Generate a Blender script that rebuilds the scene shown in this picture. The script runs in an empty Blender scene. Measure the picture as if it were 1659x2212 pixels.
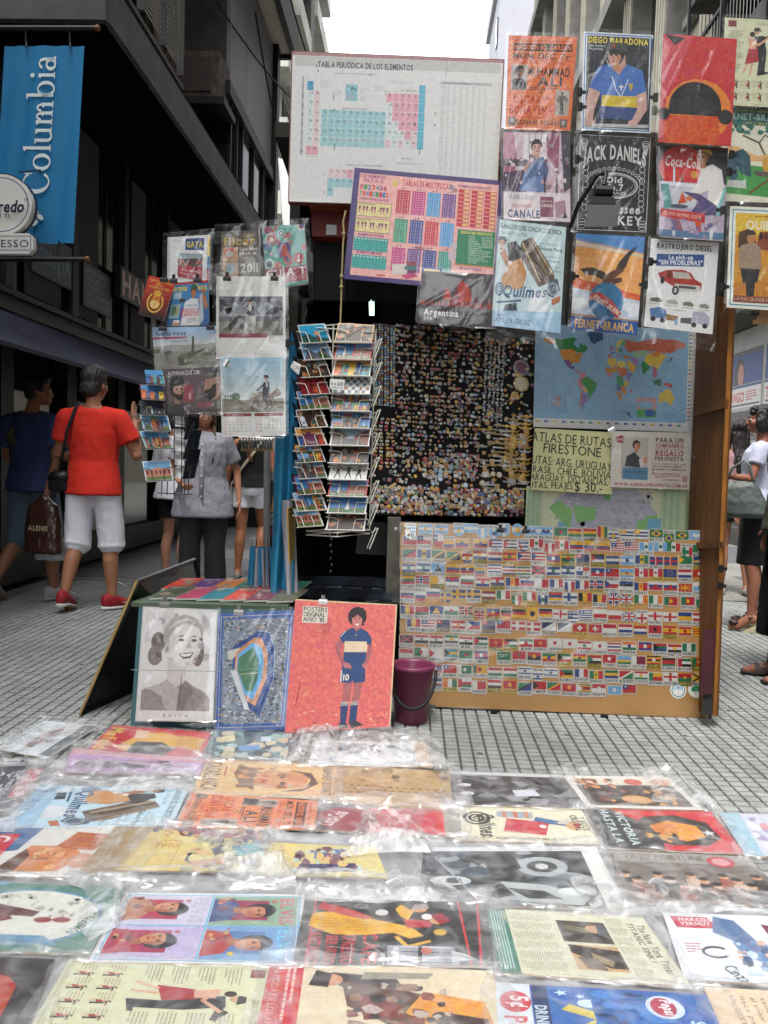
import bpy, bmesh, math, random
from mathutils import Vector, Matrix, noise
R = math.radians
rnd = random.Random(7)
scn = bpy.context.scene
COL = scn.collection
# ------------------------------------------------------------------ camera, sky, sun, exposure
EYE = Vector((0,0,1.15)); FOC = 1800.0; PITCH = R(3.3); ROLL = R(1.6); YAW = R(1.9)
FW = Vector((0, math.cos(PITCH),-math.sin(PITCH)))
U0 = Vector((0, math.sin(PITCH), math.cos(PITCH))); R0 = Vector((1,0,0))
UP = U0 * math.cos(ROLL) - R0 * math.sin(ROLL)
RT = R0 * math.cos(ROLL) + U0 * math.sin(ROLL)
cd = bpy.data.cameras.new('camera'); cam = bpy.data.objects.new('camera', cd); COL.objects.link(cam)
cam.matrix_world = Matrix((( RT.x, UP.x, -FW.x, EYE.x),(RT.y, UP.y, -FW.y, EYE.y),(RT.z, UP.z, -FW.z, EYE.z),(0,0,0,1)))
cd.sensor_fit = 'HORIZONTAL'; cd.sensor_width = 36; cd.lens = 36 * FOC / 1659; cd.clip_end = 600; cd.clip_start = .05
scn.camera = cam
wd = bpy.data.worlds.new('World'); scn.world = wd; wd.use_nodes = True
wn = wd.node_tree; bg = wn.nodes['Background']
sky = wn.nodes.new('ShaderNodeTexSky'); sky.sky_type = 'NISHITA'; sky.sun_disc = False
sky.sun_elevation = R(66); sky.sun_rotation = R(160); sky.air_density = 1.2; sky.dust_density = 6; sky.ozone_density = 1
hs = wn.nodes.new('ShaderNodeHueSaturation'); hs.inputs['Saturation'].default_value = .22
mx = wn.nodes.new('ShaderNodeMix'); mx.data_type = 'RGBA'; mx.inputs[0].default_value = .72
mx.inputs[7].default_value = (9.5,9.8,10.2,1)          # flat cloud layer over the clear sky
wn.links.new(sky.outputs[0], hs.inputs['Color']); wn.links.new(hs.outputs[0], mx.inputs[6]); wn.links.new(mx.outputs[2], bg.inputs[0])
bg.inputs[1].default_value = .12
sl = bpy.data.lights.new('sun', 'SUN'); sl.energy = 1.5; sl.angle = R(14); sl.color = (1,.97,.93)
so = bpy.data.objects.new('sun', sl); COL.objects.link(so)
so.rotation_euler = (R(24),0, R(160 + 180))
scn.view_settings.view_transform = 'Standard'; scn.view_settings.look = 'None'
scn.view_settings.exposure = 1.72; scn.view_settings.gamma = 1; scn.view_settings.use_curve_mapping = False
# ------------------------------------------------------------------ picture rays to points of the place
def ray(px, py): return FW + RT * ((px - 829.5) / FOC) - UP * ((py - 1106) / FOC)
def P(px, py, Y):
    d = ray(px, py); return EYE + d * ((Y - EYE.y) / d.y)
def PG(px, py, Z=0.0):
    d = ray(px, py); return EYE + d * ((Z - EYE.z) / d.z)
CA, SA = math.cos(YAW), math.sin(YAW)
def S(X, Y, Z): return Vector((X * CA + Y * SA, -X * SA + Y * CA, Z))     # street coordinates
def PS(px, py, X):
    """point of the vertical plane at street offset X seen along a ray"""
    d = ray(px, py); n = Vector((CA, -SA, 0)); t = X / d.dot(n); return EYE + d * t
# ------------------------------------------------------------------ colour, materials
def lin(c): return c / 12.92 if c <= .04045 else ((c + .055) / 1.055) ** 2.4
_cc = {}
def hexc(h):
    if h not in _cc:
        v = [int(x, 16) / 15 for x in h] if len(h) == 3 else [int(h[i:i + 2],16) / 255 for i in (0,2,4)]
        _cc[h] = tuple(lin(x) for x in v)
    return _cc[h]
_mats = {}
def mat(name, col='888', rough=.6, var=.15, vs=8.0, bump=0.0, bs=40.0, metal=0.0, spec=.4, emit=0.0, sub=None, stretch=None, coat=0):
    if name in _mats: return _mats[name]
    m = bpy.data.materials.new(name); m.use_nodes = True; nt = m.node_tree; b = nt.nodes['Principled BSDF']
    c = hexc(col)
    tc = nt.nodes.new('ShaderNodeTexCoord'); src = tc.outputs['Object']
    if stretch:
        mp = nt.nodes.new('ShaderNodeMapping'); mp.inputs['Scale'].default_value = stretch; nt.links.new(src, mp.inputs[0]); src = mp.outputs[0]
    n = nt.nodes.new('ShaderNodeTexNoise'); n.inputs['Scale'].default_value = vs; n.inputs['Detail'].default_value = 6; nt.links.new(src, n.inputs['Vector'])
    cr = nt.nodes.new('ShaderNodeValToRGB'); e = cr.color_ramp.elements
    e[0].position = .3; e[1].position = .7
    e[0].color = tuple(x * (1 - var) for x in c) + (1,); e[1].color = tuple(min(1, x * (1 + var)) for x in (hexc(sub) if sub else c)) + (1,)
    nt.links.new(n.outputs[0], cr.inputs[0]); nt.links.new(cr.outputs[0], b.inputs['Base Color'])
    b.inputs['Roughness'].default_value = rough; b.inputs['Metallic'].default_value = metal; b.inputs['Specular IOR Level'].default_value = spec
    if coat: b.inputs['Coat Weight'].default_value = coat; b.inputs['Coat Roughness'].default_value = .1
    if bump:
        n2 = nt.nodes.new('ShaderNodeTexNoise'); n2.inputs['Scale'].default_value = bs; n2.inputs['Detail'].default_value = 5; nt.links.new(src, n2.inputs['Vector'])
        bp = nt.nodes.new('ShaderNodeBump'); bp.inputs['Strength'].default_value = bump; bp.inputs['Distance'].default_value = .01
        nt.links.new(n2.outputs[0], bp.inputs['Height']); nt.links.new(bp.outputs[0], b.inputs['Normal'])
    if emit: b.inputs['Emission Color'].default_value = c + (1,); b.inputs['Emission Strength'].default_value = emit
    _mats[name] = m; return m
def print_mat(name='printed_paper', rough=.42, spec=.4, fade=.10, tone=.27):
    if name in _mats: return _mats[name]
    m = bpy.data.materials.new(name); m.use_nodes = True; nt = m.node_tree; b = nt.nodes['Principled BSDF']
    a = nt.nodes.new('ShaderNodeAttribute'); a.attribute_name = 'ink'
    tc = nt.nodes.new('ShaderNodeTexCoord')
    n = nt.nodes.new('ShaderNodeTexNoise'); n.inputs['Scale'].default_value = 55; n.inputs['Detail'].default_value = 8; n.inputs['Roughness'].default_value = .7
    nt.links.new(tc.outputs['Object'], n.inputs['Vector'])
    mr = nt.nodes.new('ShaderNodeMapRange'); mr.inputs[1].default_value = .3; mr.inputs[2].default_value = .7; mr.inputs[3].default_value = 1 - fade * 2; mr.inputs[4].default_value = 1 + fade
    nt.links.new(n.outputs[0], mr.inputs[0])
    # printed pictures: tone breaks up inside coloured areas, bare paper stays clean
    N = nt.nodes.new; L = nt.links.new
    n2 = N('ShaderNodeTexNoise'); n2.inputs['Scale'].default_value = 75; n2.inputs['Detail'].default_value = 10; n2.inputs['Roughness'].default_value = .75; n2.inputs['Distortion'].default_value = 1.5; L(tc.outputs['Object'], n2.inputs['Vector'])
    m2 = N('ShaderNodeMapRange'); m2.inputs[1].default_value = .36; m2.inputs[2].default_value = .64; m2.inputs[3].default_value = 1 - tone; m2.inputs[4].default_value = 1 + tone * .9; L(n2.outputs[0], m2.inputs[0])
    bw = N('ShaderNodeRGBToBW'); L(a.outputs['Color'], bw.inputs[0])
    wt = N('ShaderNodeMapRange'); wt.inputs[1].default_value = .25; wt.inputs[2].default_value = .6; wt.inputs[3].default_value = 1; wt.inputs[4].default_value = .12; L(bw.outputs[0], wt.inputs[0])
    mu0 = N('ShaderNodeMix'); mu0.data_type = 'RGBA'; mu0.blend_type = 'MULTIPLY'; L(wt.outputs[0], mu0.inputs[0]); L(a.outputs['Color'], mu0.inputs[6]); L(m2.outputs[0], mu0.inputs[7])
    hu = N('ShaderNodeHueSaturation'); hm = N('ShaderNodeMapRange'); hm.inputs[1].default_value = .35; hm.inputs[2].default_value = .65; hm.inputs[3].default_value = .482; hm.inputs[4].default_value = .518; L(n.outputs[0], hm.inputs[0]); L(hm.outputs[0], hu.inputs['Hue']); L(mu0.outputs[2], hu.inputs['Color'])
    mu = nt.nodes.new('ShaderNodeMix'); mu.data_type = 'RGBA'; mu.blend_type = 'MULTIPLY'; mu.inputs[0].default_value = .6
    nt.links.new(hu.outputs[0], mu.inputs[6]); nt.links.new(mr.outputs[0], mu.inputs[7]); nt.links.new(mu.outputs[2], b.inputs['Base Color'])
    b.inputs['Roughness'].default_value = rough; b.inputs['Specular IOR Level'].default_value = spec
    _mats[name] = m; return m
def plastic_mat(name='clear_plastic', haze=.03, gloss=.075, rough=.14, edge=.3, scale=22, st=(1,1,1)):
    if name in _mats: return _mats[name]
    m = bpy.data.materials.new(name); m.use_nodes = True; nt = m.node_tree
    for x in list(nt.nodes): nt.nodes.remove(x)
    N = nt.nodes.new; L = nt.links.new
    out = N('ShaderNodeOutputMaterial'); tr = N('ShaderNodeBsdfTransparent'); gl = N('ShaderNodeBsdfGlossy'); df = N('ShaderNodeBsdfDiffuse'); tl = N('ShaderNodeBsdfTranslucent')
    gl.inputs['Roughness'].default_value = rough; df.inputs[0].default_value = (.86,.87,.88,1); tl.inputs[0].default_value = (.86,.87,.88,1)
    tc = N('ShaderNodeTexCoord'); n = N('ShaderNodeTexNoise'); n.inputs['Scale'].default_value = scale; n.inputs['Detail'].default_value = 7; n.inputs['Distortion'].default_value = 1.2
    mp = N('ShaderNodeMapping'); mp.inputs['Scale'].default_value = st; mp.inputs['Rotation'].default_value = (0,0,.5); L(tc.outputs['Object'], mp.inputs[0]); L(mp.outputs[0], n.inputs['Vector'])
    bp = N('ShaderNodeBump'); bp.inputs['Strength'].default_value = .4; bp.inputs['Distance'].default_value = .004; L(n.outputs[0], bp.inputs['Height']); L(bp.outputs[0], gl.inputs['Normal'])
    mr = N('ShaderNodeMapRange'); mr.inputs[1].default_value = .42; mr.inputs[2].default_value = .72; mr.inputs[3].default_value = haze * .35; mr.inputs[4].default_value = haze * 2
    L(n.outputs[0], mr.inputs[0])
    md = N('ShaderNodeMixShader'); md.inputs[0].default_value = .4; L(df.outputs[0], md.inputs[1]); L(tl.outputs[0], md.inputs[2])
    m1 = N('ShaderNodeMixShader'); L(mr.outputs[0], m1.inputs[0]); L(tr.outputs[0], m1.inputs[1]); L(md.outputs[0], m1.inputs[2])
    lw = N('ShaderNodeLayerWeight'); lw.inputs[0].default_value = .5; pw = N('ShaderNodeMath'); pw.operation = 'POWER'; pw.inputs[1].default_value = 4.5; L(lw.outputs['Facing'], pw.inputs[0])
    ad = N('ShaderNodeMath'); ad.operation = 'MULTIPLY_ADD'; ad.use_clamp = True; ad.inputs[1].default_value = edge; ad.inputs[2].default_value = gloss; L(pw.outputs[0], ad.inputs[0])
    m2 = N('ShaderNodeMixShader'); L(ad.outputs[0], m2.inputs[0]); L(m1.outputs[0], m2.inputs[1]); L(gl.outputs[0], m2.inputs[2]); L(m2.outputs[0], out.inputs[0])
    _mats[name] = m; return m
# ------------------------------------------------------------------ mesh collecting
class MB:
    def __init__(s): s.v = []; s.f = []; s.c = None
    def add(s, vs, fs):
        o = len(s.v); s.v += [Vector(v) for v in vs]; s.f += [tuple(i + o for i in f) for f in fs]; return s
    def hexa(s, p):   # 8 points: bottom 4 ccw, top 4 ccw
        return s.add(p, [(3,2,1,0),(4,5,6,7),(0,1,5,4),(1,2,6,5),(2,3,7,6),(3,0,4,7)])
    def box(s, x0, x1, y0, y1, z0, z1, T=None):
        p = [(x0, y0, z0),(x1, y0, z0),(x1, y1, z0),(x0, y1, z0),(x0, y0, z1),(x1, y0, z1),(x1, y1, z1),(x0, y1, z1)]
        return s.hexa([T(*q) if T else Vector(q) for q in p])
    def slab(s, q, t):  # quad corners (TL,TR,BR,BL seen from the front), thickness t backwards
        n = (q[1] - q[0]).cross(q[3] - q[0]).normalized() ; b = [p + n * t for p in q]
        return s.add(list(q) + b, [(3,2,1,0),(4,5,6,7),(0,1,5,4),(1,2,6,5),(2,3,7,6),(3,0,4,7)])
    def tube(s, pts, r, n=8, cap=True):
        pts = [Vector(p) for p in pts]; rs = r if isinstance(r, (list, tuple)) else [r] * len(pts)
        d0 = (pts[1] - pts[0]).normalized(); a = Vector((0,0,1)) if abs(d0.z) < .9 else Vector((1,0,0)); u = d0.cross(a).normalized()
        o = len(s.v)
        for i, p in enumerate(pts):
            d = ((pts[min(i + 1, len(pts) - 1)] - pts[max(i - 1,0)])).normalized()
            u = (u - d * u.dot(d)).normalized(); w = d.cross(u)
            for k in range(n): an = 2 * math.pi * k / n; s.v.append(p + (u * math.cos(an) + w * math.sin(an)) * rs[i])
        for i in range(len(pts) - 1):
            for k in range(n): s.f.append((o + i * n + k, o + i * n + (k + 1) % n, o + (i + 1) * n + (k + 1) % n, o + (i + 1) * n + k))
        if cap: s.f.append(tuple(o + k for k in reversed(range(n)))); s.f.append(tuple(o + (len(pts) - 1) * n + k for k in range(n)))
        return s
    def loft(s, rings, cap=True, close=True):
        o = len(s.v); n = len(rings[0])
        for r in rings: s.v += [Vector(p) for p in r]
        for i in range(len(rings) - 1):
            for k in range(n if close else n - 1): s.f.append((o + i * n + k, o + i * n + (k + 1) % n, o + (i + 1) * n + (k + 1) % n, o + (i + 1) * n + k))
        if cap: s.f.append(tuple(o + k for k in reversed(range(n)))); s.f.append(tuple(o + (len(rings) - 1) * n + k for k in range(n)))
        return s
    def ball(s, c, r, M=None, n=12, m=8):
        c = Vector(c); r = Vector(r) if isinstance(r, (tuple, list, Vector)) else Vector((r, r, r)); rings = []
        for j in range(m + 1):
            ph = -math.pi / 2 + math.pi * (j * .96 + .02 * m) / m
            ring = []
            for k in range(n):
                th = 2 * math.pi * k / n; q = Vector((r.x * math.cos(ph) * math.cos(th), r.y * math.cos(ph) * math.sin(th), r.z * math.sin(ph)))
                ring.append(c + (M @ q if M else q))
            rings.append(ring)
        return s.loft(rings)
    def grid(s, f, nu, nv):
        o = len(s.v)
        for j in range(nv + 1):
            for i in range(nu + 1): s.v.append(Vector(f(i / nu, j / nv)))
        for j in range(nv):
            for i in range(nu): a = o + j * (nu + 1) + i; s.f.append((a, a + 1, a + nu + 2, a + nu + 1))
        return s
def wloc(o):
    v = Vector((0,0,0))
    while o: v += o.location; o = o.parent
    return v
def obj(name, mb, m, parent=None, smooth=False, loc=None):
    me = bpy.data.meshes.new(name)
    if parent: base = wloc(parent)
    elif loc is not None: base = Vector(loc)
    else:
        xs = [v.x for v in mb.v]; ys = [v.y for v in mb.v]; zs = [v.z for v in mb.v]
        base = Vector(((min(xs) + max(xs)) / 2,(min(ys) + max(ys)) / 2, min(zs)))
    me.from_pydata([v - base for v in mb.v],[], mb.f)
    if mb.c:
        a = me.attributes.new('ink', 'FLOAT_COLOR', 'POINT'); fl = []
        for c in mb.c: fl += (c[0], c[1], c[2],1)
        a.data.foreach_set('color', fl)
    if m: me.materials.append(m)
    if smooth: me.polygons.foreach_set('use_smooth', [True] * len(me.polygons))
    o = bpy.data.objects.new(name, me); COL.objects.link(o)
    if parent: o.parent = parent
    else: o.location = base
    return o
def thing(name, label, cat, loc=(0,0,0), group=None):
    o = bpy.data.objects.new(name, None); COL.objects.link(o); o.location = loc; o.empty_display_size = .1
    return tag(o, label, cat, group)
def tag(o, label, cat, group=None):
    o['label'] = label; o['category'] = cat
    if group: o['group'] = group
    return o
def struct(o): o['kind'] = 'structure'; return o
def stuff(o): o['kind'] = 'stuff'; return o
# ------------------------------------------------------------------ lettering and flat print
CH = "ABCDEFGHIJKLMNOPQRSTUVWXYZabcdefghijklmnopqrstuvwxyz0123456789.,:-/$&'\"+=()<>ÑÁÉÍÓÚñáéíóúc!°¢®"
_gl = {}
def load_glyphs():
    tmp = []
    for b in (0,1):
        for ch in set(CH):
            cu = bpy.data.curves.new('g', 'FONT'); cu.body = ch; cu.size = 1; cu.resolution_u = 2; cu.dimensions = '2D'; cu.fill_mode = 'FRONT'; cu.offset = .028 * b
            o = bpy.data.objects.new('g', cu); COL.objects.link(o); tmp.append((ch, b, o, cu))
    dg = bpy.context.evaluated_depsgraph_get()
    for ch, b, o, cu in tmp:
        me = bpy.data.meshes.new_from_object(o.evaluated_get(dg))
        vs = [(v.co.x, v.co.y) for v in me.vertices]; fs = [tuple(p.vertices) for p in me.polygons]
        x0 = min([v[0] for v in vs] or [0]); x1 = max([v[0] for v in vs] or [.2])
        _gl[ch, b] = ([(x - x0, y) for x, y in vs], fs, x1 - x0); bpy.data.meshes.remove(me)
    for ch, b, o, cu in tmp: bpy.data.objects.remove(o); bpy.data.curves.remove(cu)
load_glyphs()
CAP = max(v[1] for v in _gl['E', 0][0])
class Cv:
    """flat print: shapes in sheet coordinates, x right, y down"""
    def __init__(s, w, h, col=None):
        s.w = w; s.h = h; s.it = []; s.tx = set()
        if col: s.r(0,0, w, h, col)
    def put(s, vs, fs, col, clip=True):
        if clip: vs = [(min(max(x, 0), s.w), min(max(y, 0), s.h)) for x, y in vs]
        xs = [v[0] for v in vs]; ys = [v[1] for v in vs]; b = (min(xs), min(ys), max(xs), max(ys)); l = 0
        for it in s.it:
            q = it[3]
            if it[4] >= l and q[0] < b[2] and q[2] > b[0] and q[1] < b[3] and q[3] > b[1]: l = it[4] + 1
        s.it.append((vs, fs, hexc(col) if isinstance(col, str) else col, b, l)); return s
    def flip(s):
        """turn the layout end for end, lettering kept upright"""
        for k, it in enumerate(s.it):
            b = it[3]; yc = b[1] + b[3]; tx = k in s.tx
            s.it[k] = ([(x, y + s.h - yc) if tx else (x, s.h - y) for x, y in it[0]],) + it[1:]
        return s
    def dim(s, f):
        for k, it in enumerate(s.it): s.it[k] = it[:2] + (tuple(x * f for x in it[2]),) + it[3:]
        return s
    def squeeze(s, k0, cx, f):
        """slim the shapes drawn from k0 on, towards the line x = cx"""
        for k in range(k0, len(s.it)): s.it[k] = ([(cx + (x - cx) * f, y) for x, y in s.it[k][0]],) + s.it[k][1:]
        return s
    def greyed(s, f):
        """pull the inks towards grey"""
        for k, it in enumerate(s.it): c = it[2]; m = sum(c) / 3; s.it[k] = it[:2] + (tuple(x + (m - x) * f for x in c),) + it[3:]
        return s
    def p(s, pts, col): return s.put(pts, [tuple(range(len(pts)))], col)
    def r(s, x, y, w, h, col): return s.p([(x, y),(x + w, y),(x + w, y + h),(x, y + h)], col)
    def e(s, x, y, rx, ry, col, rot=0, n=18, a0=0, a1=360):
        c, d = math.cos(R(rot)), math.sin(R(rot)); pts = []
        full = a1 - a0 >= 360
        for k in range(n if full else n + 1):
            a = R(a0 + (a1 - a0) * k / n); u, v = rx * math.cos(a), ry * math.sin(a); pts.append((x + u * c - v * d, y + u * d + v * c))
        if not full: pts.append((x, y))
        return s.p(pts, col)
    def ring(s, x, y, rx, ry, t, col, n=24, a0=0, a1=360):
        vs = []; fs = []
        for k in range(n + 1):
            a = R(a0 + (a1 - a0) * k / n); c, d = math.cos(a), math.sin(a); vs += [(x + rx * c, y + ry * d),(x + (rx - t) * c, y + (ry - t) * d)]
        for k in range(n): fs.append((2 * k, 2 * k + 2,2 * k + 3,2 * k + 1))
        return s.put(vs, fs, col)
    def l(s, pts, w, col):
        vs = []; fs = []
        for i, (a, b) in enumerate(zip(pts, pts[1:])):
            dx, dy = b[0] - a[0], b[1] - a[1]; L = math.hypot(dx, dy) or 1; ex, ey = dx / L * w * .3, dy / L * w * .3; nx, ny = -dy / L * w / 2, dx / L * w / 2; o = len(vs)
            vs += [(a[0] - ex + nx, a[1] - ey + ny),(b[0] + ex + nx, b[1] + ey + ny),(b[0] + ex - nx, b[1] + ey - ny),(a[0] - ex - nx, a[1] - ey - ny)]; fs.append((o, o + 1, o + 2, o + 3))
        return s.put(vs, fs, col)
    def fr(s, x, y, w, h, t, col): return s.put([(x, y),(x + w, y),(x + w, y + h),(x, y + h),(x + t, y + t),(x + w - t, y + t),(x + w - t, y + h - t),(x + t, y + h - t)],[(0,1,5,4),(1,2,6,5),(2,3,7,6),(3,0,4,7)], col)
    def star(s, x, y, r, col, n=5, q=.4, rot=-90):
        return s.p([(x + (r if k % 2 == 0 else r * q) * math.cos(R(rot + 180 * k / n)), y + (r if k % 2 == 0 else r * q) * math.sin(R(rot + 180 * k / n))) for k in range(2 * n)], col)
    def t(s, txt, x, y, size, col, w=None, al='l', b=0, sl=0, rot=0, sp=.1, arc=0):
        """text, cap height size, baseline at y; w fits the width"""
        k = size / CAP; vs = []; fs = []; cx = 0
        for ch in txt:
            if ch == ' ': cx += .32; continue
            g = _gl.get((ch, b)) or _gl[('.', b)]; o = len(vs)
            vs += [(cx + gx + sl * gy, gy) for gx, gy in g[0]]; fs += [tuple(i + o for i in f) for f in g[1]]; cx += g[2] + sp
        if not vs: return s
        L = (cx - sp) * k; kx = k * (w / L if w else 1); L = w or L
        ox = {'l': 0, 'c': -L / 2, 'r': -L}[al]; c, d = math.cos(R(rot)), math.sin(R(rot)); out = []
        for gx, gy in vs:
            u, v = gx * kx + ox, -gy * k
            if arc: v += arc * ((u / (L / 2)) ** 2 if al == 'c' else (u / L) ** 2)
            out.append((x + u * c - v * d, y + u * d + v * c))
        s.tx.add(len(s.it)); return s.put(out, fs, col)
    def many(s, polys, col):
        vs = []; fs = []
        for q in polys: o = len(vs); vs += q; fs.append(tuple(range(o, o + len(q))))
        return s.put(vs, fs, col) if vs else s
    def txtlines(s, x, y, w, n, dy, th, col, rr=.75):
        q = []; g = random.Random(int(x * 31 + y * 17 + n))
        for j in range(n):
            cx = x; yy = y + j * dy; end = x + w * (1 if j < n - 1 else .6) * g.uniform(rr, 1)
            while cx < end:
                ww = min(g.uniform(1.2,4.5) * th, end - cx); q.append([(cx, yy),(cx + ww, yy),(cx + ww, yy + th),(cx, yy + th)]); cx += ww + th * .6
        return s.many(q, col)
    def blob(s, x, y, w, h, cols, n, sz, seed=1, asp=1.0):
        """mottle of a printed photograph"""
        g = random.Random(seed)
        for c in cols:
            q = []
            for _ in range(max(1, n // len(cols))):
                cx, cy = g.uniform(x, x + w), g.uniform(y, y + h); r = sz * g.uniform(.4,1.3); a0 = g.uniform(0,6)
                pts = []
                for k in range(6):
                    a = a0 + k * 1.047; rr = r * g.uniform(.55,1.1); pts.append((min(max(cx + rr * asp * math.cos(a), x), x + w), min(max(cy + rr * math.sin(a), y), y + h)))
                q.append(pts)
            s.many(q, c)
        return s
    def grad(s, x, y, w, h, a, b, n=8):
        a, b = hexc(a), hexc(b); vs = []; 
        for k in range(n):
            f = k / (n - 1) if n > 1 else 0; s.r(x, y + h * k / n, w, h / n, tuple(a[i] + (b[i] - a[i]) * f for i in range(3)))
        return s
    # ---- drawn people of the prints
    def head(s, x, y, r, skin='c96', hair='211', beard=None, turn=0, long=0, dark='a75', hat=None):
        if long: s.p([(x - r * 1.05, y - r * .3),(x - r * 1.25, y + r * long),(x + r * 1.25, y + r * long),(x + r * 1.05, y - r * .3)], hair)
        s.p([(x - r * .35, y + r * .7),(x - r * .42, y + r * 1.7),(x + r * .42, y + r * 1.7),(x + r * .35, y + r * .7)], dark)
        s.e(x, y - r * .18, r * .92, r * 1.12, hair)
        t = turn * r * .25
        s.e(x + t, y + r * .12, r * .72, r * 1.0, skin)
        s.p([(x + t + r * .25, y - r * .6),(x + t + r * .66, y - r * .3),(x + t + r * .66, y + r * .45),(x + t + r * .2, y + r * 1.05),(x + t + r * .3, y + r * .2)], dark)
        if beard: s.p([(x + t - r * .7, y + r * .2),(x + t - r * .3, y + r * .5),(x + t + r * .3, y + r * .5),(x + t + r * .7, y + r * .2),(x + t + r * .5, y + r * 1.0),(x + t, y + r * 1.3),(x + t - r * .5, y + r * 1.0)], beard)
        s.p([(x + t - r * .75, y - r * .35),(x + t - r * .5, y - r * .9),(x + t + r * .5, y - r * .95),(x + t + r * .78, y - r * .3),(x + t + r * .3, y - r * .55),(x + t - r * .35, y - r * .5)], hair)
        for k in (-1,1):
            s.r(x + t * 1.3 + k * r * .3 - r * .17, y - r * .18, r * .34, r * .08, '311'); s.e(x + t * 1.3 + k * r * .3, y - r * .02, r * .13, r * .07, '211', n=8)
        s.p([(x + t * 1.5 - r * .02, y),(x + t * 1.5 - r * .14, y + r * .36),(x + t * 1.5 + r * .12, y + r * .36)], dark)
        s.p([(x + t * 1.3 - r * .26, y + r * .58),(x + t * 1.3, y + r * .54),(x + t * 1.3 + r * .26, y + r * .58),(x + t * 1.3, y + r * .72)], '933')
        if hat: s.p([(x - r * 1.0, y - r * .55),(x - r * .8, y - r * 1.35),(x + r * .8, y - r * 1.35),(x + r * 1.0, y - r * .55)], hat); s.p([(x - r * 1.4, y - r * .5),(x - r * 1.0, y - r * .75),(x + r * 1.0, y - r * .75),(x + r * 1.4, y - r * .5)], hat)
        return s
    def fig(s, x, y, h, top='333', bot='222', skin='c96', hair='211', step=.12, armo=.2, skirt=0, face=1):
        """small standing figure, feet at y"""
        w = h * .13
        if skirt: s.p([(x - w * .7, y - h * .55),(x + w * .7, y - h * .55),(x + w * 1.4, y - h * .25),(x - w * 1.3, y - h * .25)], bot)
        lc = skin if skirt else bot
        for k in (-1,1): s.p([(x + k * w * .1 - w * .4, y - h * .5),(x + k * w * .1 + w * .4, y - h * .5),(x + k * step * h + w * .22, y - h * .03),(x + k * step * h - w * .22, y - h * .03)], lc); s.e(x + k * step * h + face * w * .2, y - h * .015, w * .45, h * .02, '211', n=8)
        if skirt: s.p([(x - w * .65, y - h * .56),(x + w * .65, y - h * .56),(x + w * 1.3, y - h * .27),(x - w * 1.2, y - h * .27)], bot)
        s.p([(x - w * .95, y - h * .82),(x + w * .95, y - h * .82),(x + w * .7, y - h * .48),(x - w * .7, y - h * .48)], top)
        for k in (-1,1): s.l([(x + k * w * .85, y - h * .79),(x + k * (w * .9 + armo * h * .6), y - h * .64),(x + k * (w * .5 + armo * h * .5 * (1 if k == face else .3)), y - h * .53)], w * .42, top); s.e(x + k * (w * .5 + armo * h * .5 * (1 if k == face else .3)), y - h * .53, w * .22, w * .22, skin, n=8)
        s.r(x - w * .22, y - h * .86, w * .44, h * .06, skin); s.e(x, y - h * .92, h * .052, h * .068, hair, n=12); s.e(x + face * h * .018, y - h * .912, h * .04, h * .055, skin, n=12)
        return s
    def build(s, name, q, parent, m=None, step=.00012, off=.0006, rot=0, bow=0.0, smooth=False):
        """q: TL,TR,BR,BL in space as seen; rot: quarter turns clockwise of the print on the sheet"""
        q = list(q)
        for _ in range(rot % 4): q = [q[1], q[2], q[3], q[0]]
        n = -((q[1] - q[0]).cross(q[3] - q[0])).normalized()
        mb = MB(); mb.c = []; mul = max(1, sum(len(i[0]) for i in s.it))
        for vs, fs, col, b, l in s.it:
            o = len(mb.v)
            for x, y in vs:
                u, v = x / s.w, y / s.h; a = q[0].lerp(q[1], u); c = q[3].lerp(q[2], u)
                mb.v.append(a.lerp(c, v) + n * (off + l * step)); mb.c.append(col)
            for f in fs: mb.f.append(tuple(i + o for i in f))
        o = obj(name, mb, m or print_mat(), parent)
        return o
def planar(q):
    n = (q[1] - q[0]).cross(q[3] - q[0]); d = q[2] - EYE; return [q[0], q[1], EYE + d * ((q[0] - EYE).dot(n) / d.dot(n)), q[3]]
def qP(pts, Y):
    Y = Y if isinstance(Y, (list, tuple)) else [Y] * 4
    return planar([P(p[0], p[1], y) for p, y in zip(pts, Y)])
def inset(q, d):
    c = (q[0] + q[1] + q[2] + q[3]) / 4
    return [p + (c - p).normalized() * d for p in q]
def crease_fn(seed, n, amp, ridged=1):
    g = random.Random(seed); cs = []
    for _ in range(n):
        a = g.uniform(0, math.pi) if g.random() < .4 else g.gauss(.75,.25); cs.append((math.cos(a), math.sin(a), g.uniform(-.2,1.2), g.uniform(.008,.05), g.uniform(-1,1) * amp, g.uniform(0,1), g.uniform(0,1), g.uniform(.15,.6)))
    def f(u, v):
        z = 0
        for c, s_, d, w, a, mu, mv, ml in cs:
            t = abs(u * c + v * s_ - d); r = math.hypot(u - mu, v - mv)
            if t < w and r < ml: z += a * (1 - t / w) * (1 - r / ml)
        return z
    return f
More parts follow.
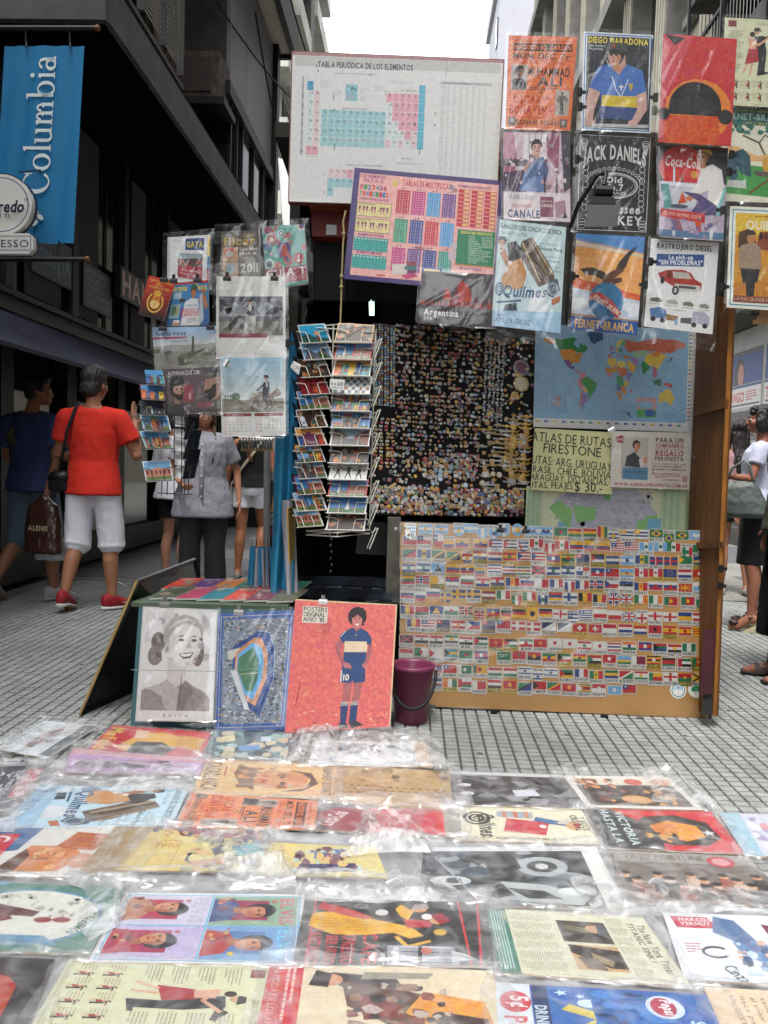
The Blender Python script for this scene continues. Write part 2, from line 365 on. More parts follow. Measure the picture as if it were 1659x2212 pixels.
def sleeve(parent, q, seed, over=.014, lift=.006, amp=.008, tail=0.0, nu=40, nv=50, m=None, name='plastic_sleeve', wave=.004, ncr=60):
    """loose crinkled plastic cover over a sheet; tail lets it hang past the lower edge"""
    n = -((q[1] - q[0]).cross(q[3] - q[0])).normalized(); f = crease_fn(seed, ncr, amp); g = Vector((seed * 3.1, seed * 1.7,0))
    W = (q[1] - q[0]).length; Hh = (q[3] - q[0]).length; eu = over / W; ev = over / Hh; tv = tail / Hh
    def fn(u, v):
        uu = -eu + u * (1 + 2 * eu); vv = -ev + v * (1 + 2 * ev + tv); k = noise.noise(Vector((uu * 3, vv * 3,0)) + g)
        a = q[0] + (q[1] - q[0]) * uu; b = q[3] + (q[2] - q[3]) * uu
        p = a + (b - a) * vv
        if vv > 1: p += Vector((noise.noise(Vector((uu * 4,5, seed))) * .03,(k) * .05, tail * .25 * noise.noise(Vector((uu * 3,1, seed))))) * ((vv - 1) / max(tv, .01))
        ed = min(1,6 * min(u, 1 - u, v, 1 - v) + .35)
        return p + n * max(.0035 + lift * .3, lift * ed + wave * k * ed + f(uu, vv) * ed + .0035)
    return obj(name, MB().grid(fn, nu, nv), m or plastic_mat(), parent, smooth=True)
# ------------------------------------------------------------------ THE SETTING: ground
def pavement_mat():
    m = bpy.data.materials.new('paving'); m.use_nodes = True; nt = m.node_tree; b = nt.nodes['Principled BSDF']; N = nt.nodes.new; L = nt.links.new
    tc = N('ShaderNodeTexCoord'); mp = N('ShaderNodeMapping'); mp.inputs['Rotation'].default_value = (0,0, YAW); L(tc.outputs['Object'], mp.inputs[0])
    br = N('ShaderNodeTexBrick'); br.offset = 0; br.inputs['Scale'].default_value = 1; br.inputs['Brick Width'].default_value = .055; br.inputs['Row Height'].default_value = .047
    br.inputs['Mortar Size'].default_value = .0050; br.inputs['Mortar Smooth'].default_value = .1
    br.inputs['Color1'].default_value = hexc('95948d') + (1,); br.inputs['Color2'].default_value = hexc('8a8982') + (1,); br.inputs['Mortar'].default_value = hexc('45423c') + (1,)
    L(mp.outputs[0], br.inputs['Vector'])
    n = N('ShaderNodeTexNoise'); n.inputs['Scale'].default_value = 1.3; n.inputs['Detail'].default_value = 8; L(tc.outputs['Object'], n.inputs['Vector'])
    mr = N('ShaderNodeMapRange'); mr.inputs[1].default_value = .3; mr.inputs[2].default_value = .7; mr.inputs[3].default_value = .75; mr.inputs[4].default_value = 1.1; L(n.outputs[0], mr.inputs[0])
    mu = N('ShaderNodeMix'); mu.data_type = 'RGBA'; mu.blend_type = 'MULTIPLY'; mu.inputs[0].default_value = 1; L(br.outputs[0], mu.inputs[6]); L(mr.outputs[0], mu.inputs[7]); L(mu.outputs[2], b.inputs['Base Color'])
    b.inputs['Roughness'].default_value = .7
    return m
YN = 7.6      # tiles are built one by one up to here
M_groove = mat('dirty_joint', '4a473f', .95,.25,30)
gr = struct(obj('ground', MB().add([(-200,-120,-.03),(200,-120,-.03),(200,400,-.03),(-200,400,-.03)],[(0,1,2,3)]), mat('asphalt', '4c4c4c', .9), None, loc=(0,0,0)))
pv = struct(obj('pavement', MB().add([S(-3.5,-14,-.008), S(5.7,-14,-.008), S(5.7, YN, -.008), S(-3.5, YN, -.008)],[(0,1,2,3)]), M_groove, None, loc=(0,0,0)))
pf = struct(obj('pavement', MB().add([S(-3.5, YN, 0), S(5.7, YN, 0), S(5.7,120,0), S(-3.5,120,0)],[(0,1,2,3)]), pavement_mat(), None, loc=(0,0,0)))
TX, TY = .055,.047
def tile_mat(name='cement_tile'):
    m = bpy.data.materials.new(name); m.use_nodes = True; nt = m.node_tree; b = nt.nodes['Principled BSDF']; N = nt.nodes.new; L = nt.links.new
    g = N('ShaderNodeNewGeometry'); sc = []
    for s, lo, hi in ((1.1,.66,1.1),(14,.78,1.12),(190,.74,1.18)):
        n = N('ShaderNodeTexNoise'); n.inputs['Scale'].default_value = s; n.inputs['Detail'].default_value = 5; L(g.outputs['Position'], n.inputs['Vector'])
        mr = N('ShaderNodeMapRange'); mr.inputs[1].default_value = .32; mr.inputs[2].default_value = .68; mr.inputs[3].default_value = lo; mr.inputs[4].default_value = hi; L(n.outputs[0], mr.inputs[0]); sc.append(mr)
    a = N('ShaderNodeMath'); a.operation = 'MULTIPLY'; L(sc[0].outputs[0], a.inputs[0]); L(sc[1].outputs[0], a.inputs[1])
    c = N('ShaderNodeMath'); c.operation = 'MULTIPLY'; L(a.outputs[0], c.inputs[0]); L(sc[2].outputs[0], c.inputs[1])
    mu = N('ShaderNodeMix'); mu.data_type = 'RGBA'; mu.blend_type = 'MULTIPLY'; mu.inputs[0].default_value = 1; mu.inputs[6].default_value = hexc('909390') + (1,)
    L(c.outputs[0], mu.inputs[7]); L(mu.outputs[2], b.inputs['Base Color']); b.inputs['Roughness'].default_value = .75
    return m
M_tile = tile_mat()
def tile_geo(mb, x, y, h, T):
    a, c = TX / 2 - .0040, TY / 2 - .0040; e = .0012; z0, z1 = -.008, h
    p = [(-a, -c, z0),(a, -c, z0),(a, c, z0),(-a, c, z0),(-a + e, -c + e, z1),(a - e, -c + e, z1),(a - e, c - e, z1),(-a + e, c - e, z1)]
    mb.add([T(x + q[0], y + q[1], q[2]) for q in p],[(4,5,6,7),(0,1,5,4),(1,2,6,5),(2,3,7,6),(3,0,4,7)])
tm = MB(); tile_geo(tm, 0,0,0, lambda x, y, z: Vector((x * CA + y * SA, -x * SA + y * CA, z)))
tile0 = obj('paving_tile', tm, M_tile, pv); tile0.location = (0,0,0)
cells = []
g = random.Random(3)
for j in range(int(2.3 / TY), int(YN / TY)):
    for i in range(int(-3.4 / TX), int(5.6 / TX)):
        x, y = (i + .5) * TX, (j + .5) * TY; cells.append((x, y))
cells_in = [c for c in cells if .35 < c[0] < 1.62 and 2.55 < c[1] < 3.75]
cells_in.sort(key=lambda c: c[1] + abs(c[0] - 1.0) * .25)
near = set()
for c in cells_in:
    w = S(c[0], c[1],0); 
    d = w - EYE; px = 829.5 + FOC * d.dot(RT) / d.dot(FW); py = 1106 - FOC * d.dot(UP) / d.dot(FW)
    if px > 930 and px < 1665 and py < 1700 + max(0,(px - 1380)) * .2 and py > 1555 and len(near) < 300: near.add(c)
first = True
tl = MB()
for c in cells:
    if c in near:
        if first: o = tile0; first = False
        else: o = tile0.copy(); COL.objects.link(o); o.parent = pv
        o.location = S(c[0], c[1], g.uniform(-.0008,.0006))
    else: tile_geo(tl, c[0], c[1], g.uniform(-.0012,.0008), S)
stuff(obj('paving_tile', tl, M_tile, pv))
lt_ = MB(); g2 = random.Random(8)
for k in range(70):
    x, y, r_ = g2.uniform(-3,2.4), g2.uniform(3.2,7.5), g2.uniform(.006,.02); a0 = g2.uniform(0,6)
    lt_.loft([[S(x + r_ * q_ * math.cos(a0 + k2) * (1 + .4 * math.sin(3 * k2 + a0)), y + r_ * q_ * .7 * math.sin(a0 + k2), z) for k2 in [j * .785 for j in range(8)]] for q_, z in ((1,.0005),(.9,.0022))])
stuff(obj('litter', lt_, mat('litter_brown', '4a4438', .9,.4,40), pv))
# dark bands laid in the paving further up the street
M_dark = mat('dark_paving', '5b5b5d', .7,.2,3)
bands = MB()
for x0, x1, y0, y1 in ((-3.5,-2.35,7.7,60),(-2.35,-.6,8.1,9.6),(-2.35,-.6,10.6,12.0),(-2.35,-.6,14,16),(3.6,5.7,7.7,9.4),(3.6,5.7,10.8,13.2),(3.6,5.7,15,18)):
    bands.add([S(x0, y0,.004), S(x1, y0,.004), S(x1, y1,.004), S(x0, y1,.004)],[(0,1,2,3)])
struct(obj('paving_band', bands, M_dark, None))
# ------------------------------------------------------------------ left building: recessed shops under a deep black canopy
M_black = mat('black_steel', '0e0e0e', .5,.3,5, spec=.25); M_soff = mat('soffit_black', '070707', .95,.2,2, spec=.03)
M_conc = mat('grey_concrete', '4c4a48', .85,.25,4,.3,60); M_concd = mat('stained_concrete', '4a4744', .9,.35,2.5,.3,50)
M_glass = mat('dark_glass', '0d1012', .06,.1,2, spec=.8); M_gglass = mat('grey_glass', '14171a', .08,.2,1.5, spec=.35)
M_panel = mat('grey_panel', '6a6a6d', .5,.15,2); M_beige = mat('beige_render', '6b6458', .85,.2,5)
LB = thing('shop_building', 'dark shop building with deep black canopy and blue awning on the left side', 'building', S(-3.4,10,0))
def sb(name, x0, x1, y0, y1, z0, z1, m, par=LB): return obj(name, MB().box(x0, x1, y0, y1, z0, z1, S), m, par)
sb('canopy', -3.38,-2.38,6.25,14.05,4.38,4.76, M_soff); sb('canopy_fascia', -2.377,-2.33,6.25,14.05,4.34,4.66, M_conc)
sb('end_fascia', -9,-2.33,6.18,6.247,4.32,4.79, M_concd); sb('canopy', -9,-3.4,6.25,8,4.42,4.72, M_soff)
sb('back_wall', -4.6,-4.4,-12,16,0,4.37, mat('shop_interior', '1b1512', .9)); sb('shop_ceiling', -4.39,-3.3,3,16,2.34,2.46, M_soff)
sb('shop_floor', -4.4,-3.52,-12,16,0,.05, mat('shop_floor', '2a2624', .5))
sb('fascia_board', -3.42,-3.28,2.5,16,2.3,2.48, mat('fascia_brown', '171513', .5,.2)); sb('fascia_moulding', -3.27,-3.22,2.5,16,2.41,2.45, M_black)
aw = MB().add([S(-3.27,3.2,2.28), S(-3.27,13.5,2.28), S(-2.6,13.5,1.86), S(-2.6,3.2,1.86), S(-3.27,3.2,2.26), S(-3.27,13.5,2.26), S(-2.6,13.5,1.83), S(-2.6,3.2,1.83)],[(0,1,2,3),(7,6,5,4),(3,2,6,7),(0,3,7,4),(1,5,6,2)])
obj('awning', aw, mat('navy_canvas', '23263a', .8,.15,6), LB)
sb('plinth', -3.5,-3.36,-12,16,.05,.32, M_black)
sb('corner_pier', -3.6,-3.3,15.5,16.3,0,4.55, M_concd)
for k, y in enumerate((3.2,5.0,6.6,7.9,9.3,10.9,12.6,14.2)):
    sb('mullion', -3.37,-3.27, y, y + .13,2.48,4.38, M_black); sb('shop_pillar', -3.5,-3.36, y + .1, y + .32,.32,2.3, M_black)
ys = (3.33,5.13,6.73,8.03,9.43,11.03,12.73,14.33); ye = (5.0,6.6,7.9,9.3,10.9,12.6,14.2,15.5)
for a, b in zip(ys, ye):
    f = obj('window', MB().box(-3.36,-3.34, a, b, 2.48,4.375, S), M_gglass, LB)
    for t in (.33,.66): obj('glazing_bar', MB().box(-3.335,-3.32, a + (b - a) * t, a + (b - a) * t + .02,2.5,4.34, S), M_black, f)
    if b < 13: sb('shop_window', -3.46,-3.45, a + .2, b, .32,2.3, M_glass)
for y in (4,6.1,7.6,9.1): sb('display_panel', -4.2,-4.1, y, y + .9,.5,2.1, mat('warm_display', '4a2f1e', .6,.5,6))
# pale stone panels seen above the shops
for y0, y1 in ((7.0,7.7),(8.1,8.6),(9.6,10.1),(11.1,11.6)): sb('stone_panel', -3.318,-3.30, y0, y1,2.5,4.3, mat('pale_stone', '2b2926', .8,.25,4))
def wall_print(c, name, x, y0, z1, y1, z0, par, m=None): return c.build(name, [S(x, y0, z1), S(x, y1, z1), S(x, y1, z0), S(x, y0, z0)], par, m, step=.0006)
M_print = print_mat()
hb = thing('shop_sign', 'dark sign with gold capital letters HALSEY above the awning', 'sign', S(-3.25,9.2,2.9))
obj('letter_board', MB().box(-3.26,-3.2,8.98,10.7,2.86,3.2, S), M_black, hb)
c = Cv(60,12, '111'); c.t('HALSEY', 2,10.4,9, 'b98', w=56, b=1); wall_print(c, 'lettering', -3.198,8.99,3.19,10.69,2.87, hb)
hb = thing('painted_reflection', 'painted reflection of a dark blue tourist notice, letters reversed, in the upper window', 'sign', S(-3.29,8.2,2.8))  # notice mirrored in the glass: its reflection is painted as reversed print
obj('letter_board', MB().box(-3.295,-3.28,8.16,8.95,2.62,3.06, S), M_black, hb)
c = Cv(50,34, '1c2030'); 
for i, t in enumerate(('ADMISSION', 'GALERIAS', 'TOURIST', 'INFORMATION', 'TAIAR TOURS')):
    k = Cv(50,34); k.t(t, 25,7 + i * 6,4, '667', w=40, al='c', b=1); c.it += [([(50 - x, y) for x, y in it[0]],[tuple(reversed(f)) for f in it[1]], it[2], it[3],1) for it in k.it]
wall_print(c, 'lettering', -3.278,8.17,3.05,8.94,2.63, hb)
hb = thing('painted_reflection', 'painted reflection of dim green Argentina lettering behind the black bars at far left', 'sign', S(-3.29,7.2,2.8))  # second reflection in the glass, painted as reversed print on a dark board
obj('letter_board', MB().box(-3.295,-3.28,7.05,7.9,2.7,3.1, S), M_black, hb)
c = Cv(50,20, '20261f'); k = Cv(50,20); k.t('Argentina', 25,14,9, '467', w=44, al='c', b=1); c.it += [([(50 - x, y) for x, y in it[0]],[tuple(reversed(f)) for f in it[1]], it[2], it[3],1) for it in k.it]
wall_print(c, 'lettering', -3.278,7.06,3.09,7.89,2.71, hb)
# upper floors
UB = thing('office_building', 'grey upper floors with mesh screen and glazing above the black canopy', 'building', S(-2.5,10,4.9))
def ub(name, x0, x1, y0, y1, z0, z1, m): return obj(name, MB().box(x0, x1, y0, y1, z0, z1, S), m, UB)
ub('wall', -6,-3.42,6.3,11,4.8,11, M_beige)
ub('corner_wall', -6,-2.42,14.06,14.3,0.02,11, M_black)
ub('glazing', -3.4,-2.52,10.95,14.05,4.77,5.75, M_gglass); ub('upper_wall', -3.4,-2.56,10.95,14.05,5.76,11, M_concd)
for y in (10.96,11.35,11.7,12.5,13.3): ub('mullion', -2.518,-2.48, y, y + .04,4.77,5.74, M_black)
ub('beam', -2.55,-2.44,10.7,14.05,5.75,5.92, M_black)
for i in range(3): ub('grey_panel', -2.555,-2.5,10.95 + i * 1.035,11.965 + i * 1.035,5.94,7.95, M_panel)
ub('bay_window', -3.415,-3.38,9.2,10.6,4.85,7.2, M_glass)
ar = MB(); pts = []
for k in range(9): a = math.pi * k / 8; pts.append((9.9 - .75 * math.cos(a),6.2 + .8 * math.sin(a)))
pts = [(9.15,4.85)] + pts + [(10.65,4.95)]
ar.tube([S(-3.35, y, z) for y, z in pts],.07,6); obj('window_arch', ar, mat('arch_stone', '7c7260', .8,.2), UB)
ub('shutter', -3.37,-3.3,9.3,9.9,4.85,6.0, mat('brown_shutter', '5a3a2b', .8,.3))
ub('balcony_slab', -3.6,-2.25,8.4,14.4,8.0,8.4, mat('slab_grey', 'a39a90', .9,.12)); ub('slab_edge', -2.248,-2.16,8.4,14.4,7.93,8.45, M_black); ub('slab_edge', -3.6,-2.16,14.402,14.47,7.93,8.45, M_black)
# wire screen
sc = MB()
for i in range(48):
    y = 6.3 + i * .044
    sc.add([S(-2.42, y, 4.97), S(-2.42, y + .014,4.97), S(-2.42, y + .014,9), S(-2.42, y, 9)],[(0,1,2,3)])
for i in range(90):
    z = 4.98 + i * .045; sc.add([S(-2.415,6.3, z), S(-2.415,8.4, z), S(-2.415,8.4, z + .014), S(-2.415,6.3, z + .014)],[(0,1,2,3)])
stuff(obj('wire_mesh', sc, mat('screen_wire', '86847f', .6), UB))
for y in (6.28,7.2,7.8,8.39): ub('screen_post', -2.45,-2.39, y, y + .045,4.93,9, M_conc)
ub('screen_rail', -2.45,-2.39,6.2,8.44,4.80,4.84, M_conc)
acb = thing('air_conditioner', 'rusty patched air conditioner box sticking out below the grey balcony slab', 'air conditioner', S(-2.4,10.2,6.6))
obj('casing', MB().box(-3.4,-2.5,10.35,10.9,5.55,6.1, S), mat('rust_patch', '4d3f3b', .8,.6,9), acb); obj('bracket', MB().box(-3.4,-2.42,10.3,10.94,5.46,5.545, S), M_black, acb); obj('grille', MB().box(-3.3,-2.6,10.33,10.348,5.62,6.02, S), mat('ac_grille', '3a2a28', .7,.5,30), acb)
wires = MB()
for a, b in ((S(-2.0,12,7.9), S(-1.6,16,7.6)),(S(-2.2,11,6.9), S(-2.2,14,6.2)),(S(-2.6,10.6,6.8), S(-1.5,15,7.1))):
    wires.tube([a.lerp(b, t / 8) - Vector((0,0,.5 * math.sin(math.pi * t / 8) * .6)) for t in range(9)],.012,5)
tag(obj('overhead_cable', wires, M_black), 'sagging black cables strung from the grey building towards the street', 'cable')
# left side behind the camera, keeps the street a canyon
tag(obj('street_front', MB().box(-6,-3.6,-30,2.4,0,22, S), M_concd), 'tall stained concrete front on the near left side of the street', 'building')
tag(obj('street_front', MB().box(5.75,9,-30,9.5,0,22, S), M_conc), 'tall grey concrete front on the near right side of the street', 'building')
# ------------------------------------------------------------------ far buildings
FT = thing('apartment_tower', 'weathered concrete apartment tower with deep balconies beyond the periodic table', 'building', S(-8,40,0))
def ft(name, x0, x1, y0, y1, z0, z1, m): return obj(name, MB().box(x0 - .75, x1 - .75, y0, y1, z0, z1, S), m, FT)
M_tow = mat('tower_concrete', 'a09f97', .9,.3,.8)
ft('wall', -16,-5.5,36.6,50,0,42, M_tow)
for k in range(13):
    z = 2.5 + k * 3
    ft('balcony', -9.5,-4.9,35.4,36.59, z, z + .95, M_tow); ft('balcony', -5.49,-4.7,37.2,41, z, z + .9, M_tow); ft('balcony', -5.49,-4.7,43,49, z, z + .9, M_tow)
    ft('window', -8.6,-7.0,36.5,36.58, z + 1.1, z + 2.6, M_gglass); ft('window', -6.7,-5.7,36.5,36.58, z + 1.0, z + 2.7, M_glass)
    ft('window', -5.48,-5.45,37.6,40.5, z + 1.1, z + 2.6, M_glass); ft('window', -5.48,-5.45,43.5,48.5, z + 1.1, z + 2.6, M_glass)
    ft('pier', -5.48,-4.8,41.3,42.6, z, z + 3, M_concd)
pc = thing('condenser_unit', 'white condenser box on the tower balcony left of the periodic table', 'air conditioner', S(-5.7,35.2,11.9))
obj('casing', MB().box(-7.2,-6.4,34.9,35.38,11.5,12.3, S), mat('white_metal', 'c8c8c4', .5), pc)
obj('fan', MB().tube([S(-6.8,34.88,11.9), S(-6.8,34.84,11.9)],.3,14), M_black, pc)
M_grey0 = mat('rail_grey', '8a8a8a', .6)
fb = thing('pale_building', 'pale hazy office block at the end of the street against the sky', 'building', S(12,85,0))
M_pale = mat('pale_wall', '9c9c9e', .9,.05,1)
obj('wall', MB().box(8,20,84,96,0,45, S), M_pale, fb)
for k in range(5): obj('ledge', MB().box(7.8,20,83.7,83.99,30 + k * 4,30.5 + k * 4, S), mat('pale_ledge', 'b8b8b8', .9), fb)
obj('railing', MB().box(7.9,8.05,83.4,83.6,42,46, S), M_grey0, fb)
fb = thing('low_building', 'pale lower roof block just above the periodic table board', 'building', S(6,70,0))
obj('wall', MB().box(5.6,12.6,66,76,0,38.3, S), mat('pale_grey_wall', '94949a', .9,.05,1), fb); obj('parapet', MB().box(5.3,12.6,65.7,76,38.32,39.4, S), M_pale, fb)
for k in range(8): obj('window', MB().box(5.5,5.59,67,68,6 + k * 4,8 + k * 4, S), M_gglass, fb)
# ------------------------------------------------------------------ right side
RB = thing('stone_building', 'old stone building with fluted pilasters and ledges on the right side', 'building', S(6,26,0))
M_stone = mat('warm_stone', '8d8878', .85,.2,2,.2,30); M_stoned = mat('grey_stone', '6f6d68', .85,.25,2)
def rb(name, x0, x1, y0, y1, z0, z1, m, par=None): return obj(name, MB().box(x0, x1, y0, y1, z0, z1, S), m, par or RB)
rb('wall', 5.8,9,9.6,44,0,34, M_stone)
for k in range(9):
    y = 16 + k * 3.2
    pl = rb('pilaster', 5.3,5.79, y, y + .9,6,34, M_stoned)
    for j in range(4): rb('flute', 5.27,5.298, y + .06 + j * .21, y + .18 + j * .21,6.2,34, M_stone, pl)
    for z in range(7,33,4):
        wdw = rb('window', 5.74,5.79, y + 1.15, y + 2.95, z, z + 2.7, M_gglass); rb('sill', 5.6,5.738, y + 1.05, y + 3.05, z - .22, z - .02, M_stoned, wdw); rb('frame', 5.71,5.738, y + 2.0, y + 2.1, z, z + 2.7, mat('white_frame', 'aaa', .6), wdw)
for z in (5.4,13.6,21.6,29.6): rb('cornice', 4.9,5.78,12.5,44, z, z + .45, M_stoned)
RM = thing('modern_building', 'grey office front with mesh balconies above the right hand posters', 'building', S(6,13,0))
for k in range(7):
    z = 5.6 + k * 1.9
    rb('balcony_slab', 4.7,5.74,10,15.7, z, z + .3, M_concd, RM); rb('glass_band', 5.6,5.74,10,15.7, z + .32, z + 1.88, M_glass, RM)
    rb('rail', 4.72,4.78,10,15.7, z + 1.1, z + 1.16, M_black, RM)
    w = MB()
    for i in range(40): y = 10 + i * .14; w.add([S(4.75, y, z + .3), S(4.75, y + .03, z + .3), S(4.75, y + .03, z + 1.1), S(4.75, y, z + 1.1)],[(0,1,2,3)])
    stuff(obj('balcony_mesh', w, mat('screen_wire'), RM))
for y in (10.2,12,13.8,15.5): rb('post', 4.66,4.72, y, y + .07,5.6,19, M_black, RM)
# hoarding with posters on the right, low
HO = thing('hoarding', 'street hoarding plastered with tango show posters behind the walking women', 'hoarding', S(5.6,14,0))
rb('board', 5.6,5.7,9.7,22,.5,3.6, mat('hoarding_white', 'a8a8a6', .7,.15,3), HO); rb('kerb', 5.2,5.75,9.7,22,0,.28, M_concd, HO)
rb('canopy', 4.9,5.75,9.7,22,3.62,3.9, M_concd, HO)
for y in (11,12.6,14.2,15.8): rb('post', 5.52,5.58, y, y + .04,.3,.95, mat('grey_post', '8a8a8a', .5), HO)
rb('rail', 5.5,5.56,9.7,20,.9,.95, mat('grey_post'), HO)
for k in range(5):
    w0 = PS(1569,850,5.59); y1 = w0.x * SA + w0.y * CA - k * 1.62; y0 = y1 - 1.5
    c = Cv(80,30, 'c9c6c2'); c.r(0,0,80,3, '1d3a78'); c.t('TANGO', 3,22,13, 'b22', w=40, b=1); c.txtlines(47,9,28,4,3.5,1.6, 'a33'); c.r(3,25,74,2.5, '444')
    wall_print(c, 'poster', 5.596, y1,2.66, y0,2.28, HO)
    c = Cv(80,30, '24407c'); c.e(30,22,12,16, '251a18'); c.e(33,22,7,11, 'a76'); c.r(0,0,80,4, '555'); wall_print(c, 'poster', 5.596, y1,3.25, y0,2.68, HO)
    for j in range(4):
        a = y1 - j * .39; c = Cv(20,30, '2a1a1a'); c.r(0,0,20,8, '3a3036'); c.fig(10,27,22, 'a22', 'a33', 'b86', '211', .1,.2,1); c.e(14,18,4,6, 'b63'); c.r(2,27,16,2, '667'); wall_print(c, 'poster', 5.595, a, 2.22, a - .36,1.72, HO)
        c = Cv(20,30, '5a1c1c'); c.blob(0,4,20,20,['a82', '834', '357'],12,4, j + k); c.txtlines(2,24,16,2,3,1.6, 'db8'); wall_print(c, 'poster', 5.595, a, 1.66, a - .36,1.12, HO)
# white canvas sail and street banner behind the kiosk
tag(obj('canvas_sail', MB().slab([P(601,340,8.6), P(612,345,8.6), P(668,486,8.2), P(611,486,8.2)],.02), mat('white_canvas', 'd5d5d5', .8,.06)), 'white slanting canvas between the grey building and the kiosk', 'canvas')
for x, y in ((18,752),(92,768),(178,790)):
    b0 = PS(x, y, -3.9); t = thing('spot_lamp', 'small warm spot lamp lit inside the shop, %s from the left edge' % {18: 'first', 92: 'second', 178: 'third'}[x], 'lamp', b0, 'spot lamps in the shop')
    obj('housing', MB().tube([b0 + Vector((0,0,.12)), b0 + Vector((0,0,.01))],.035,10), M_black, t); obj('bulb', MB().ball(b0,.026, n=10, m=6), mat('warm_bulb', 'ffc98a', .5,0,1, emit=14), t)
# ------------------------------------------------------------------ shop banner and round cafe sign, upper left
M_iron = mat('dark_iron', '23211f', .5,.3,9); M_chrome = mat('bright_steel', 'b5b5b2', .25,.1,9, metal=.9); M_wire = mat('white_wire', 'b4b3a8', .4,.15,20)
M_bwire = mat('dark_wire', '26262c', .45,.2,20); M_wood = mat('orange_wood', '613c18', .55,.35,5,.15,30, stretch=(8,8,.8)); M_card = mat('brown_card', 'a5835a', .85,.12,10)
M_wht = mat('white_enamel', 'd2d2cc', .35,.06,4); M_dk = mat('black_paint', '101010', .6,.3,6); M_rust = mat('rusty_frame', '5c5a50', .7,.35,14,.2,40); M_red = mat('red_paint', '6e1c14', .55,.25,6)
M_rope = mat('hemp_rope', '9a8a63', .9,.2,60); M_paper = mat('white_paper', 'c9c9c6', .6,.05,10); M_grey = mat('grey_steel', '75767a', .45,.2,8)
for (xa, xb, y, lab) in ((-60,213,60.5, 'dark pole above the blue banner, ending in a wooden knob'),(-60,191,560, 'dark pole below the blue banner and the round sign')):
    t = thing('banner_pole', lab, 'pole', P(xb, y, 5.75)); obj('pole', MB().tube([P(xa, y, 5.75), P(xb - 5, y, 5.75)],.017,8), M_iron, t); obj('knob', MB().ball(P(xb - 3, y, 5.75),.021), M_wood, t)
q = [P(8,97,5.75), P(181,97,5.75), P(158,525,5.72), P(-20,522,5.72)]
bn = MB().grid(lambda u, v: q[0].lerp(q[1], u).lerp(q[3].lerp(q[2], u), v) + Vector((0,.012 * math.sin(u * 9 + v * 1.5) * (.3 + v * .7) + .006 * math.sin(u * 23 + v * 3) + .014,0)),40,24)
ban = tag(obj('shop_banner', bn, mat('blue_cloth', '0f6c9c', .7,.08,3,.1,90), smooth=True), 'blue hanging banner with white vertical lettering and a woven diamond logo', 'banner')
for x in (55,150): obj('hook', MB().tube([P(x, 62,5.75), P(x + 1,90,5.75), P(x + 2,101,5.73)],.006,5), M_dk, ban)
obj('hook', MB().tube([P(128,520,5.72), P(126,535,5.74), P(124,558,5.75)],.006,5), M_dk, ban)
def arcstrip(cx, cy, rx, ry, ix, iy, a0, a1, n=18, dx=0):
    o = [(cx + rx * math.cos(R(a0 + (a1 - a0) * k / n)), cy + ry * math.sin(R(a0 + (a1 - a0) * k / n))) for k in range(n + 1)]
    i = [(cx + dx + ix * math.cos(R(a0 + (a1 - a0) * k / n)), cy + iy * math.sin(R(a0 + (a1 - a0) * k / n))) for k in range(n + 1)]
    return [[o[k], o[k + 1], i[k + 1], i[k]] for k in range(n)]
def rc(x, y, w, h): return [[(x, y),(x + w, y),(x + w, y + h),(x, y + h)]]
def stem(x, y0, y1, s=.11, base=1): return rc(x, y0, s, y1 - y0) + (rc(x - .06, y0, s + .12,.04) if base else []) + [[(x - .07, y1 - .07),(x, y1),(x, y1 - .1)]]
SER = {'C': (arcstrip(.4,.46,.4,.48,.27,.43,38,322, dx=.02) + rc(.68,.62,.035,.28),.78), 'o': (arcstrip(.3,.3,.3,.32,.17,.27,0,360),.64), 'l': (stem(.07,0,1.0),.26),
       'u': (rc(.06,.1,.11,.5) + rc(0,.56,.1,.04) + arcstrip(.26,.14,.2,.16,.09,.1,180,330) + stem(.4,0,.6) + rc(.34,.56,.1,.04),.62),
       'm': (stem(.06,0,.6) + arcstrip(.3,.4,.15,.2,.06,.14,0,170) + stem(.36,0,.42) + arcstrip(.6,.4,.15,.2,.06,.14,0,170) + stem(.66,0,.42),.9),
       'b': (rc(.06,0.03,.11,.97) + rc(-.02,.95,.14,.04) + arcstrip(.33,.3,.28,.32,.16,.27,0,360),.66), 'i': (stem(.07,0,.6) + arcstrip(.12,.82,.08,.08,0,0,0,360,10),.26),
       'a': (arcstrip(.22,.17,.22,.19,.1,.13,0,360) + rc(.34,.02,.11,.42) + arcstrip(.25,.42,.2,.2,.09,.15,0,160) + rc(.34,0,.16,.05),.52)}
c = Cv(173,428); x = 0; polys = []
for ch in 'Columbia':
    ps, wd_ = SER[ch]; polys += [[(115 - b * 59,322 - (x + a) * 59 * 1.06) for a, b in p_] for p_ in ps]; x += wd_ + .02
c.many(polys, 'cfdcdc'); c.build('lettering', q, ban, print_mat(), step=.0003, off=.003); c = Cv(173,428)
for i in range(3):
    for j in range(2):
        cx, cy = 70 + (i + j) * 11 - 6,350 + (i - j) * 13 + 10; a = 45
        for k in range(1): c.e(cx + 4, cy, 8.5,5.2, 'cfdcdc', rot=45 if j else -45, n=8)
c.build('logo', q, ban, print_mat(), step=.0003, off=.003)
st = thing('cafe_sign', 'round white cafe sign with blue rim over a rounded tab, cut by the left edge', 'sign', P(5,545,5.35))
def disc(cx, cy, r, Y, d, n=32): return MB().loft([[P(cx + r * math.cos(2 * math.pi * k / n), cy + r * math.sin(2 * math.pi * k / n), Y) + Vector((0, dd, 0)) for k in range(n)] for dd in (0, d)])
obj('sign_body', disc(3,442,66,5.35,.05), M_wht, st); obj('sign_rim', disc(4,442,68,5.38,.07), mat('blue_rim', '12123a', .4), st)
rr = [(-60,504),(62,504),(71,512),(71,538),(62,548),(-60,548)]
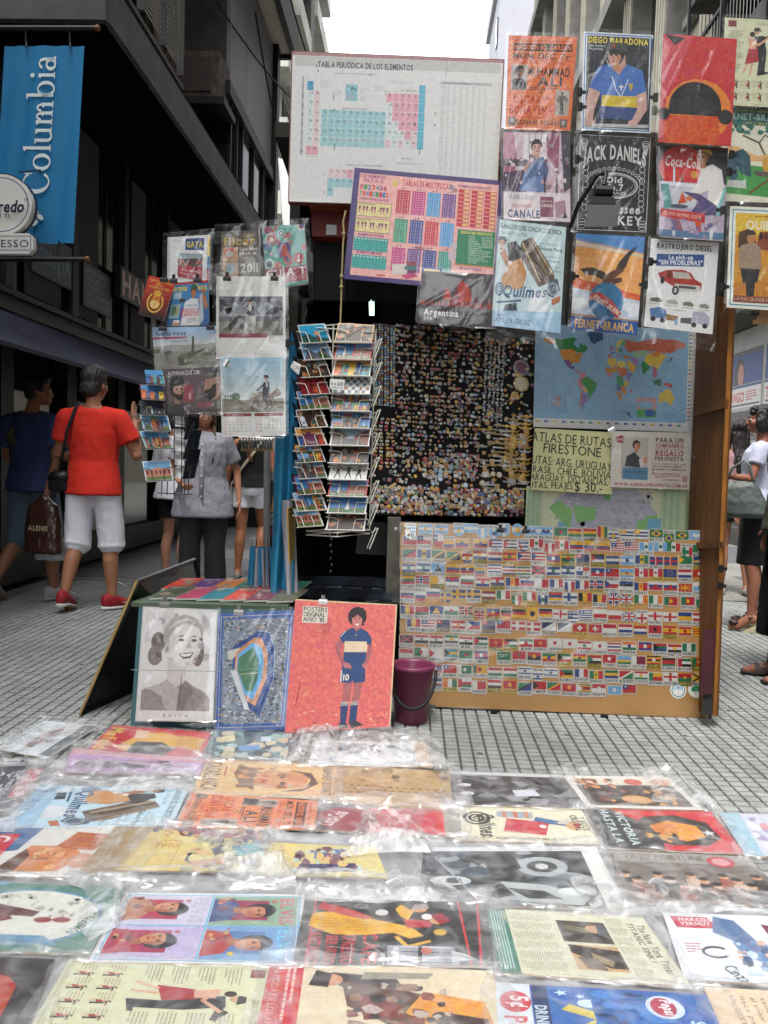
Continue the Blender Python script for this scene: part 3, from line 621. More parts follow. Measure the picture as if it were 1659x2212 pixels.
obj('tab', MB().loft([[P(a, b, 5.33) + Vector((0, d, 0)) for a, b in rr] for d in (0,.05)]), M_wht, st); obj('tab_rim', MB().loft([[P(a + 5, b, 5.40) + Vector((0, d, 0)) for a, b in rr] for d in (0,.05)]), mat('blue_rim'), st)
c = Cv(160,180); c.ring(85,70,59,59,2, '22285a', 40); c.t('Segafredo', 133,86,25, '10102e', al='r', b=1, sl=.2, w=124, sp=.04); c.t('®', 134,62,6, '223'); c.t('ZANETTI', 102,98,8, '334', al='r', w=70)
q = [P(-82,372,5.325), P(78,372,5.325), P(78,552,5.325), P(-82,552,5.325)]; c.build('lettering', q, st, None, step=.0003)
c = Cv(160,180); c.fr(10,137,139,32,1.5, '22285a'); c.t('ESPRESSO', 144,162,16, '1a2030', al='r', w=118)
c.build('tab_lettering', q, st, None, step=.0003)
obj('hanger', MB().tube([P(40,372,5.5), P(88,367,5.5), P(86,375,5.5)],.005,5), M_dk, st)
# ------------------------------------------------------------------ newspaper kiosk body
KX0, KX1, KF, KB, KT = -.46,1.68,4.24,5.7,2.72
KI = thing('news_kiosk', 'dark green-black street kiosk crowded with posters, pins and maps', 'kiosk', (.6,4.9,0))
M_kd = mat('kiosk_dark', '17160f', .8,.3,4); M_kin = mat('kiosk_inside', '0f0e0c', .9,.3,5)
def kb(name, x0, x1, y0, y1, z0, z1, m, par=None): return obj(name, MB().box(x0, x1, y0, y1, z0, z1), m, par or KI)
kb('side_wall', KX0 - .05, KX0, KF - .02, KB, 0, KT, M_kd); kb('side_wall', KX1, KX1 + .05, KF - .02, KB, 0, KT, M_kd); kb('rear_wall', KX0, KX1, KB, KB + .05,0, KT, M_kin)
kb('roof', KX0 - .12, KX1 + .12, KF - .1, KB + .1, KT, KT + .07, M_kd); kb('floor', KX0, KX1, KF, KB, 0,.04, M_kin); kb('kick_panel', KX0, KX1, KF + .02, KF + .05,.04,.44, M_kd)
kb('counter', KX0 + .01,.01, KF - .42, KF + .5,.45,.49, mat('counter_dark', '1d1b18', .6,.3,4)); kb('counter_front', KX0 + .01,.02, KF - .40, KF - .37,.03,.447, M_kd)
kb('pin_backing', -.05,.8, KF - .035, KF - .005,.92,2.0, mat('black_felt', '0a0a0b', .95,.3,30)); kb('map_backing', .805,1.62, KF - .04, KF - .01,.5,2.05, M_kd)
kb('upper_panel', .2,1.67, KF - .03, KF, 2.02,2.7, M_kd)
fp = P(851,1120,4.05); obj('frame_post', MB().slab(qP([(838,1118),(866,1118),(866,1312),(832,1312)],4.06),.05), M_rust, KI)
obj('glass_pane', MB().slab(qP([(775,1128),(836,1128),(834,1200),(768,1196)],4.3),.008), mat('smoky_glass', '26292b', .1,.3,6), KI)
# roller shutter above the hatch: separate slats
sh = obj('roller_shutter', MB().slab(qP([(667,512),(748,516),(748,650),(667,648)],4.12),.03), M_dk, KI)
M_slat = mat('shutter_slat', '2b2b2e', .5,.2,6)
for i in range(11):
    x0 = 677 + i * 6.6; obj('slat', MB().tube([P(x0,530,4.115), P(x0,648,4.115)],.0068,6), M_slat, sh)
for i in range(26):
    x0 = 746 + i * 6.6; obj('slat', MB().tube([P(x0,600 + i * .3,4.2), P(x0,650 + i * .2,4.2)],.0069,6), M_slat, sh)
obj('hinge_box', MB().slab(qP([(662,545),(676,545),(676,585),(662,583)],4.05),.04), M_grey, KI)
obj('sign_box', MB().slab(qP([(671,452),(760,458),(755,512),(674,510)],4.02),.2), M_red, KI); obj('box_top', MB().slab(qP([(668,441),(755,446),(755,455),(668,450)],4.0),.2), mat('varnished_edge', '8a4a2a', .5), KI)
tag(obj('paper_note', MB().slab(qP([(705,485),(727,486),(727,507),(704,507)],4.01),.003), M_paper), 'small blank white note stuck on the red box above the shutter', 'note')
lt = thing('fluorescent_tube', 'short lit greenish white fluorescent tube inside the dark kiosk hatch', 'lamp', P(803,664,4.9))
obj('tube', MB().slab(qP([(797,648),(808,648),(808,680),(798,680)],4.7),.02), mat('tube_light', 'bfffdc', .5,0,1, emit=1.6), lt); obj('socket', MB().slab(qP([(796,640),(809,640),(809,647.5),(796,647.5)],4.7),.03), M_dk, lt)
tag(obj('plastic_bundle', MB().loft([[P(652 + 8 * math.cos(a) + dx, y, 4.4 + .02 * math.sin(a)) for a in [k * .785 for k in range(8)]] for y, dx in ((648,6),(660,2),(675,5),(690,0),(705,4))]), plastic_mat('green_plastic', .3,.25)), 'twist of clear plastic hanging inside the left of the hatch', 'plastic')
rp = thing('rope', 'knotted hemp rope hanging from the periodic table down to the postcard rack', 'rope', P(740,700,3.72))
rpts = [(747,455),(741,480),(743,503),(741,530),(738,600),(737,650),(735,700)]
obj('cord', MB().tube([P(x, y, 3.74) for x, y in rpts],.0042,6), M_rope, rp)
for x, y in ((742,505),(737.5,597),(737,620)): obj('knot', MB().ball(P(x, y, 3.74),.009, n=8, m=6), M_rope, rp)
# interior stock: dark magazines on the counter and a chain of trinkets
def mag_stack():
    g = random.Random(12); k = 0
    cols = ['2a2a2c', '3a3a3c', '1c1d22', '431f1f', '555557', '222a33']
    for i in range(26):
        x = 648 + (i % 13) * 15 + g.uniform(-4,4); y = 1262 + (i // 13) * 24 + g.uniform(-5,5); Y = 4.25 - (i // 13) * .22
        z = .492 + .012 * (i % 3) + .03 * (1 - i // 13)
        c0 = P(x, y, Y); cx = c0.x; a = g.uniform(-.5,.2)
        u = Vector((math.cos(a), math.sin(a),0)) * .11; v = Vector((-math.sin(a), math.cos(a),.12)) * .085
        b = Vector((cx, Y, z)); qq = [b - u + v, b + u + v, b + u - v, b - u - v]
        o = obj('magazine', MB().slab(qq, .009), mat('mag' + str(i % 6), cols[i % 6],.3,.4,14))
        tag(o, '%s magazine, %s from the left in the %s row on the kiosk counter' % (('dark grey', 'mid grey', 'blue black', 'dark red', 'pale grey', 'slate blue')[i % 6],('first', 'second', 'third', 'fourth', 'fifth', 'sixth', 'seventh', 'eighth', 'ninth', 'tenth', 'eleventh', 'twelfth', 'last')[i % 13],('back', 'front')[i // 13]), 'magazine', 'dark magazines heaped on the shaded counter')
mag_stack()
ch = thing('trinket_chain', 'chain of silver trinkets hanging in the dark hatch below the postcards', 'trinkets', P(805,1215,4.35))
obj('string', MB().tube([P(716,1140,4.35), P(714,1262,4.35)],.0015,4), M_dk, ch)
for k in range(7): obj('trinket', MB().ball(P(715 + (k % 2) * 2 - 1,1150 + k * 14,4.34),(.006,.004,.009), n=8, m=5), M_chrome, ch)
# ------------------------------------------------------------------ clips
def clip_geo():
    b = MB(); w = .017
    b.loft([[(-w, 0,.0),(w, 0,.0),(w, -.011,.0),(-w, -.011,.0)],[(-w, -.001,.012),(w, -.001,.012),(w, -.010,.012),(-w, -.010,.012)],[(-w * .9,-.004,.02),(w * .9,-.004,.02),(w * .9,-.007,.02),(-w * .9,-.007,.02)]])
    b.box(-.007,.007,-.008,-.004,.02,.036); return b
_clip = {}
def clip(px, py, Y, rot, label, silver=0, s=1.0, wire=0):
    m = M_chrome if silver else M_dk
    if silver not in _clip:
        o = obj('binder_clip', clip_geo(), m, None, loc=(0,0,0)); _clip[silver] = o
    else: o = _clip[silver].copy(); COL.objects.link(o)
    o.location = P(px, py, Y); o.rotation_euler = (0, R(rot) , 0); o.scale = (s, s, s)
    return tag(o, label, 'clip', 'binder clips holding up the prints')
# ------------------------------------------------------------------ posters in sleeves
def poster(name, label, cat, pts, Y, c, seed=None, rot=0, tail=0, thick=.004, board=None, group=None, q=None, sm=None, **kw):
    q = planar(q) if q else qP(pts, Y)
    o = obj(name, MB().slab(q, thick), board or M_card)
    tag(o, label, cat, group)
    if c: c.build('print', q, o, rot=rot)
    if seed is not None: sleeve(o, q, seed, tail=tail, m=sm, **kw)
    return o
# right hand wooden door seen edge on, with the far right posters
dr = thing('cabinet_door', 'brown varnished kiosk door standing open edge-on at the right of the maps', 'door', PG(1535,1545))
def door(name, pts, Ys, t, m): return obj(name, MB().slab(qP(pts, Ys), t), m, dr)
door('panel', [(1508,640),(1578,640),(1543,1545),(1470,1530)],[4.1,3.78,3.72,4.05],.02, M_wood)
door('edge', [(1576,640),(1586,640),(1546,1548),(1540,1548)],[3.75,3.74,3.68,3.7],.06, mat('edge_wood', '86561e', .5,.3,6, stretch=(8,8,1)))
door('batten', [(1500,868),(1570,862),(1569,880),(1498,900)],[4.05,3.73,3.73,4.05],.012, M_wood); door('batten', [(1488,1172),(1560,1170),(1560,1182),(1488,1186)],[4.02,3.7,3.7,4.02],.012, M_wood)
door('lower_panel', [(1520,1360),(1545,1360),(1538,1500),(1512,1500)],[3.735,3.73,3.71,3.715],.004, mat('wine_paint', '3a0f1c', .6,.3,5))
door('dark_panel', [(1519,1500),(1540,1500),(1537,1546),(1516,1546)],[3.73,3.72,3.70,3.71],.004, M_dk)
# ------------------------------------------------------------------ pin board
pq = qP([(801,694),(1160,727),(1138,1119),(801,1112)],[4.17,4.17,4.14,4.14])
pb = tag(obj('pin_board', MB().slab(pq, .012), mat('black_felt')), 'black felt board covered with hundreds of enamel and gold pins', 'pin board')
PN = -((pq[1] - pq[0]).cross(pq[3] - pq[0])).normalized()
PU = (pq[1] - pq[0]).normalized(); PV = (pq[3] - pq[0]).normalized()
def pin_shape(kind, g):
    if kind == 'c': return [(math.cos(k * .7854), math.sin(k * .7854)) for k in range(8)]
    if kind == 's': return [(-.8,-1),(.8,-1),(.8,.3),(0,1.1),(-.8,.3)]
    if kind == 'r': return [(-1,-.65),(1,-.65),(1,.65),(-1,.65)]
    if kind == 'q': return [(-.8,-.8),(.8,-.8),(.8,.8),(-.8,.8)]
    if kind == 'w': return [(-2.6,-.5),(-1,-.1),(0,-.6),(1,-.1),(2.6,-.5),(1.2,.5),(.5,.35),(0,.8),(-.5,.35),(-1.2,.5)]
    if kind == '*': return [((1.1 if k % 2 == 0 else .45) * math.sin(k * math.pi / 5),-(1.1 if k % 2 == 0 else .45) * math.cos(k * math.pi / 5)) for k in range(10)]
    if kind == 'l': return [(-2.2,-.25),(2.2,-.25),(2.2,.25),(-2.2,.25)]
    return [(g.uniform(.5,1.1) * math.cos(k * .9), g.uniform(.5,1.1) * math.sin(k * .9)) for k in range(7)]
PCOL = ['b3a47c', 'c09a3a', '9c2f28', 'cac7ba', '8494a2', 'c04a36', '3a5c94', 'a8a8a2', 'd6aa38', '5f835c', '83406a', 'd0cec6', '97702f', '3d3d40', 'a6c8d8', 'b57448']
M_pin = print_mat('enamel', .3,.6,.12)
def pin_geo(mb, cx, cy, r, kind, col, ang, g, inner=None):
    r *= 1.6
    pts = pin_shape(kind, g); c0 = pq[0].lerp(pq[1], cx).lerp(pq[3].lerp(pq[2], cx), cy); ca, sa = math.cos(ang), math.sin(ang); n = len(pts); o = len(mb.v)
    for sc, d in ((1,.0006),(1,.0022),(.62,.0031)):
        for x, y in pts: mb.v.append(c0 + (PU * (x * ca - y * sa) + PV * (x * sa + y * ca)) * r * sc + PN * d)
    dm = lambda h: tuple(x * .8 for x in hexc(h)); rim = dm('8a6f35') if g.random() < .6 else dm('8f8f8c'); ic = dm(inner or col); cc = dm(col)
    mb.c += [rim] * n + [cc] * n + [ic] * n
    for k in range(n):
        mb.f.append((o + k, o + (k + 1) % n, o + n + (k + 1) % n, o + n + k)); mb.f.append((o + n + k, o + n + (k + 1) % n, o + 2 * n + (k + 1) % n, o + 2 * n + k))
    mb.f.append(tuple(o + 2 * n + k for k in range(n)))
def pins():
    g = random.Random(5); L = []
    def put(u, v, r, kind, col, ang=0, inner=None): L.append((r, u, v, kind, col, ang, inner))
    for i in range(4):                                   # strips of sky blue pairs
        for j in range(34):
            for k in (-1,1): put(.025 + i * .036 + k * .008,.015 + j * .0125 + g.uniform(-.002,.002),.0042, 'q', g.choice(['8fb4cc', 'b8c6cc', '6f93ab', 'c9a24a', '8a3a30', '5a6a72']),.5 * k)
    for col in range(5):                                 # mixed enamel in columns
        x0 = .148 + col * .108
        for j in range(34):
            for i in range(6):
                if g.random() < .72:
                    u = x0 + .008 + i * .0165 + g.uniform(-.004,.004); v = .012 + j * .0235 + g.uniform(-.005,.005)
                    if u < .3 and v > .66 and g.random() < .6: continue
                    put(u, v, g.uniform(.0036,.0068), g.choice('cccssrqx*xx'), g.choice(PCOL), g.uniform(-.5,.5), g.choice(PCOL))
    for j in range(14):
        for i in range(4): put(.03 + i * .036 + g.uniform(-.008,.008),.50 + j * .019,.0058, 'r', g.choice(['b82a24', 'c8c4ba', '2a2a2a', 'c9a030', '20407a', '9c241f']), g.uniform(-.3,.3), g.choice(['c8c4ba', 'b82a24', 'c9a030']))
    for j in range(26):
        for i in range(5): put(.70 + i * .026 + g.uniform(-.005,.005),.06 + j * .0165 + g.uniform(-.003,.003), g.uniform(.0034,.0055), g.choice('cccsx'), g.choice(['8c8f90', 'aab0b2', '6a7680', '8fb0c0', '707070', '9a8c6a']),0, g.choice(['aab0b2', '50606a', 'c0c0ba']))
    G = ['b08a35', 'c79a3a', '9c7a30']; SV = ['a9abaa', '8e908f', 'c4c5c2']
    rows = [(.50, 'w'),(.53, 's'),(.56, 'w'),(.60, 'x'),(.62, 'w'),(.65, 'l'),(.655, 'w'),(.68, 'l'),(.69, 'c'),(.71, 'w'),(.72, 'l'),(.74, 'w'),(.765, 'l'),(.78, 'c'),(.80, 'w'),(.82, 'w')]
    for k in range(34):
        v = .44 + (k // 2) * .0215; put(.885 + (k % 2) * .075 + g.uniform(-.006,.006), v, g.uniform(.0085,.0115), 'w' if k % 3 else g.choice('cx*s'), g.choice(G + SV[:1] + G), g.uniform(-.05,.05))
    for k in range(20): put(.80 + (k % 2) * .045,.50 + (k // 2) * .024,.0085, 'w' if k % 2 else 'l', g.choice(G + SV),0)
    put(.915,.178,.026, 'c', '9c9890', 0, '5a2a4a'); put(.92,.265,.025, 'c', 'a8893f', 0, 'b8b090'); put(.885,.33,.013, 'c', 'a8893f'); put(.96,.60,.014, 'c', 'a5763a'); put(.89,.70,.013, 'c', 'a5763a'); put(.89,.80,.014, 'c', '9a9a98')
    for u, v in ((.44,.80),(.80,.845),(.60,.83)): put(u, v, .0085, 'c', '7fb2d8', 0, 'd8dde0')
    for j in range(9):                                   # bottom strip of larger souvenirs
        for i in range(46):
            if g.random() < .9: put(.01 + i * .0212 + g.uniform(-.006,.006),.858 + j * .0158 + g.uniform(-.005,.005), g.uniform(.0052,.0082), g.choice('ccsrqxxx*'), g.choice(PCOL + ['c02a2a', 'c8c5bb', 'c9a030']), g.uniform(-.8,.8), g.choice(PCOL + ['c8c5bb']))
    for j in range(4): 
        for i in range(9): put(.34 + i * .033 + g.uniform(-.008,.008),.70 + j * .03 + g.uniform(-.008,.008), g.uniform(.007,.0095), g.choice('rqscx'), g.choice(['b9b7b0', '6f8f9a', 'a8852f', '8d8d88', 'a33a2a']), g.uniform(-.4,.4), g.choice(PCOL))
    for k in range(150): put(g.uniform(.68,.99), g.uniform(.03,.46), g.uniform(.0036,.0062), g.choice('cccsxrq*'), g.choice(['8c8f90', 'aab0b2', 'b08a35', '8fb0c0', '9c7a30', 'c9c4b0', '7c2420']), g.uniform(-.5,.5), g.choice(PCOL))
    for k in range(110): put(g.uniform(.02,.78), g.uniform(.66,.86), g.uniform(.0042,.0075), g.choice('ccsrqx*'), g.choice(PCOL), g.uniform(-.5,.5), g.choice(PCOL))
    for k in range(90): put(g.uniform(.69,.98), g.uniform(.44,.86), g.uniform(.006,.0095), g.choice('wc*xls'), g.choice(G + SV), g.uniform(-.2,.2), g.choice(G + SV))
    L.sort(key=lambda a: -a[0])
    rest = MB(); rest.c = []
    for k, (r, u, v, kind, col, ang, inner) in enumerate(L):
        if v > .995 or u > .995: continue
        if k < 300:
            m = MB(); m.c = []; pin_geo(m, u, v, r, kind, col, ang, g, inner); obj('pin', m, M_pin, pb)
        else: pin_geo(rest, u, v, r, kind, col, ang, g, inner)
    stuff(obj('pin', rest, M_pin, pb))
pins()
# ------------------------------------------------------------------ flag sticker board
fq = qP([(865,1128),(1527,1150),(1531,1552),(863,1523)],[3.97,3.95,3.86,3.88])
fb = tag(obj('flag_board', MB().slab(fq, .014), mat('kraft_board', '96703f', .7,.1,6)), 'tan board with rows of country flag stickers under clear plastic, standing on the paving', 'display board')
obj('board_edge', MB().slab([fq[1].lerp(fq[1] + Vector((.012,0,0)),1) - Vector((.012,0,0)), fq[1] + Vector((.016,.004,0)), fq[2] + Vector((.016,.004,-.004)), fq[2] + Vector((.001,0,-.004))],.03), M_dk, fb)
obj('board_foot', MB().slab([fq[3] + Vector((0,.012,.0)), fq[2] + Vector((0,.012,0)), fq[2] + Vector((0,.012,-.008)), fq[3] + Vector((0,.012,-.008))],.02), M_dk, fb)
FC = {'r': 'b3202a', 'w': 'd4d2cc', 'b': '23407c', 'l': '6fa3cc', 'y': 'd9a520', 'g': '22704a', 'k': '1b1b1d', 'o': 'd8722c', 'm': '7c1f38', 'd': '1f2c55', 't': '2f8a93'}
FL = """1|240,ARGENTINA,hlwl:oy;314,,hlwl:oy;398,ARGENTINA,Shlwl:oy;455,,hlwl;510,ARGENTINA,Svlwl;563,MALVINAS,Svlwl:ob;612,,Svlwl:ob;675,,Chlwl:oy;740,ARGENTINA,hlwl:Bb;808,MALVINAS,hlwl:Bb;880,,hggg:or;947,BOLIVIA,hryg:oy;1018,COLOMBIA,hryg;1078,,Svryg;1130,URUGUAY,Shwbwbw:oy;1195,URUGUAY,hwbwbw:Ky;1262,,hwbwbw:Ky;1333,BRASIL,hggg:Dy;1393,BRASIL,Shggg:Dy;1455,,hggg:Dy;1522,,hlll:Bw
2|167,,hwr:Kb;233,CHILE,hwr:Kb;300,,Shwr:Kb;350,ECUADOR,Shyybr;412,,hyybr:ob;501,ECUADOR,hyybr:ob;571,CUBA,hbwbwb:Tr;640,,hkwkwk:Tr;702,CUBA,Shbwbwb:Tr;765,PERU,vrwr:og;829,PERU,Svrwr;886,,vrwr:og;955,COLOMBIA,hyybr;1015,,Shyybr;1082,,hyybr;1150,,hrwrwrwr:Kb;1215,E.E.U.U.,hrwrwrwr:Kb;1285,GUATEMALA,vlwl:og;1354,,vlwl:og;1415,,vgwr:og;1480,MEXICO,Svgwr:og;1538,MEXICO,vgwr:og
3|163,SAN CRISTOBAL,Xgrk;232,BARBADOS,vbyb:ok;300,JAMAICA,Xgky;373,,Xgky;437,PARAGUAY,Shrwb:oy;498,PARAGUAY,hrwb:oy;568,,hrwb;638,GRANADA,hryr:og;707,,hrwrwr:Tb;775,PUERTO RICO,hrwrwr:Tb;845,BELIZE,hrbbbr:ow;915,DOMINICA,hgygkg:or;985,ANGUILA,hddd:Kr;1055,ANTIGUA,hkbw:Tr;1125,HONDURAS,hbwb;1195,,hlwl:ob;1265,SAN VICENTE,vbyg:og;1333,REP.DOMINICANA,+brw;1402,,+brw;1471,GUYANA,hggg:Ty;1540,CURACAO,hbbyb:*w
4|160,EL SALVADOR,hbwb:og;229,,hbwb:og;298,SANTA LUCIA,hlll:Ak;370,VENEZUELA,hybr;438,,hybr:*w;497,VENEZUELA,Shybr;567,COSTA RICA,hbwrwb;637,,hbwrwb;705,SURINAM,hgwrwg:*y;774,TRINIDAD,Xrrk;845,,hbwb:og;915,NICARAGUA,hbwb:og;985,PANAMA,Qwrbw;1055,HAITI,hbr:ow;1125,BERMUDA,hrrr:Kb;1194,ARUBA,hllyl:*r;1262,,vrwr:*r;1330,CANADA,vrwr:*r;1398,UNION EUROPEA,hbbb:Oy;1468,LUXEMBURGO,hrwb;1538,TURQUIA,hrrr:ow
5|155,LITUANIA,hygr;225,NORUEGA,nrbw;296,VATICANO,vyw:oy;367,SERBIA,hrbw:or;437,BULGARIA,hwgr;510,,hrwb:or;580,CROACIA,hrwb:or;652,MOLDAVIA,vbyr:oo;722,ESLOVENIA,hwbr:ob;791,MALTA,vwr;860,FRANCIA,vbwr;922,FRANCIA,Svbwr;981,,vbwr;1050,ISLANDIA,nbrw;1121,REP.CHECA,hwr:Tb;1191,ESTONIA,hbkw;1260,ANDORRA,vbyr:oo;1330,,hwbr:or;1400,ESLOVAQUIA,hwbr:or;1470,MACEDONIA,hrrr:Xy;1540,SAN MARINO,hwl:og
6|153,RUSIA,hwbr;215,RUSIA,Shwbr;276,,hwbr;336,SUECIA,Snbyy;398,,nbyy;468,SUECIA,nbyy;538,LETONIA,hmwm;608,,vgwr;671,ITALIA,Svgwr;731,ITALIA,vgwr;795,ITALIA,Svbwb:og;855,ARMENIA,hrby;926,FINLANDIA,nwbb;995,,vkyr;1064,BELGICA,vkyr;1130,,SUbrw;1191,GRAN BRETAÑA,Ubrw;1260,,vgwo;1329,IRLANDA,vgwo;1402,,vgrr:oy;1483,PORTUGAL,vgrr:oy;1545,PORTUGAL,Svgrr:oy
7|153,CHAD,vbyr;223,BIELORRUSIA,hrrg;291,BOSNIA,hbbb:Ay;361,GALES,hwg:or;431,EUSKADI,Urwg;496,EUSKADI,SUrwg;560,LIECHTENSTEIN,hbr:oy;622,ALEMANIA,Shkry;682,,hkry;746,,Shyyy:ok;808,ALEMANIA,hkry;878,IRLANDA DEL NORTE,+wrw;938,GRECIA,Shbwbwb:Kb;998,GRECIA,hbwbwbwb:Kb;1067,POLONIA,hwr;1136,,hwr;1204,,Ubrw;1265,INGLATERRA,S+wrr;1327,INGLATERRA,+wrr;1398,,+wrr;1469,UKRANIA,hby;1538,AUSTRIA,hrwr
8|183,RUMANIA,vbyr;252,MALASIA,hrwrwrw:Kb;323,NUEVA ZELANDA,hddd:Kr;395,POLINESIA FR,hrwr:oo;466,FILIPINAS,hbr:Tw;538,AUSTRALIA,hddd:Kr;609,TAIWAN,hrrr:Kb;681,,nrww;752,DINAMARCA,nrww;823,ESCOCIA,Xdww;898,,Xdww;970,SUIZA,hrrr:+w;1043,,hrrr:+w;1112,MONACO,hrw;1187,HOLANDA,hrwb;1257,,hrwb;1327,ALBANIA,hrrr:ok;1397,ESPAÑA,hryyr:or;1469,,hryyr:or;1538,,hyryryry
9|149,NUEVA GUINEA,Xkkr;221,,hrwk:*g;290,SIRIA,hrwk:*g;361,AFGANISTAN,hgwk:oy;431,IRAK,hrwk:*g;502,JORDANIA,hkwg:Tr;574,VIETNAM,hrrr:*y;644,PALESTINA,hkwg:Tr;715,IRAN,hgwr:or;784,CHINA,hrrr:*y;852,JAPON,hwww:or;923,,hwww:or;992,LIBANO,hrwwr:og;1065,COREA,hwww:or;1133,TAILANDIA,hrwbwr;1205,INDIA,howg:ob;1280,,hbrrb:ow;1350,SUDAFRICA,hrgb:Tk;1420,EGIPTO,hrwk:oy;1488,NIGERIA,vgwg
10|147,INDONESIA,hrw;218,ARGELIA,vgw:or;289,NEPAL,hwww:Tr;360,BAHAMAS,htyt:Tk;431,BANGLADESH,hggg:or;503,CAMBOYA,hbrrb:ow;611,ARABIA SAUDITA,hggg:Lw;683,MARRUECOS,hrrr:*g;754,ANGOLA,hrk:oy;825,ETIOPIA,hgyr:ob;897,KUWAIT,hgwr:Tk;968,GHANA,hryg:*k;1040,SUDAN,hrwk:Tg;1110,TUNEZ,hrrr:ow;1181,RUANDA,hllyg;1250,QATAR,vwmm;1321,UGANDA,hkyrkyr:ow;1392,KENIA,hkrrg:or;1467,EMIRATOS ARABES,hgwk:Hr;1533,CAMERUN,vgry:*y
11|285,LAOS,hrbbr:ow;355,MYANMAR,hrrr:Kb;426,PAKISTAN,vwggg:ow;498,SRI LANKA,vgoyyy:om;570,HUNGRIA,hrwg;641,,hrwg;711,ISRAEL,hwbwwwbw:*b;772,ISRAEL,Shwbwwbw:*b;833,,hwbwwwbw:*b;906,MOZAMBIQUE,hgky:Tr;978,REUNION,vbwr;1048,SENEGAL,vgyr:*g;1120,GABON,hgyb;1190,BURUNDI,Xrgw;1261,TAYIKISTAN,hrwwg:oy;1330,BENIN,hyr:Hg;1400,GEORGIA,+wrr;1468,BURKINA FASO,hrg:*y;1537,BRUNEI,Xyyk
12|285,CABO VERDE,hbbwrb;355,COSTA DE MARFIL,vowg;425,OMAN,hwrg:Hr;495,BAHREIN,vwrr;566,YEMEN,hrwk;639,KIRGUISTAN,hrrr:oy;710,TANZANIA,Xgbk;780,TIMOR,hrrr:Tk;848,CONGO,Xgry;920,MONTENEGRO,hrrr:oy;990,ZIMBABWE,hgyrkryg:Tw;1061,SINGAPUR,hrw:ow;1135,,hlll:ow;1205,,hrrr:Kb"""
def flag(c, spec, x, y, w, h):
    base, _, em = spec.partition(':'); k, cs = base[0],[FC[i] for i in base[1:]]
    if k == 'h':
        for i, q_ in enumerate(cs): c.r(x, y + h * i / len(cs), w, h / len(cs), q_)
    elif k == 'v':
        for i, q_ in enumerate(cs): c.r(x + w * i / len(cs), y, w / len(cs), h, q_)
    elif k == 'n': c.r(x, y, w, h, cs[0]); c.r(x + w * .28, y, w * .22, h, cs[2]); c.r(x, y + h * .36, w, h * .3, cs[2]); c.r(x + w * .33, y, w * .12, h, cs[1]); c.r(x, y + h * .43, w, h * .16, cs[1])
    elif k == '+': c.r(x, y, w, h, cs[0]); c.r(x + w * .4, y, w * .2, h, cs[1]); c.r(x, y + h * .38, w, h * .24, cs[1]); c.r(x + w * .42, y, w * .04, h, cs[2])
    elif k == 'X': c.p([(x, y),(x + w, y),(x, y + h)], cs[0]); c.p([(x + w, y),(x + w, y + h),(x, y + h)], cs[1]); c.l([(x, y + h),(x + w, y)], h * .22, cs[2]); (c.l([(x, y),(x + w, y + h)], h * .2, cs[2]) if cs[0] == cs[1] else 0)
    elif k == 'U': c.r(x, y, w, h, cs[0]); c.l([(x, y + h),(x + w, y)], h * .2, cs[2]); c.l([(x, y),(x + w, y + h)], h * .2, cs[2]); c.r(x + w * .38, y, w * .24, h, FC['w']); c.r(x, y + h * .34, w, h * .32, FC['w']); c.r(x + w * .43, y, w * .14, h, FC['r']); c.r(x, y + h * .41, w, h * .18, FC['r'])
    elif k == 'Q': c.r(x, y, w, h, cs[0]); c.r(x + w / 2, y, w / 2, h / 2, cs[1]); c.r(x, y + h / 2, w / 2, h / 2, cs[2]); c.star(x + w * .25, y + h * .25, h * .18, FC['b']); c.star(x + w * .75, y + h * .75, h * .18, FC['r'])
    if em:
        q_ = FC[em[1]]; a = em[0]; mx_, my = x + w / 2, y + h / 2
        if a == 'o': c.e(mx_, my, h * .22, h * .24, q_, n=10)
        if a == '*': c.star(mx_, my, h * .26, q_)
        if a == 'K': c.r(x, y, w * .42, h * .5, q_); c.star(x + w * .21, y + h * .25, h * .16, FC['w'] if em[1] != 'w' else FC['b'])
        if a == 'T': c.p([(x, y),(x + w * .42, my),(x, y + h)], q_)
        if a == 'A': c.p([(mx_, y + h * .1),(mx_ + w * .3, y + h * .9),(mx_ - w * .3, y + h * .9)], q_)
        if a == 'D': c.p([(x + w * .08, my),(mx_, y + h * .1),(x + w * .92, my),(mx_, y + h * .9)], q_); c.e(mx_, my, h * .22, h * .22, FC['b'], n=12)
        if a == 'B': c.p([(x + w * .15, y + h * .6),(x + w * .35, y + h * .2),(x + w * .5, y + h * .45),(x + w * .8, y + h * .25),(x + w * .85, y + h * .7),(x + w * .5, y + h * .8)], q_)
        if a == 'X': [c.l([(mx_ - math.cos(j) * w * .48, my - math.sin(j) * h * .48),(mx_ + math.cos(j) * w * .48, my + math.sin(j) * h * .48)], h * .1, q_) for j in (0,.7,1.57,2.4)]; c.e(mx_, my, h * .22, h * .22, q_, n=10)
        if a == 'O': [c.star(mx_ + math.cos(j * .785) * h * .3, my + math.sin(j * .785) * h * .3, h * .08, q_) for j in range(8)]
        if a == '+': c.r(mx_ - h * .1, my - h * .32, h * .2, h * .64, q_); c.r(mx_ - h * .32, my - h * .1, h * .64, h * .2, q_)
        if a == 'L': c.txtlines(x + w * .15, y + h * .3, w * .7,2, h * .2, h * .1, q_)
        if a == 'H': c.r(x, y, w * .3, h, q_)
def f2(x, y):   # zoomed photo coordinates on the board to the board plane
    dx, dy = (1500 + x * .8439) / 1.8517,(2050 + y * .8439) / 1.8517
    d = ray(dx, dy); n = (fq[1] - fq[0]).cross(fq[3] - fq[0]).normalized(); t = (fq[0] - EYE).dot(n) / d.dot(n); return EYE + d * t
M_stk = print_mat('sticker_print', .3,.5,.05)
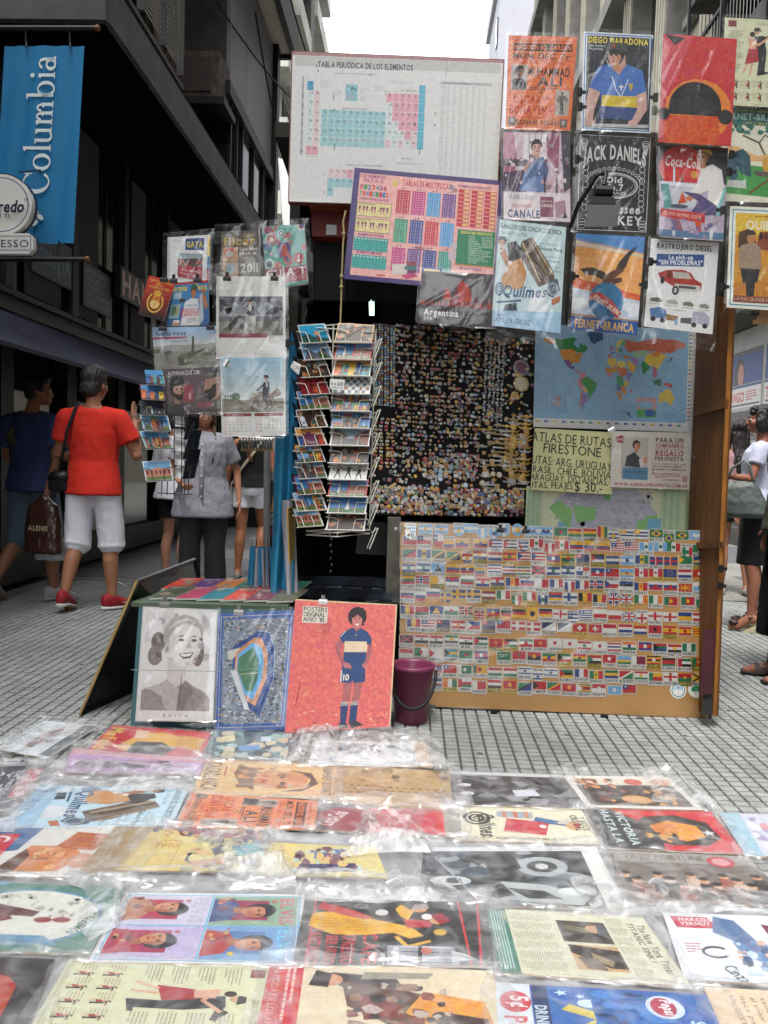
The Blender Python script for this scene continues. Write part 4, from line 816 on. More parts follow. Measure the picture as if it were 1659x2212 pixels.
Y0 = {1: 80,2: 143,3: 205,4: 268,5: 328,6: 392,7: 470,8: 533,9: 608,10: 672,11: 745,12: 812}
def flags():
    g = random.Random(2)
    for line in FL.split('\n'):
        r_, items = line.split('|'); row = int(r_)
        for it in items.split(';'):
            x, name, spec = it.split(','); x = int(x); y = Y0[row] + .026 * (x - 160) * (1 if row < 9 else 1.35) + g.uniform(-5,5)
            shield = spec[0] == 'S'; spec = spec[1:] if shield else spec; circ = spec[0] == 'C'; spec = spec[1:] if circ else spec
            bc = g.choice(['c9a23a', 'c8c6c0', 'c8c6c0', 'c8c6c0']) if spec[1] in 'gryokmb' else 'c8c6c0'
            dark = bc == 'c9a23a' and g.random() < .4
            if shield or circ:
                c = Cv(50,62); sp_ = [(0,0),(50,0),(50,40),(42,55),(25,62),(8,55),(0,40)] if shield else [(25 + 25 * math.cos(k * .393),31 + 29 * math.sin(k * .393)) for k in range(16)]
                c.p(sp_, bc); y0 = 16 if (name and shield) else 3
                k2 = Cv(50,62); flag(k2, spec, 3, y0,44,58 - y0)
                for v_, f_, col, b, l in k2.it:
                    def sq(a): x_, y_ = a; lim = 22 if y_ < 38 else max(3,22 * (1 - ((y_ - 38) / 22) ** 2) ** .5 if y_ < 60 else 3); lim = lim if shield else max(2,(max(0,1 - ((y_ - 31) / 28) ** 2)) ** .5 * 23); return (25 + max(-lim, min(lim, x_ - 25)), y_)
                    # cut the field into fine bands so that it follows the outline
                    for f1 in f_:
                        p_ = [v_[i] for i in f1]
                        if len(p_) == 4 and abs(p_[0][1] - p_[1][1]) < .01:
                            ya, yb = p_[0][1], p_[2][1]; nn = max(1, int((yb - ya) / 6)); L_ = [(p_[0][0], ya + (yb - ya) * i / nn) for i in range(nn + 1)]; R_ = [(p_[1][0], ya + (yb - ya) * i / nn) for i in range(nn + 1)]; p_ = L_ + R_[::-1]
                        c.put([sq(a) for a in p_],[tuple(range(len(p_)))], col)
                if name and shield: c.r(2,2,46,12, 'c8c6c0'); c.t(name, 25,12,8, '222', w=42, al='c', b=1)
                w2, h2 = 27,33
            elif name:
                c = Cv(64,60, bc); flag(c, spec, 3,3,58,36); c.r(3,40,58,17, {0: 'ccb05a' if bc[:2] == 'c9' else 'd0cec8', 1: '2a4a34'}[int(dark)] if spec[1] != 'd' else '1f2c55'); c.t(name, 32,54,11.5, 'ca3' if dark or spec[1] == 'd' else '191919', w=min(56, len(name) * 11), al='c', b=1); w2, h2 = 34.5,32
            else:
                c = Cv(64,42, bc); flag(c, spec, 3,3,58,36); w2, h2 = 34.5,23
            y += -9 if not name else 0; sx = 1.0
            q_ = [f2(x - w2 * sx, y - h2 - .03 * w2), f2(x + w2 * sx, y - h2 + .03 * w2), f2(x + w2 * sx, y + h2 + .03 * w2), f2(x - w2 * sx, y + h2 - .03 * w2)]
            c.dim(.6).build('flag_sticker', q_, fb, M_stk, off=.0012)
    c = Cv(64,90); c.p([(2,8),(8,2),(56,2),(62,8),(60,70),(32,88),(4,70)], 'd0d0cc'); c.t('ARGENTINA', 32,16,9, '222', w=52, al='c', b=1); c.r(8,22,48,30, 'd4d2cc'); c.r(30,22,26,10, FC['l']); c.r(30,42,26,9, FC['l']); c.t('RN', 18,36,13, '222', al='c', b=1); c.t('40', 32,74,19, '222', w=34, al='c', b=1); c.l([(3,20),(5,70),(32,87),(59,70),(61,20)],2, '222')
    c.build('flag_sticker', [f2(137,48), f2(199,50), f2(199,132), f2(137,130)], fb, M_stk, off=.002)
    for x, y, k in ((1437,842,0),(1522,838,1)):
        c = Cv(80,80); c.e(40,40,39,39, 'c9cac4', n=28)
        if k: [c.e(40 + a, 38 + b, 12,12, FC['g'], n=12) for a, b in ((-12,2),(12,2),(0,-14))]; c.l([(40,44),(37,64)],4, FC['g']); c.t('IRELAND', 40,15,8, 'c33', w=40, al='c', b=1)
        else: c.ring(40,40,32,32,4, '2f6a5a'); c.e(40,40,22,25, '8fb7cc'); c.e(40,50,20,14, 'd4d2cc'); c.l([(40,24),(40,58)],2, '7a5a2a'); c.e(40,26,4,4, 'b3202a')
        c.build('flag_sticker', [f2(x - 40, y - 42), f2(x + 40, y - 40), f2(x + 40, y + 42), f2(x - 40, y + 40)], fb, M_stk, off=.0012)
flags()
sleeve(fb, fq, 21, over=.004, lift=.008, amp=.016, nu=90, nv=60, ncr=110, m=plastic_mat('board_plastic', .006,.05,.1))
# ------------------------------------------------------------------ hanging poster wall
PB = 'c9c9c4'
def boxing(c):
    K = '1c1714'; RD = 'a83018'
    c.t('INTERNATIONAL BOXING DOUBLE HEADER OF THE YEAR', 50,9,3, RD, w=84, al='c', b=1); c.r(8,11.5,86,11.5, K); c.t('MADISON SQ. GARDEN', 51,20.5,6.6, 'd9703a', w=82, al='c', b=1)
    c.t('MON. DEC. 7', 8,34.5,8.4, K, w=76, b=1); c.txtlines(85,29,9,2,3,1.6, K); c.r(6,36.5,88,.7, RD); c.t('MAIN EVENT 15 ROUNDS', 50,42,3.6, RD, w=70, al='c', b=1)
    c.t('MUHAMMAD', 31,60,12.5, K, w=62, b=1); c.t('ALI', 45,75,13, K, w=37, b=1); c.txtlines(34,77.5,52,2,2.6,1.3, K)
    c.r(6,44,24,38, '9a928a'); c.head(18,54,7.5, '6a5c54', '1c1a1a'); c.p([(7,82),(9,68),(18,63),(28,68),(29,82)], '453d3b'); c.e(12,70,5,5, '2a2626'); c.e(23,70,5,5, '2a2626')
    c.t('VS', 50,87,4, K, al='c', b=1); c.t('OSCAR', 10,102,11.5, RD, w=42, b=1); c.t('RINGO', 55,97,6, RD, w=14, b=1); c.t('BONAVENA', 5,118,13, RD, w=66, b=1)
    c.r(74,81,21,38, 'a39a90'); c.fig(84,117,34, '5a504a', '2a2524', '6a5c54', '1c1a1a', .06,.15); c.txtlines(30,121.5,50,2,2.4,1.1, RD); c.t('DONATO', 66,126.5,3, K)
    c.r(4,123,11,13, '3b3430'); c.e(9.5,128,3,4, '8a8078'); c.t('BUCHANAN - PADUANO', 16,134.5,7.5, K, w=66, b=1); c.r(83,125,11,12, '554c46'); c.e(88,130,3,4, '9a9088'); c.txtlines(10,138,80,1,2,1.2, RD)
c = Cv(100,142, 'cf6a36'); boxing(c)
poster('poster', 'orange boxing match poster with black capitals, top of the left poster column', 'poster', [(1099,76),(1247,80),(1232,283),(1092,279)],3.72, c, 31, group='vintage posters hanging in columns')
c = Cv(100,130, 'cfc3c6'); c.r(0,0,100,88, 'b9a5ae'); c.r(30,3,34,46, 'cfc9cc')
for i in range(3): c.r(38 + i * 9,3,1,46, '6b5a62')
c.p([(0,0),(16,0),(20,40),(12,88),(0,88)], '9c5a70'); c.p([(66,0),(84,0),(82,60),(64,30)], '8a4a60'); c.p([(86,0),(100,0),(100,80),(90,88)], '3f3a44'); c.r(0,40,36,10, '4a4048'); c.p([(0,60),(30,55),(34,88),(0,88)], '4c3c50')
c.p([(34,44),(44,34),(60,36),(68,52),(64,74),(34,80),(28,66)], '3f5a86'); c.head(50,22,9.5, 'c49a92', '2a1c20'); c.l([(40,42),(32,56),(46,30)],5, 'c49a92'); c.p([(30,70),(62,62),(70,80),(56,88),(22,86)], '5672a0'); c.l([(58,72),(80,78),(88,86)],6, 'b8929a'); c.blob(2,2,96,84,['8a7482', '6a5868', 'c8b4bc'],30,4,3); c.r(60,60,3,28, '352c34'); c.r(78,66,3,22, '352c34')
c.t('Noble Labor', 6,99,9, '4f6f8c', w=38, sl=.25); c.t('BIZCOCHOS', 14,111,4.5, 'a8606e', w=28, b=1); c.r(10,107,3,.8, 'a8606e'); c.t('CANALE', 6,126,11, '2c4a70', w=48, b=1)
c.r(55,94,20,30, '7c4458'); c.t('BIZCOCHOS', 65,102,2.5, 'd8cccc', w=15, al='c'); c.t('CANALE', 65,109,4, 'e0d8d8', w=16, al='c', b=1); c.p([(76,102),(92,98),(94,118),(78,124)], '9a7484'); c.t('CANALE', 85,125,3.6, '333', w=14, al='c', b=1); c.p([(88,124),(92,116),(96,124)], '2c3a50')
poster('poster', 'faded pink and blue biscuit advertisement with a seated woman on the telephone', 'poster', [(1087,285),(1232,287),(1232,480),(1088,474)],3.70, c, 32, group='vintage posters hanging in columns')
def beer_fishing(c):
    c.t('GANADORES DEL CONCURSO DE PESCA', 2,11,6, '26333a', w=92, b=1); c.t('Mar del Plata 1948', 2,19,5, '5a7a8c', w=40, sl=.25)
    c.t('1er Ganador', 62,27,4, '5a7a8c', w=28, sl=.25); c.t('Giuliano Pece', 60,34,5, '26333a', w=36, b=1); c.t('2do Premio', 68,43,3, '5a7a8c', sl=.2); c.t('Francisco Schinca', 66,48.5,3, '26333a', w=28); c.t('3er Premio', 74,56,3, '5a7a8c', sl=.2); c.t('Carlos Mutani', 74,61.5,3.2, '26333a', w=22)
    c.p([(34,26),(50,18),(84,58),(88,72),(64,84),(48,62),(34,42)], '5c4a3c'); 
    for i in range(4): c.l([(36 + i * 4.5,27 - i * 2.2),(66 + i * 6,76 - i * 4)],1.6,['c9b48a', '2a211c', '8a7a60', 'b09a70'][i])
    c.p([(14,30),(26,26),(40,40),(40,56),(18,58)], '2e2b2c'); c.head(6,30,6, 'b57f60', '2a2422', beard='b8b0a8', hat='2a2626'); c.p([(22,54),(36,48),(46,66),(42,88),(12,92),(10,76)], 'b9854f'); c.p([(4,44),(12,38),(20,56),(16,62)], 'a86c48'); c.e(20,56,3,3, 'd8d4cc'); c.e(12,66,6,4, 'c8ccd0')
    c.p([(80,72),(92,70),(96,84),(86,96),(76,92)], '4a5a66'); c.ring(86,84,8,9,2.5, '8a96a0'); c.p([(56,92),(74,86),(80,112),(64,124),(50,116)], 'c9ccd0'); c.p([(84,98),(97,92),(97,100),(86,106)], 'b06a4a')
    c.ring(8,92,6,9,2, '1f4f78'); c.ring(8,92,3,5,1.4, '1f4f78'); c.t('Quilmes', 12,100,14, '1f4f78', w=64, sl=.2, b=1, arc=-4); c.l([(6,110),(40,104)],2.4, '1f4f78'); c.p([(18,112),(34,108),(36,118),(16,120)], '20303c'); c.p([(0,122),(100,114),(100,142),(0,142)], '93b3cc'); c.txtlines(8,126,20,1,2,1.2, '36506a'); c.t('LA MEJOR CERVEZA..', 2,136,6.5, '36506a', w=62)
c = Cv(100,142, 'b3c9cb'); beer_fishing(c)
poster('poster', 'pale blue beer poster with a fisherman and a big reel, foot of the left column', 'poster', [(1080,474),(1223,491),(1210,720),(1060,703)],[3.67] * 4, c, 33, tail=.055, group='vintage posters hanging in columns')
c = Cv(100,142, 'c3ccd2'); c.fr(2,2,96,138,1.6, '2f5a9a'); c.r(5,5,90,132, '20242a')
for i in range(9): c.l([(8 + i * 11,136),(20 + i * 10,6)],3.5,['2c3238', '181b20'][i % 2])
c.t('DIEGO MARADONA', 7,15.5,8.5, 'cdb93a', w=86, b=1); c.t('Una bandera', 8,21,3.6, 'c9cdd4', w=24, sl=.2); c.t('Argentina!', 8,25.5,3.6, 'c9cdd4', w=20, sl=.2)
c.p([(22,50),(40,44),(64,44),(86,52),(92,82),(78,88),(76,122),(30,122),(26,86),(10,80)], '3b66a8'); c.p([(29,90),(78,90),(80,108),(54,112),(28,106)], 'c2a829'); c.p([(24,106),(82,106),(80,124),(26,124)], '263f70')
c.p([(10,80),(26,86),(18,112),(16,128),(6,128),(4,108)], 'b8948a'); c.p([(78,88),(92,82),(94,108),(82,128),(72,126),(80,108)], 'b8948a'); c.p([(3,132),(97,130),(97,135),(3,137)], 'a8a8a8'); c.e(12,130,7,5, 'b8948a'); c.e(74,129,7,5, 'b8948a')
c.p([(38,44),(40,30),(60,30),(62,46),(52,60)], 'ad8378'); c.head(48,33,12.5, 'bd9488', '1d1a18', turn=-1); c.p([(34,24),(36,14),(60,14),(64,26),(50,24)], '3c4038'); c.p([(32,27),(50,23),(66,28),(58,30),(34,31)], '2a2d28'); c.star(44,19,3.2, 'b22a2a'); c.l([(42,62),(48,80),(56,92),(66,66)],1.2, 'c9cdd4'); c.l([(56,74),(56,82)],1.6, 'd4d4d0'); c.l([(53,77),(59,77)],1.6, 'd4d4d0'); c.p([(66,72),(73,71),(72,80),(69,82)], 'a89a4a'); c.l([(38,48),(34,40)],1, 'd0d0d0')
poster('poster', 'poster of a footballer in blue shirt with yellow band and army cap, blue border', 'poster', [(1261,68),(1411,76),(1405,288),(1255,281)],3.70, c, 34, group='vintage posters hanging in columns')
c = Cv(100,142, '141416'); W_ = 'b9bab8'
c.fr(4,5,92,132,.9, W_); 
for sx in (10,90):
    for k in range(6): c.ring(sx, 14 + k * 2.4,5 - k * .6,4 - k * .4,.8, W_, 12)
    for k in range(9): c.ring(sx + (3 if sx < 50 else -3),42 + k * 8,4,4.5,.7, W_, 12)
    for k in range(3): c.ring(sx, 132 - k * 4,5,3,.8, W_, 10)
c.t('JACK DANIELS', 50,37,19, W_, w=82, al='c', b=1, arc=8)
for k in range(15): a = R(200 + k * 10); c.ring(50 + 38 * math.cos(a),74 + 24 * math.sin(a),2.4,2.4,.8, W_, 10)
c.ring(52,74,30,18,1.6, W_, 36); c.ring(52,74,27,15.5,.8, W_, 36); c.t('Old', 50,70,8, W_, w=22, al='c', b=1); c.t('No.7', 50,81,9, W_, w=26, al='c', b=1); c.t('BRAND', 52,86.5,4, W_, w=30, al='c')
c.t('Tennessee', 18,112,12, W_, w=68, b=1, sl=.15); c.t('WHISKEY', 14,128,12, W_, w=76, b=1)
poster('poster', 'black whiskey label poster with white scrollwork lettering behind a flood lamp', 'poster', [(1247,282),(1413,290),(1402,510),(1239,503)],3.71, c, 35, group='vintage posters hanging in columns')
c = Cv(100,142); c.grad(0,0,100,34, '3f78b4', 'd8a268', 5); c.r(0,20,100,70, 'd99a58'); c.p([(0,6),(100,24),(100,0),(0,0)], '4a80b8'); c.p([(0,18),(40,22),(100,30),(100,26),(40,17),(0,10)], 'c8b8a0'); c.p([(0,66),(30,70),(100,84),(100,96),(0,82)], 'c95a2c'); c.p([(0,80),(100,92),(100,120),(0,118)], 'b9c2cc'); c.e(12,104,20,10, 'd4d6d8'); c.e(88,106,24,10, 'd0d4da'); c.e(50,112,36,8, 'a8bcd0')
c.p([(92,12),(78,22),(64,40),(60,52),(66,56),(76,44),(80,30)], '332622'); c.p([(8,52),(26,48),(44,54),(50,60),(44,66),(30,60),(18,60)], '3a2c26'); c.p([(46,58),(66,46),(74,50),(62,60),(52,72),(40,74)], '5c3a24'); c.p([(54,64),(70,60),(72,66),(58,72)], '4a2c1c'); c.l([(48,72),(44,78)],2.5, 'c9a030'); c.p([(74,48),(78,49),(75,51)], 'c9a030')
c.e(50,96,26,27, '2a6f9c', n=28); c.p([(34,80),(46,76),(50,90),(40,100),(30,96)], '3f88a8'); c.p([(50,106),(66,104),(66,116),(54,120)], '1d5078'); c.p([(27,86),(40,84),(58,94),(74,112),(68,120),(52,104),(38,96),(24,96)], 'b8362c'); c.t('FERNET-BRANCA', 30,94,7.5, 'd8ccc0', w=52, b=1, rot=29)
c.r(0,122,100,20, '1f4a8c'); c.t('FERNET-BRANCA', 50,138,12, 'c9a040', w=88, al='c', b=1)
poster('poster', 'orange sky poster with a dark eagle landing on a blue globe above yellow capitals', 'poster', [(1245,504),(1393,512),(1376,725),(1232,711)],3.64, c, 36, lift=.004, group='vintage posters hanging in columns')
c = Cv(100,142, 'b52a2c'); c.p([(0,0),(40,0),(20,60),(0,90)], 'bd4a52'); c.e(52,98,46,42, 'c9742a'); c.p([(8,142),(8,106),(82,104),(84,142)], 'bd4a1e'); c.e(48,94,36,34, '1d1b1e', a0=180, a1=360); c.r(12,93.9,72,10, '1d1b1e'); c.e(90,104,10,10, '1d1b1e', n=14); c.e(6,104,8,8, '1d1b1e', n=14); c.p([(2,0),(30,4),(16,14)], '3a3233')
poster('poster', 'plain red poster with a black dome over an orange block, column top', 'poster', [(1433,73),(1592,84),(1579,316),(1422,307)],3.62, c, 37, group='vintage posters hanging in columns', amp=.009)
c = Cv(100,142, '2a2a30'); c.e(34,34,34,34, 'b8201f', n=30); c.t('Coca-Cola', 8,32,15, 'd0c8c4', w=54, sl=.3, b=1, arc=3)
c.r(0,56,100,86, 'a79cae'); c.p([(4,56),(60,58),(60,64),(4,62)], 'c8ccd0'); c.p([(2,60),(14,60),(20,96),(8,98)], '5a8f8c'); c.p([(14,64),(60,64),(54,96),(22,94)], 'b4b8c0'); c.p([(62,34),(78,26),(92,34),(98,62),(92,94),(72,84),(74,66),(64,70),(56,82),(44,84),(40,76),(56,58)], 'cfcdca'); c.head(64,16,10, 'c79a86', '8f5a2a', turn=-1); c.p([(58,6),(74,4),(78,14),(70,8)], 'c49a3a'); c.e(46,80,6,4, 'b8704a'); c.p([(34,70),(60,72),(86,88),(96,104),(46,104),(60,84)], '4c426c'); c.p([(28,90),(34,70),(42,86)], 'b8462c'); c.e(30,93,14,3, '3a4a58')
c.p([(96,60),(100,60),(92,104),(86,104)], '7ab0b4'); c.p([(2,98),(70,102),(70,116),(2,110)], 'b02a28'); c.t('TOMO SIEMPRE COCA', 8,107,5, 'd8b8a8', w=56, rot=4); c.p([(16,112),(30,112),(40,136),(30,138)], '8f5868'); c.p([(54,112),(64,112),(66,138),(60,138)], 'b84a30'); c.r(0,130,100,10, '4f7090'); c.r(78,120,5,22, 'b4bcc0'); c.r(20,116,5,24, 'b4bcc0'); c.blob(0,110,100,30,['8a7f9c', 'b4a4ac', '6a5f80'],20,5,8)
c.l([(22,34),(22,56)],3, 'c0c8d0'); c.l([(34,44),(34,56)],3, '5a3a3a'); c.e(52,44,5,6, 'c08a3a')
poster('poster', 'soda fountain poster with red disc and a young attendant in white leaning over', 'poster', [(1424,311),(1573,320),(1562,521),(1424,512)],3.65, c, 38, group='vintage posters hanging in columns')
def pickup(c, x, y, s, col, d):
    c.p([(x, y + 8 * s),(x + 12 * s, y + 2 * s),(x + 34 * s, y),(x + 46 * s, y + 4 * s),(x + 52 * s, y + 13 * s),(x + 62 * s, y + 18 * s),(x + 62 * s, y + 28 * s),(x + 30 * s, y + 30 * s),(x + 4 * s, y + 16 * s)], col); c.p([(x + 20 * s, y + 4 * s),(x + 42 * s, y + 4 * s),(x + 48 * s, y + 13 * s),(x + 22 * s, y + 14 * s)], 'a8a29c'); c.p([(x + 18 * s, y + 3 * s),(x + 20 * s, y + 15 * s),(x + 12 * s, y + 12 * s),(x + 13 * s, y + 4 * s)], d); c.p([(x + 24 * s, y + 22 * s),(x + 60 * s, y + 22 * s),(x + 62 * s, y + 30 * s),(x + 26 * s, y + 34 * s)], 'b4b2ae'); c.r(x + 30 * s, y + 24 * s, 24 * s, 4 * s, '4a4848'); c.e(x + 26 * s, y + 32 * s, 5 * s, 7 * s, '222', n=12); c.e(x + 26 * s, y + 32 * s, 2.5 * s, 4 * s, 'aaa', n=10); c.e(x + 7 * s, y + 18 * s, 3 * s, 6 * s, '222', n=10)
def pickup_ad(c):
    c.txtlines(14,3,70,1,2,1.2, '555'); c.t('RASTROJERO DIESEL', 50,14.5,8, '1d1d22', w=82, al='c', b=1); c.p([(10,24),(80,20),(80,39),(10,43)], '24477f'); c.t('La pick-up', 28,31,6.5, 'd4d8dc', w=36, rot=-3, b=1); c.t('"SIN PROBLEMAS"', 14,40.5,7, 'd4d8dc', w=64, rot=-3, b=1)
    pickup(c, 14,46,1.05, '96281a', '5a1510')
    for i in range(4): c.p([(6 + i * 24,95 + i),(18 + i * 23,93 + i),(24 + i * 23,97 + i),(22 + i * 23,101 + i),(6 + i * 24,100 + i)],['4a5a44', '9a9a94', '5f6a52', '7c7f74'][i]); c.r(4 + i * 24,103 + i, 18,1, '888')
    c.p([(6,112),(20,108),(30,112),(32,126),(8,126)], '4a6f9c'); c.p([(30,118),(48,120),(48,128),(30,128)], '8a6a44'); c.e(12,128,4,4, '222', n=10); c.e(26,129,4,4, '222', n=10); c.p([(70,110),(84,108),(94,116),(94,130),(68,128)], '9a9aa8'); c.p([(52,122),(68,120),(68,130),(52,130)], '57575a'); c.e(72,131,4,4, '222', n=10); c.e(88,131,4,4, '222', n=10); c.t('MODELO 1.5', 40,112,2.4, '555'); c.r(44,124,4,10, '6f9cc0')
c = Cv(100,142, 'cfcfcf'); pickup_ad(c)
poster('poster', 'white pick-up truck advertisement with a red truck, bottom of the third column', 'poster', [(1407,515),(1553,524),(1539,722),(1391,705)],3.67, c, 39, tail=.06, group='vintage posters hanging in columns')
def dancers(c, x, y, h, f=1):
    c.p([(x + f * h * .02, y - h * .82),(x + f * h * .2, y - h * .84),(x + f * h * .26, y - h * .5),(x + f * h * .24, y - h * .08),(x + f * h * .1, y - h * .05),(x + f * h * .12, y - h * .3),(x + f * h * .02, y - h * .55)], '28272b'); c.p([(x + f * h * .1, y),(x + f * h * .1, y - h * .06),(x + f * h * .3, y - h * .1),(x + f * h * .3, y - h * .05)], '1a1a1c'); c.l([(x + f * h * .2, y - h * .8),(x + f * h * .4, y - h * .76),(x + f * h * .28, y - h * .84)], h * .06, '28272b'); c.e(x + f * h * .07, y - h * .92, h * .05, h * .06, 'b58a70', n=12); c.p([(x + f * h * .0, y - h * .93),(x + f * h * .02, y - h * 1.0),(x + f * h * .12, y - h * 1.0),(x + f * h * .16, y - h * .92)], '3a3634')
    c.p([(x - f * h * .08, y - h * .56),(x + f * h * .08, y - h * .6),(x + f * h * .12, y - h * .3),(x - f * h * .14, y - h * .22)], '9c2c34'); c.p([(x - f * h * .1, y - h * .78),(x + f * h * .06, y - h * .74),(x + f * h * .06, y - h * .56),(x - f * h * .06, y - h * .55)], 'c4977c'); c.e(x - f * h * .02, y - h * .86, h * .05, h * .055, '3a2420', n=12); c.l([(x - f * h * .06, y - h * .74),(x + f * h * .1, y - h * .64),(x + f * h * .28, y - h * .8)], h * .04, 'c4977c'); c.l([(x - f * h * .08, y - h * .24),(x - f * h * .18, y - h * .04)], h * .035, 'c4977c'); c.l([(x + f * h * .0, y - h * .24),(x - f * h * .04, y - h * .02)], h * .035, 'c4977c')
def tangosheet(c):
    c.fr(3,3,94,136,.5, '9a9a80'); c.r(5,4,12,10, '7a3a3a'); c.t('DOS POR CUATRO', 48,10,4.5, '5a5a4a', w=46)
    for x in (5,66): 
        for k in range(4): c.txtlines(x, 20 + k * 18,24,5,2.6,1.1, '8f8f78')
    dancers(c, 42,92,78)
    for j in range(2):
        for i in range(5): c.txtlines(6 + i * 19,100 + j * 20,9,5,2.4,1, 'a0907a'); dancers(c, 18 + i * 18,114 + j * 20,14)
c = Cv(100,142, 'c0c3a4'); tangosheet(c)
poster('poster', 'cream tango lesson sheet with a dancing couple, upper right corner', 'poster', [(1566,38),(1716,46),(1704,234),(1560,226)],3.78, c, 40, group='vintage posters hanging in columns')
c = Cv(100,142, 'c9c7b4'); c.r(0,0,100,26, '1f5a50'); c.t('TOME SU VERMOUTH CON', 20,7,4.5, 'b9a85a', w=76); c.t('FERNET-BRANCA', 2,18,9, '8fb4ac', w=94, b=1); c.t('UNICO EN EL MUNDO', 30,25,4, 'b9a85a', w=60)
c.blob(0,24,80,16,['24605a', '1c4a40', '2f7060'],34,5,4); c.l([(30,42),(52,52),(66,82),(74,84)],3, '5c4a44'); c.l([(52,52),(60,40),(70,46)],2, '5c4a44'); c.p([(0,62),(20,58),(50,72),(100,60),(100,80),(0,80)], 'c9a06a'); c.p([(0,100),(40,86),(100,92),(100,136),(8,130)], '3f8a44'); c.p([(10,70),(30,62),(40,72),(42,104),(28,100),(22,88),(8,84)], '274a58'); c.p([(8,84),(22,88),(24,104),(16,112),(10,104)], '2f5260'); c.p([(10,110),(34,110),(36,122),(8,120)], 'b4b8b4'); c.p([(56,76),(90,66),(96,104),(60,100)], 'b98a3a'); c.l([(40,128),(96,84)],3, '6a4a2a'); c.p([(44,94),(80,96),(70,104),(50,102)], '5a5044'); c.e(88,128,8,6, '2a4a3a')
poster('poster', 'green topped vermouth poster with a man in an orchard, far right edge', 'poster', [(1560,230),(1716,238),(1712,440),(1556,434)],3.80, c, 41, group='vintage posters hanging in columns')
c = Cv(100,142, 'cfcfc4'); c.fr(4,4,92,134,1.6, '2a7f94'); c.r(9,9,82,124, 'b9842a'); c.r(9,9,82,30, 'c9a838'); c.txtlines(36,12,50,1,2,1.6, '8a5a1c'); c.t('QUILMES', 24,31,12, 'd4d0bc', w=66, b=1)
c.p([(44,34),(90,30),(90,60),(40,58)], '7c3a20'); 
for k in range(6): c.e(46 + k * 8,40,3,5,['2a1c18', '5a2418'][k % 2], n=10)
c.ring(76,76,16,20,3, '33241c'); [c.l([(76,76),(76 + 15 * math.cos(a),76 + 19 * math.sin(a))],1, '33241c') for a in (0,.8,1.6,2.4,3.2,4,4.8,5.6)]
c.p([(14,36),(28,30),(36,40),(40,50),(14,58)], '4a3020'); c.p([(18,54),(36,48),(46,56),(48,86),(18,88),(14,70)], '8f7c68'); c.p([(18,86),(46,86),(40,128),(26,128)], '2a2a2c'); c.e(32,44,6,7, 'a8764c', n=12); c.p([(22,40),(40,38),(36,32),(26,32)], '3a2418'); c.p([(9,108),(90,100),(90,133),(9,133)], 'b07426'); c.p([(26,100),(40,100),(38,128),(28,128)], '2a2a2c'); c.e(64,112,10,4, 'c98a4a'); c.r(9,124,82,9, '7a3a2a'); c.t('LA MAS GRANDE IMPORTANTE', 11,131,5, 'c0a890', w=78)
poster('poster', 'yellow brewery poster with white and teal border and a stout man, far right edge', 'poster', [(1577,445),(1725,452),(1720,674),(1569,664)],3.66, c, 42, group='vintage posters hanging in columns')
tag(obj('cardboard_sheet', MB().slab(qP([(1630,655),(1720,660),(1720,704),(1626,700)],3.7),.004), M_card), 'plain brown cardboard corner below the yellow brewery poster', 'cardboard')
# flood lamp
fl = thing('flood_lamp', 'black flood lamp on a bent arm in front of the black whiskey poster', 'lamp', P(1290,470,3.5))
obj('arm', MB().tube([P(1232,490,3.62), P(1250,440,3.55), P(1290,378,3.5), P(1310,374,3.48), P(1305,400,3.46)],.009,7), M_dk, fl)
obj('lamp_head', MB().loft([qP([(1272,440),(1340,440),(1340,442),(1272,442)],[3.5,3.5,3.44,3.44])[0:4], qP([(1262,488),(1333,488),(1333,490),(1262,490)],[3.52,3.52,3.4,3.4])[0:4]]), M_dk, fl)
obj('housing', MB().tube([P(1284,412,3.47), P(1322,413,3.47)],.024,10), M_dk, fl); obj('heat_sink', MB().slab(qP([(1282,424),(1326,425),(1330,440),(1276,440)],3.45),.05), M_iron, fl)
# ------------------------------------------------------------------ charts
q = qP([(630,110),(1090,128),(1074,452),(622,436)],[3.90,3.88,3.88,3.9])
pt = tag(obj('periodic_table', MB().slab(q, .05), mat('chart_edge', '6f3a2c', .7,.3,8)), 'large worn white periodic table chart on a board, top centre', 'wall chart')
c = Cv(460,326, 'cdcdca'); c.r(0,0,460,7, '9c7474'); c.r(6,8,448,22, 'b4b4b2'); c.r(6,30,448,288, 'cccccb'); c.t('TABLA PERIÓDICA DE LOS ELEMENTOS', 56,31,12, '33354a', w=208, b=1); c.txtlines(92,42,170,1,3,1.6, '888'); c.t('C', 169,46,6, '333')
BL, PK, WH = '8fbcc2', 'd29aa8', 'c6cfcf'
EL = ["H/b", "Li/w Be/p", "Na/w Mg/p", "K/w Ca/p Sc Ti V Cr Mn Fe Co Ni Cu Zn Ga/w Ge/P As/P Se/P Br/P", "Rb/w Sr/p Y Zr Nb Mo Tc Ru Rh Pd Ag Cd In/w Sn/w Sb/P Te/P I/P", "Cs/w Ba/p La Hf Ta W Re Os Ir Pt Au Hg Tl/w Pb/w Bi/w Po/P At/p", "Fr/w Ra/p Ac Rf Db Sg Bh Hs Mt Uun Uuu Uub Uut/p Uuq/w Uup/p Uuh/w Uus/p", "Uue/P Ubn/P"]
cw, chh = 14.2,20.2
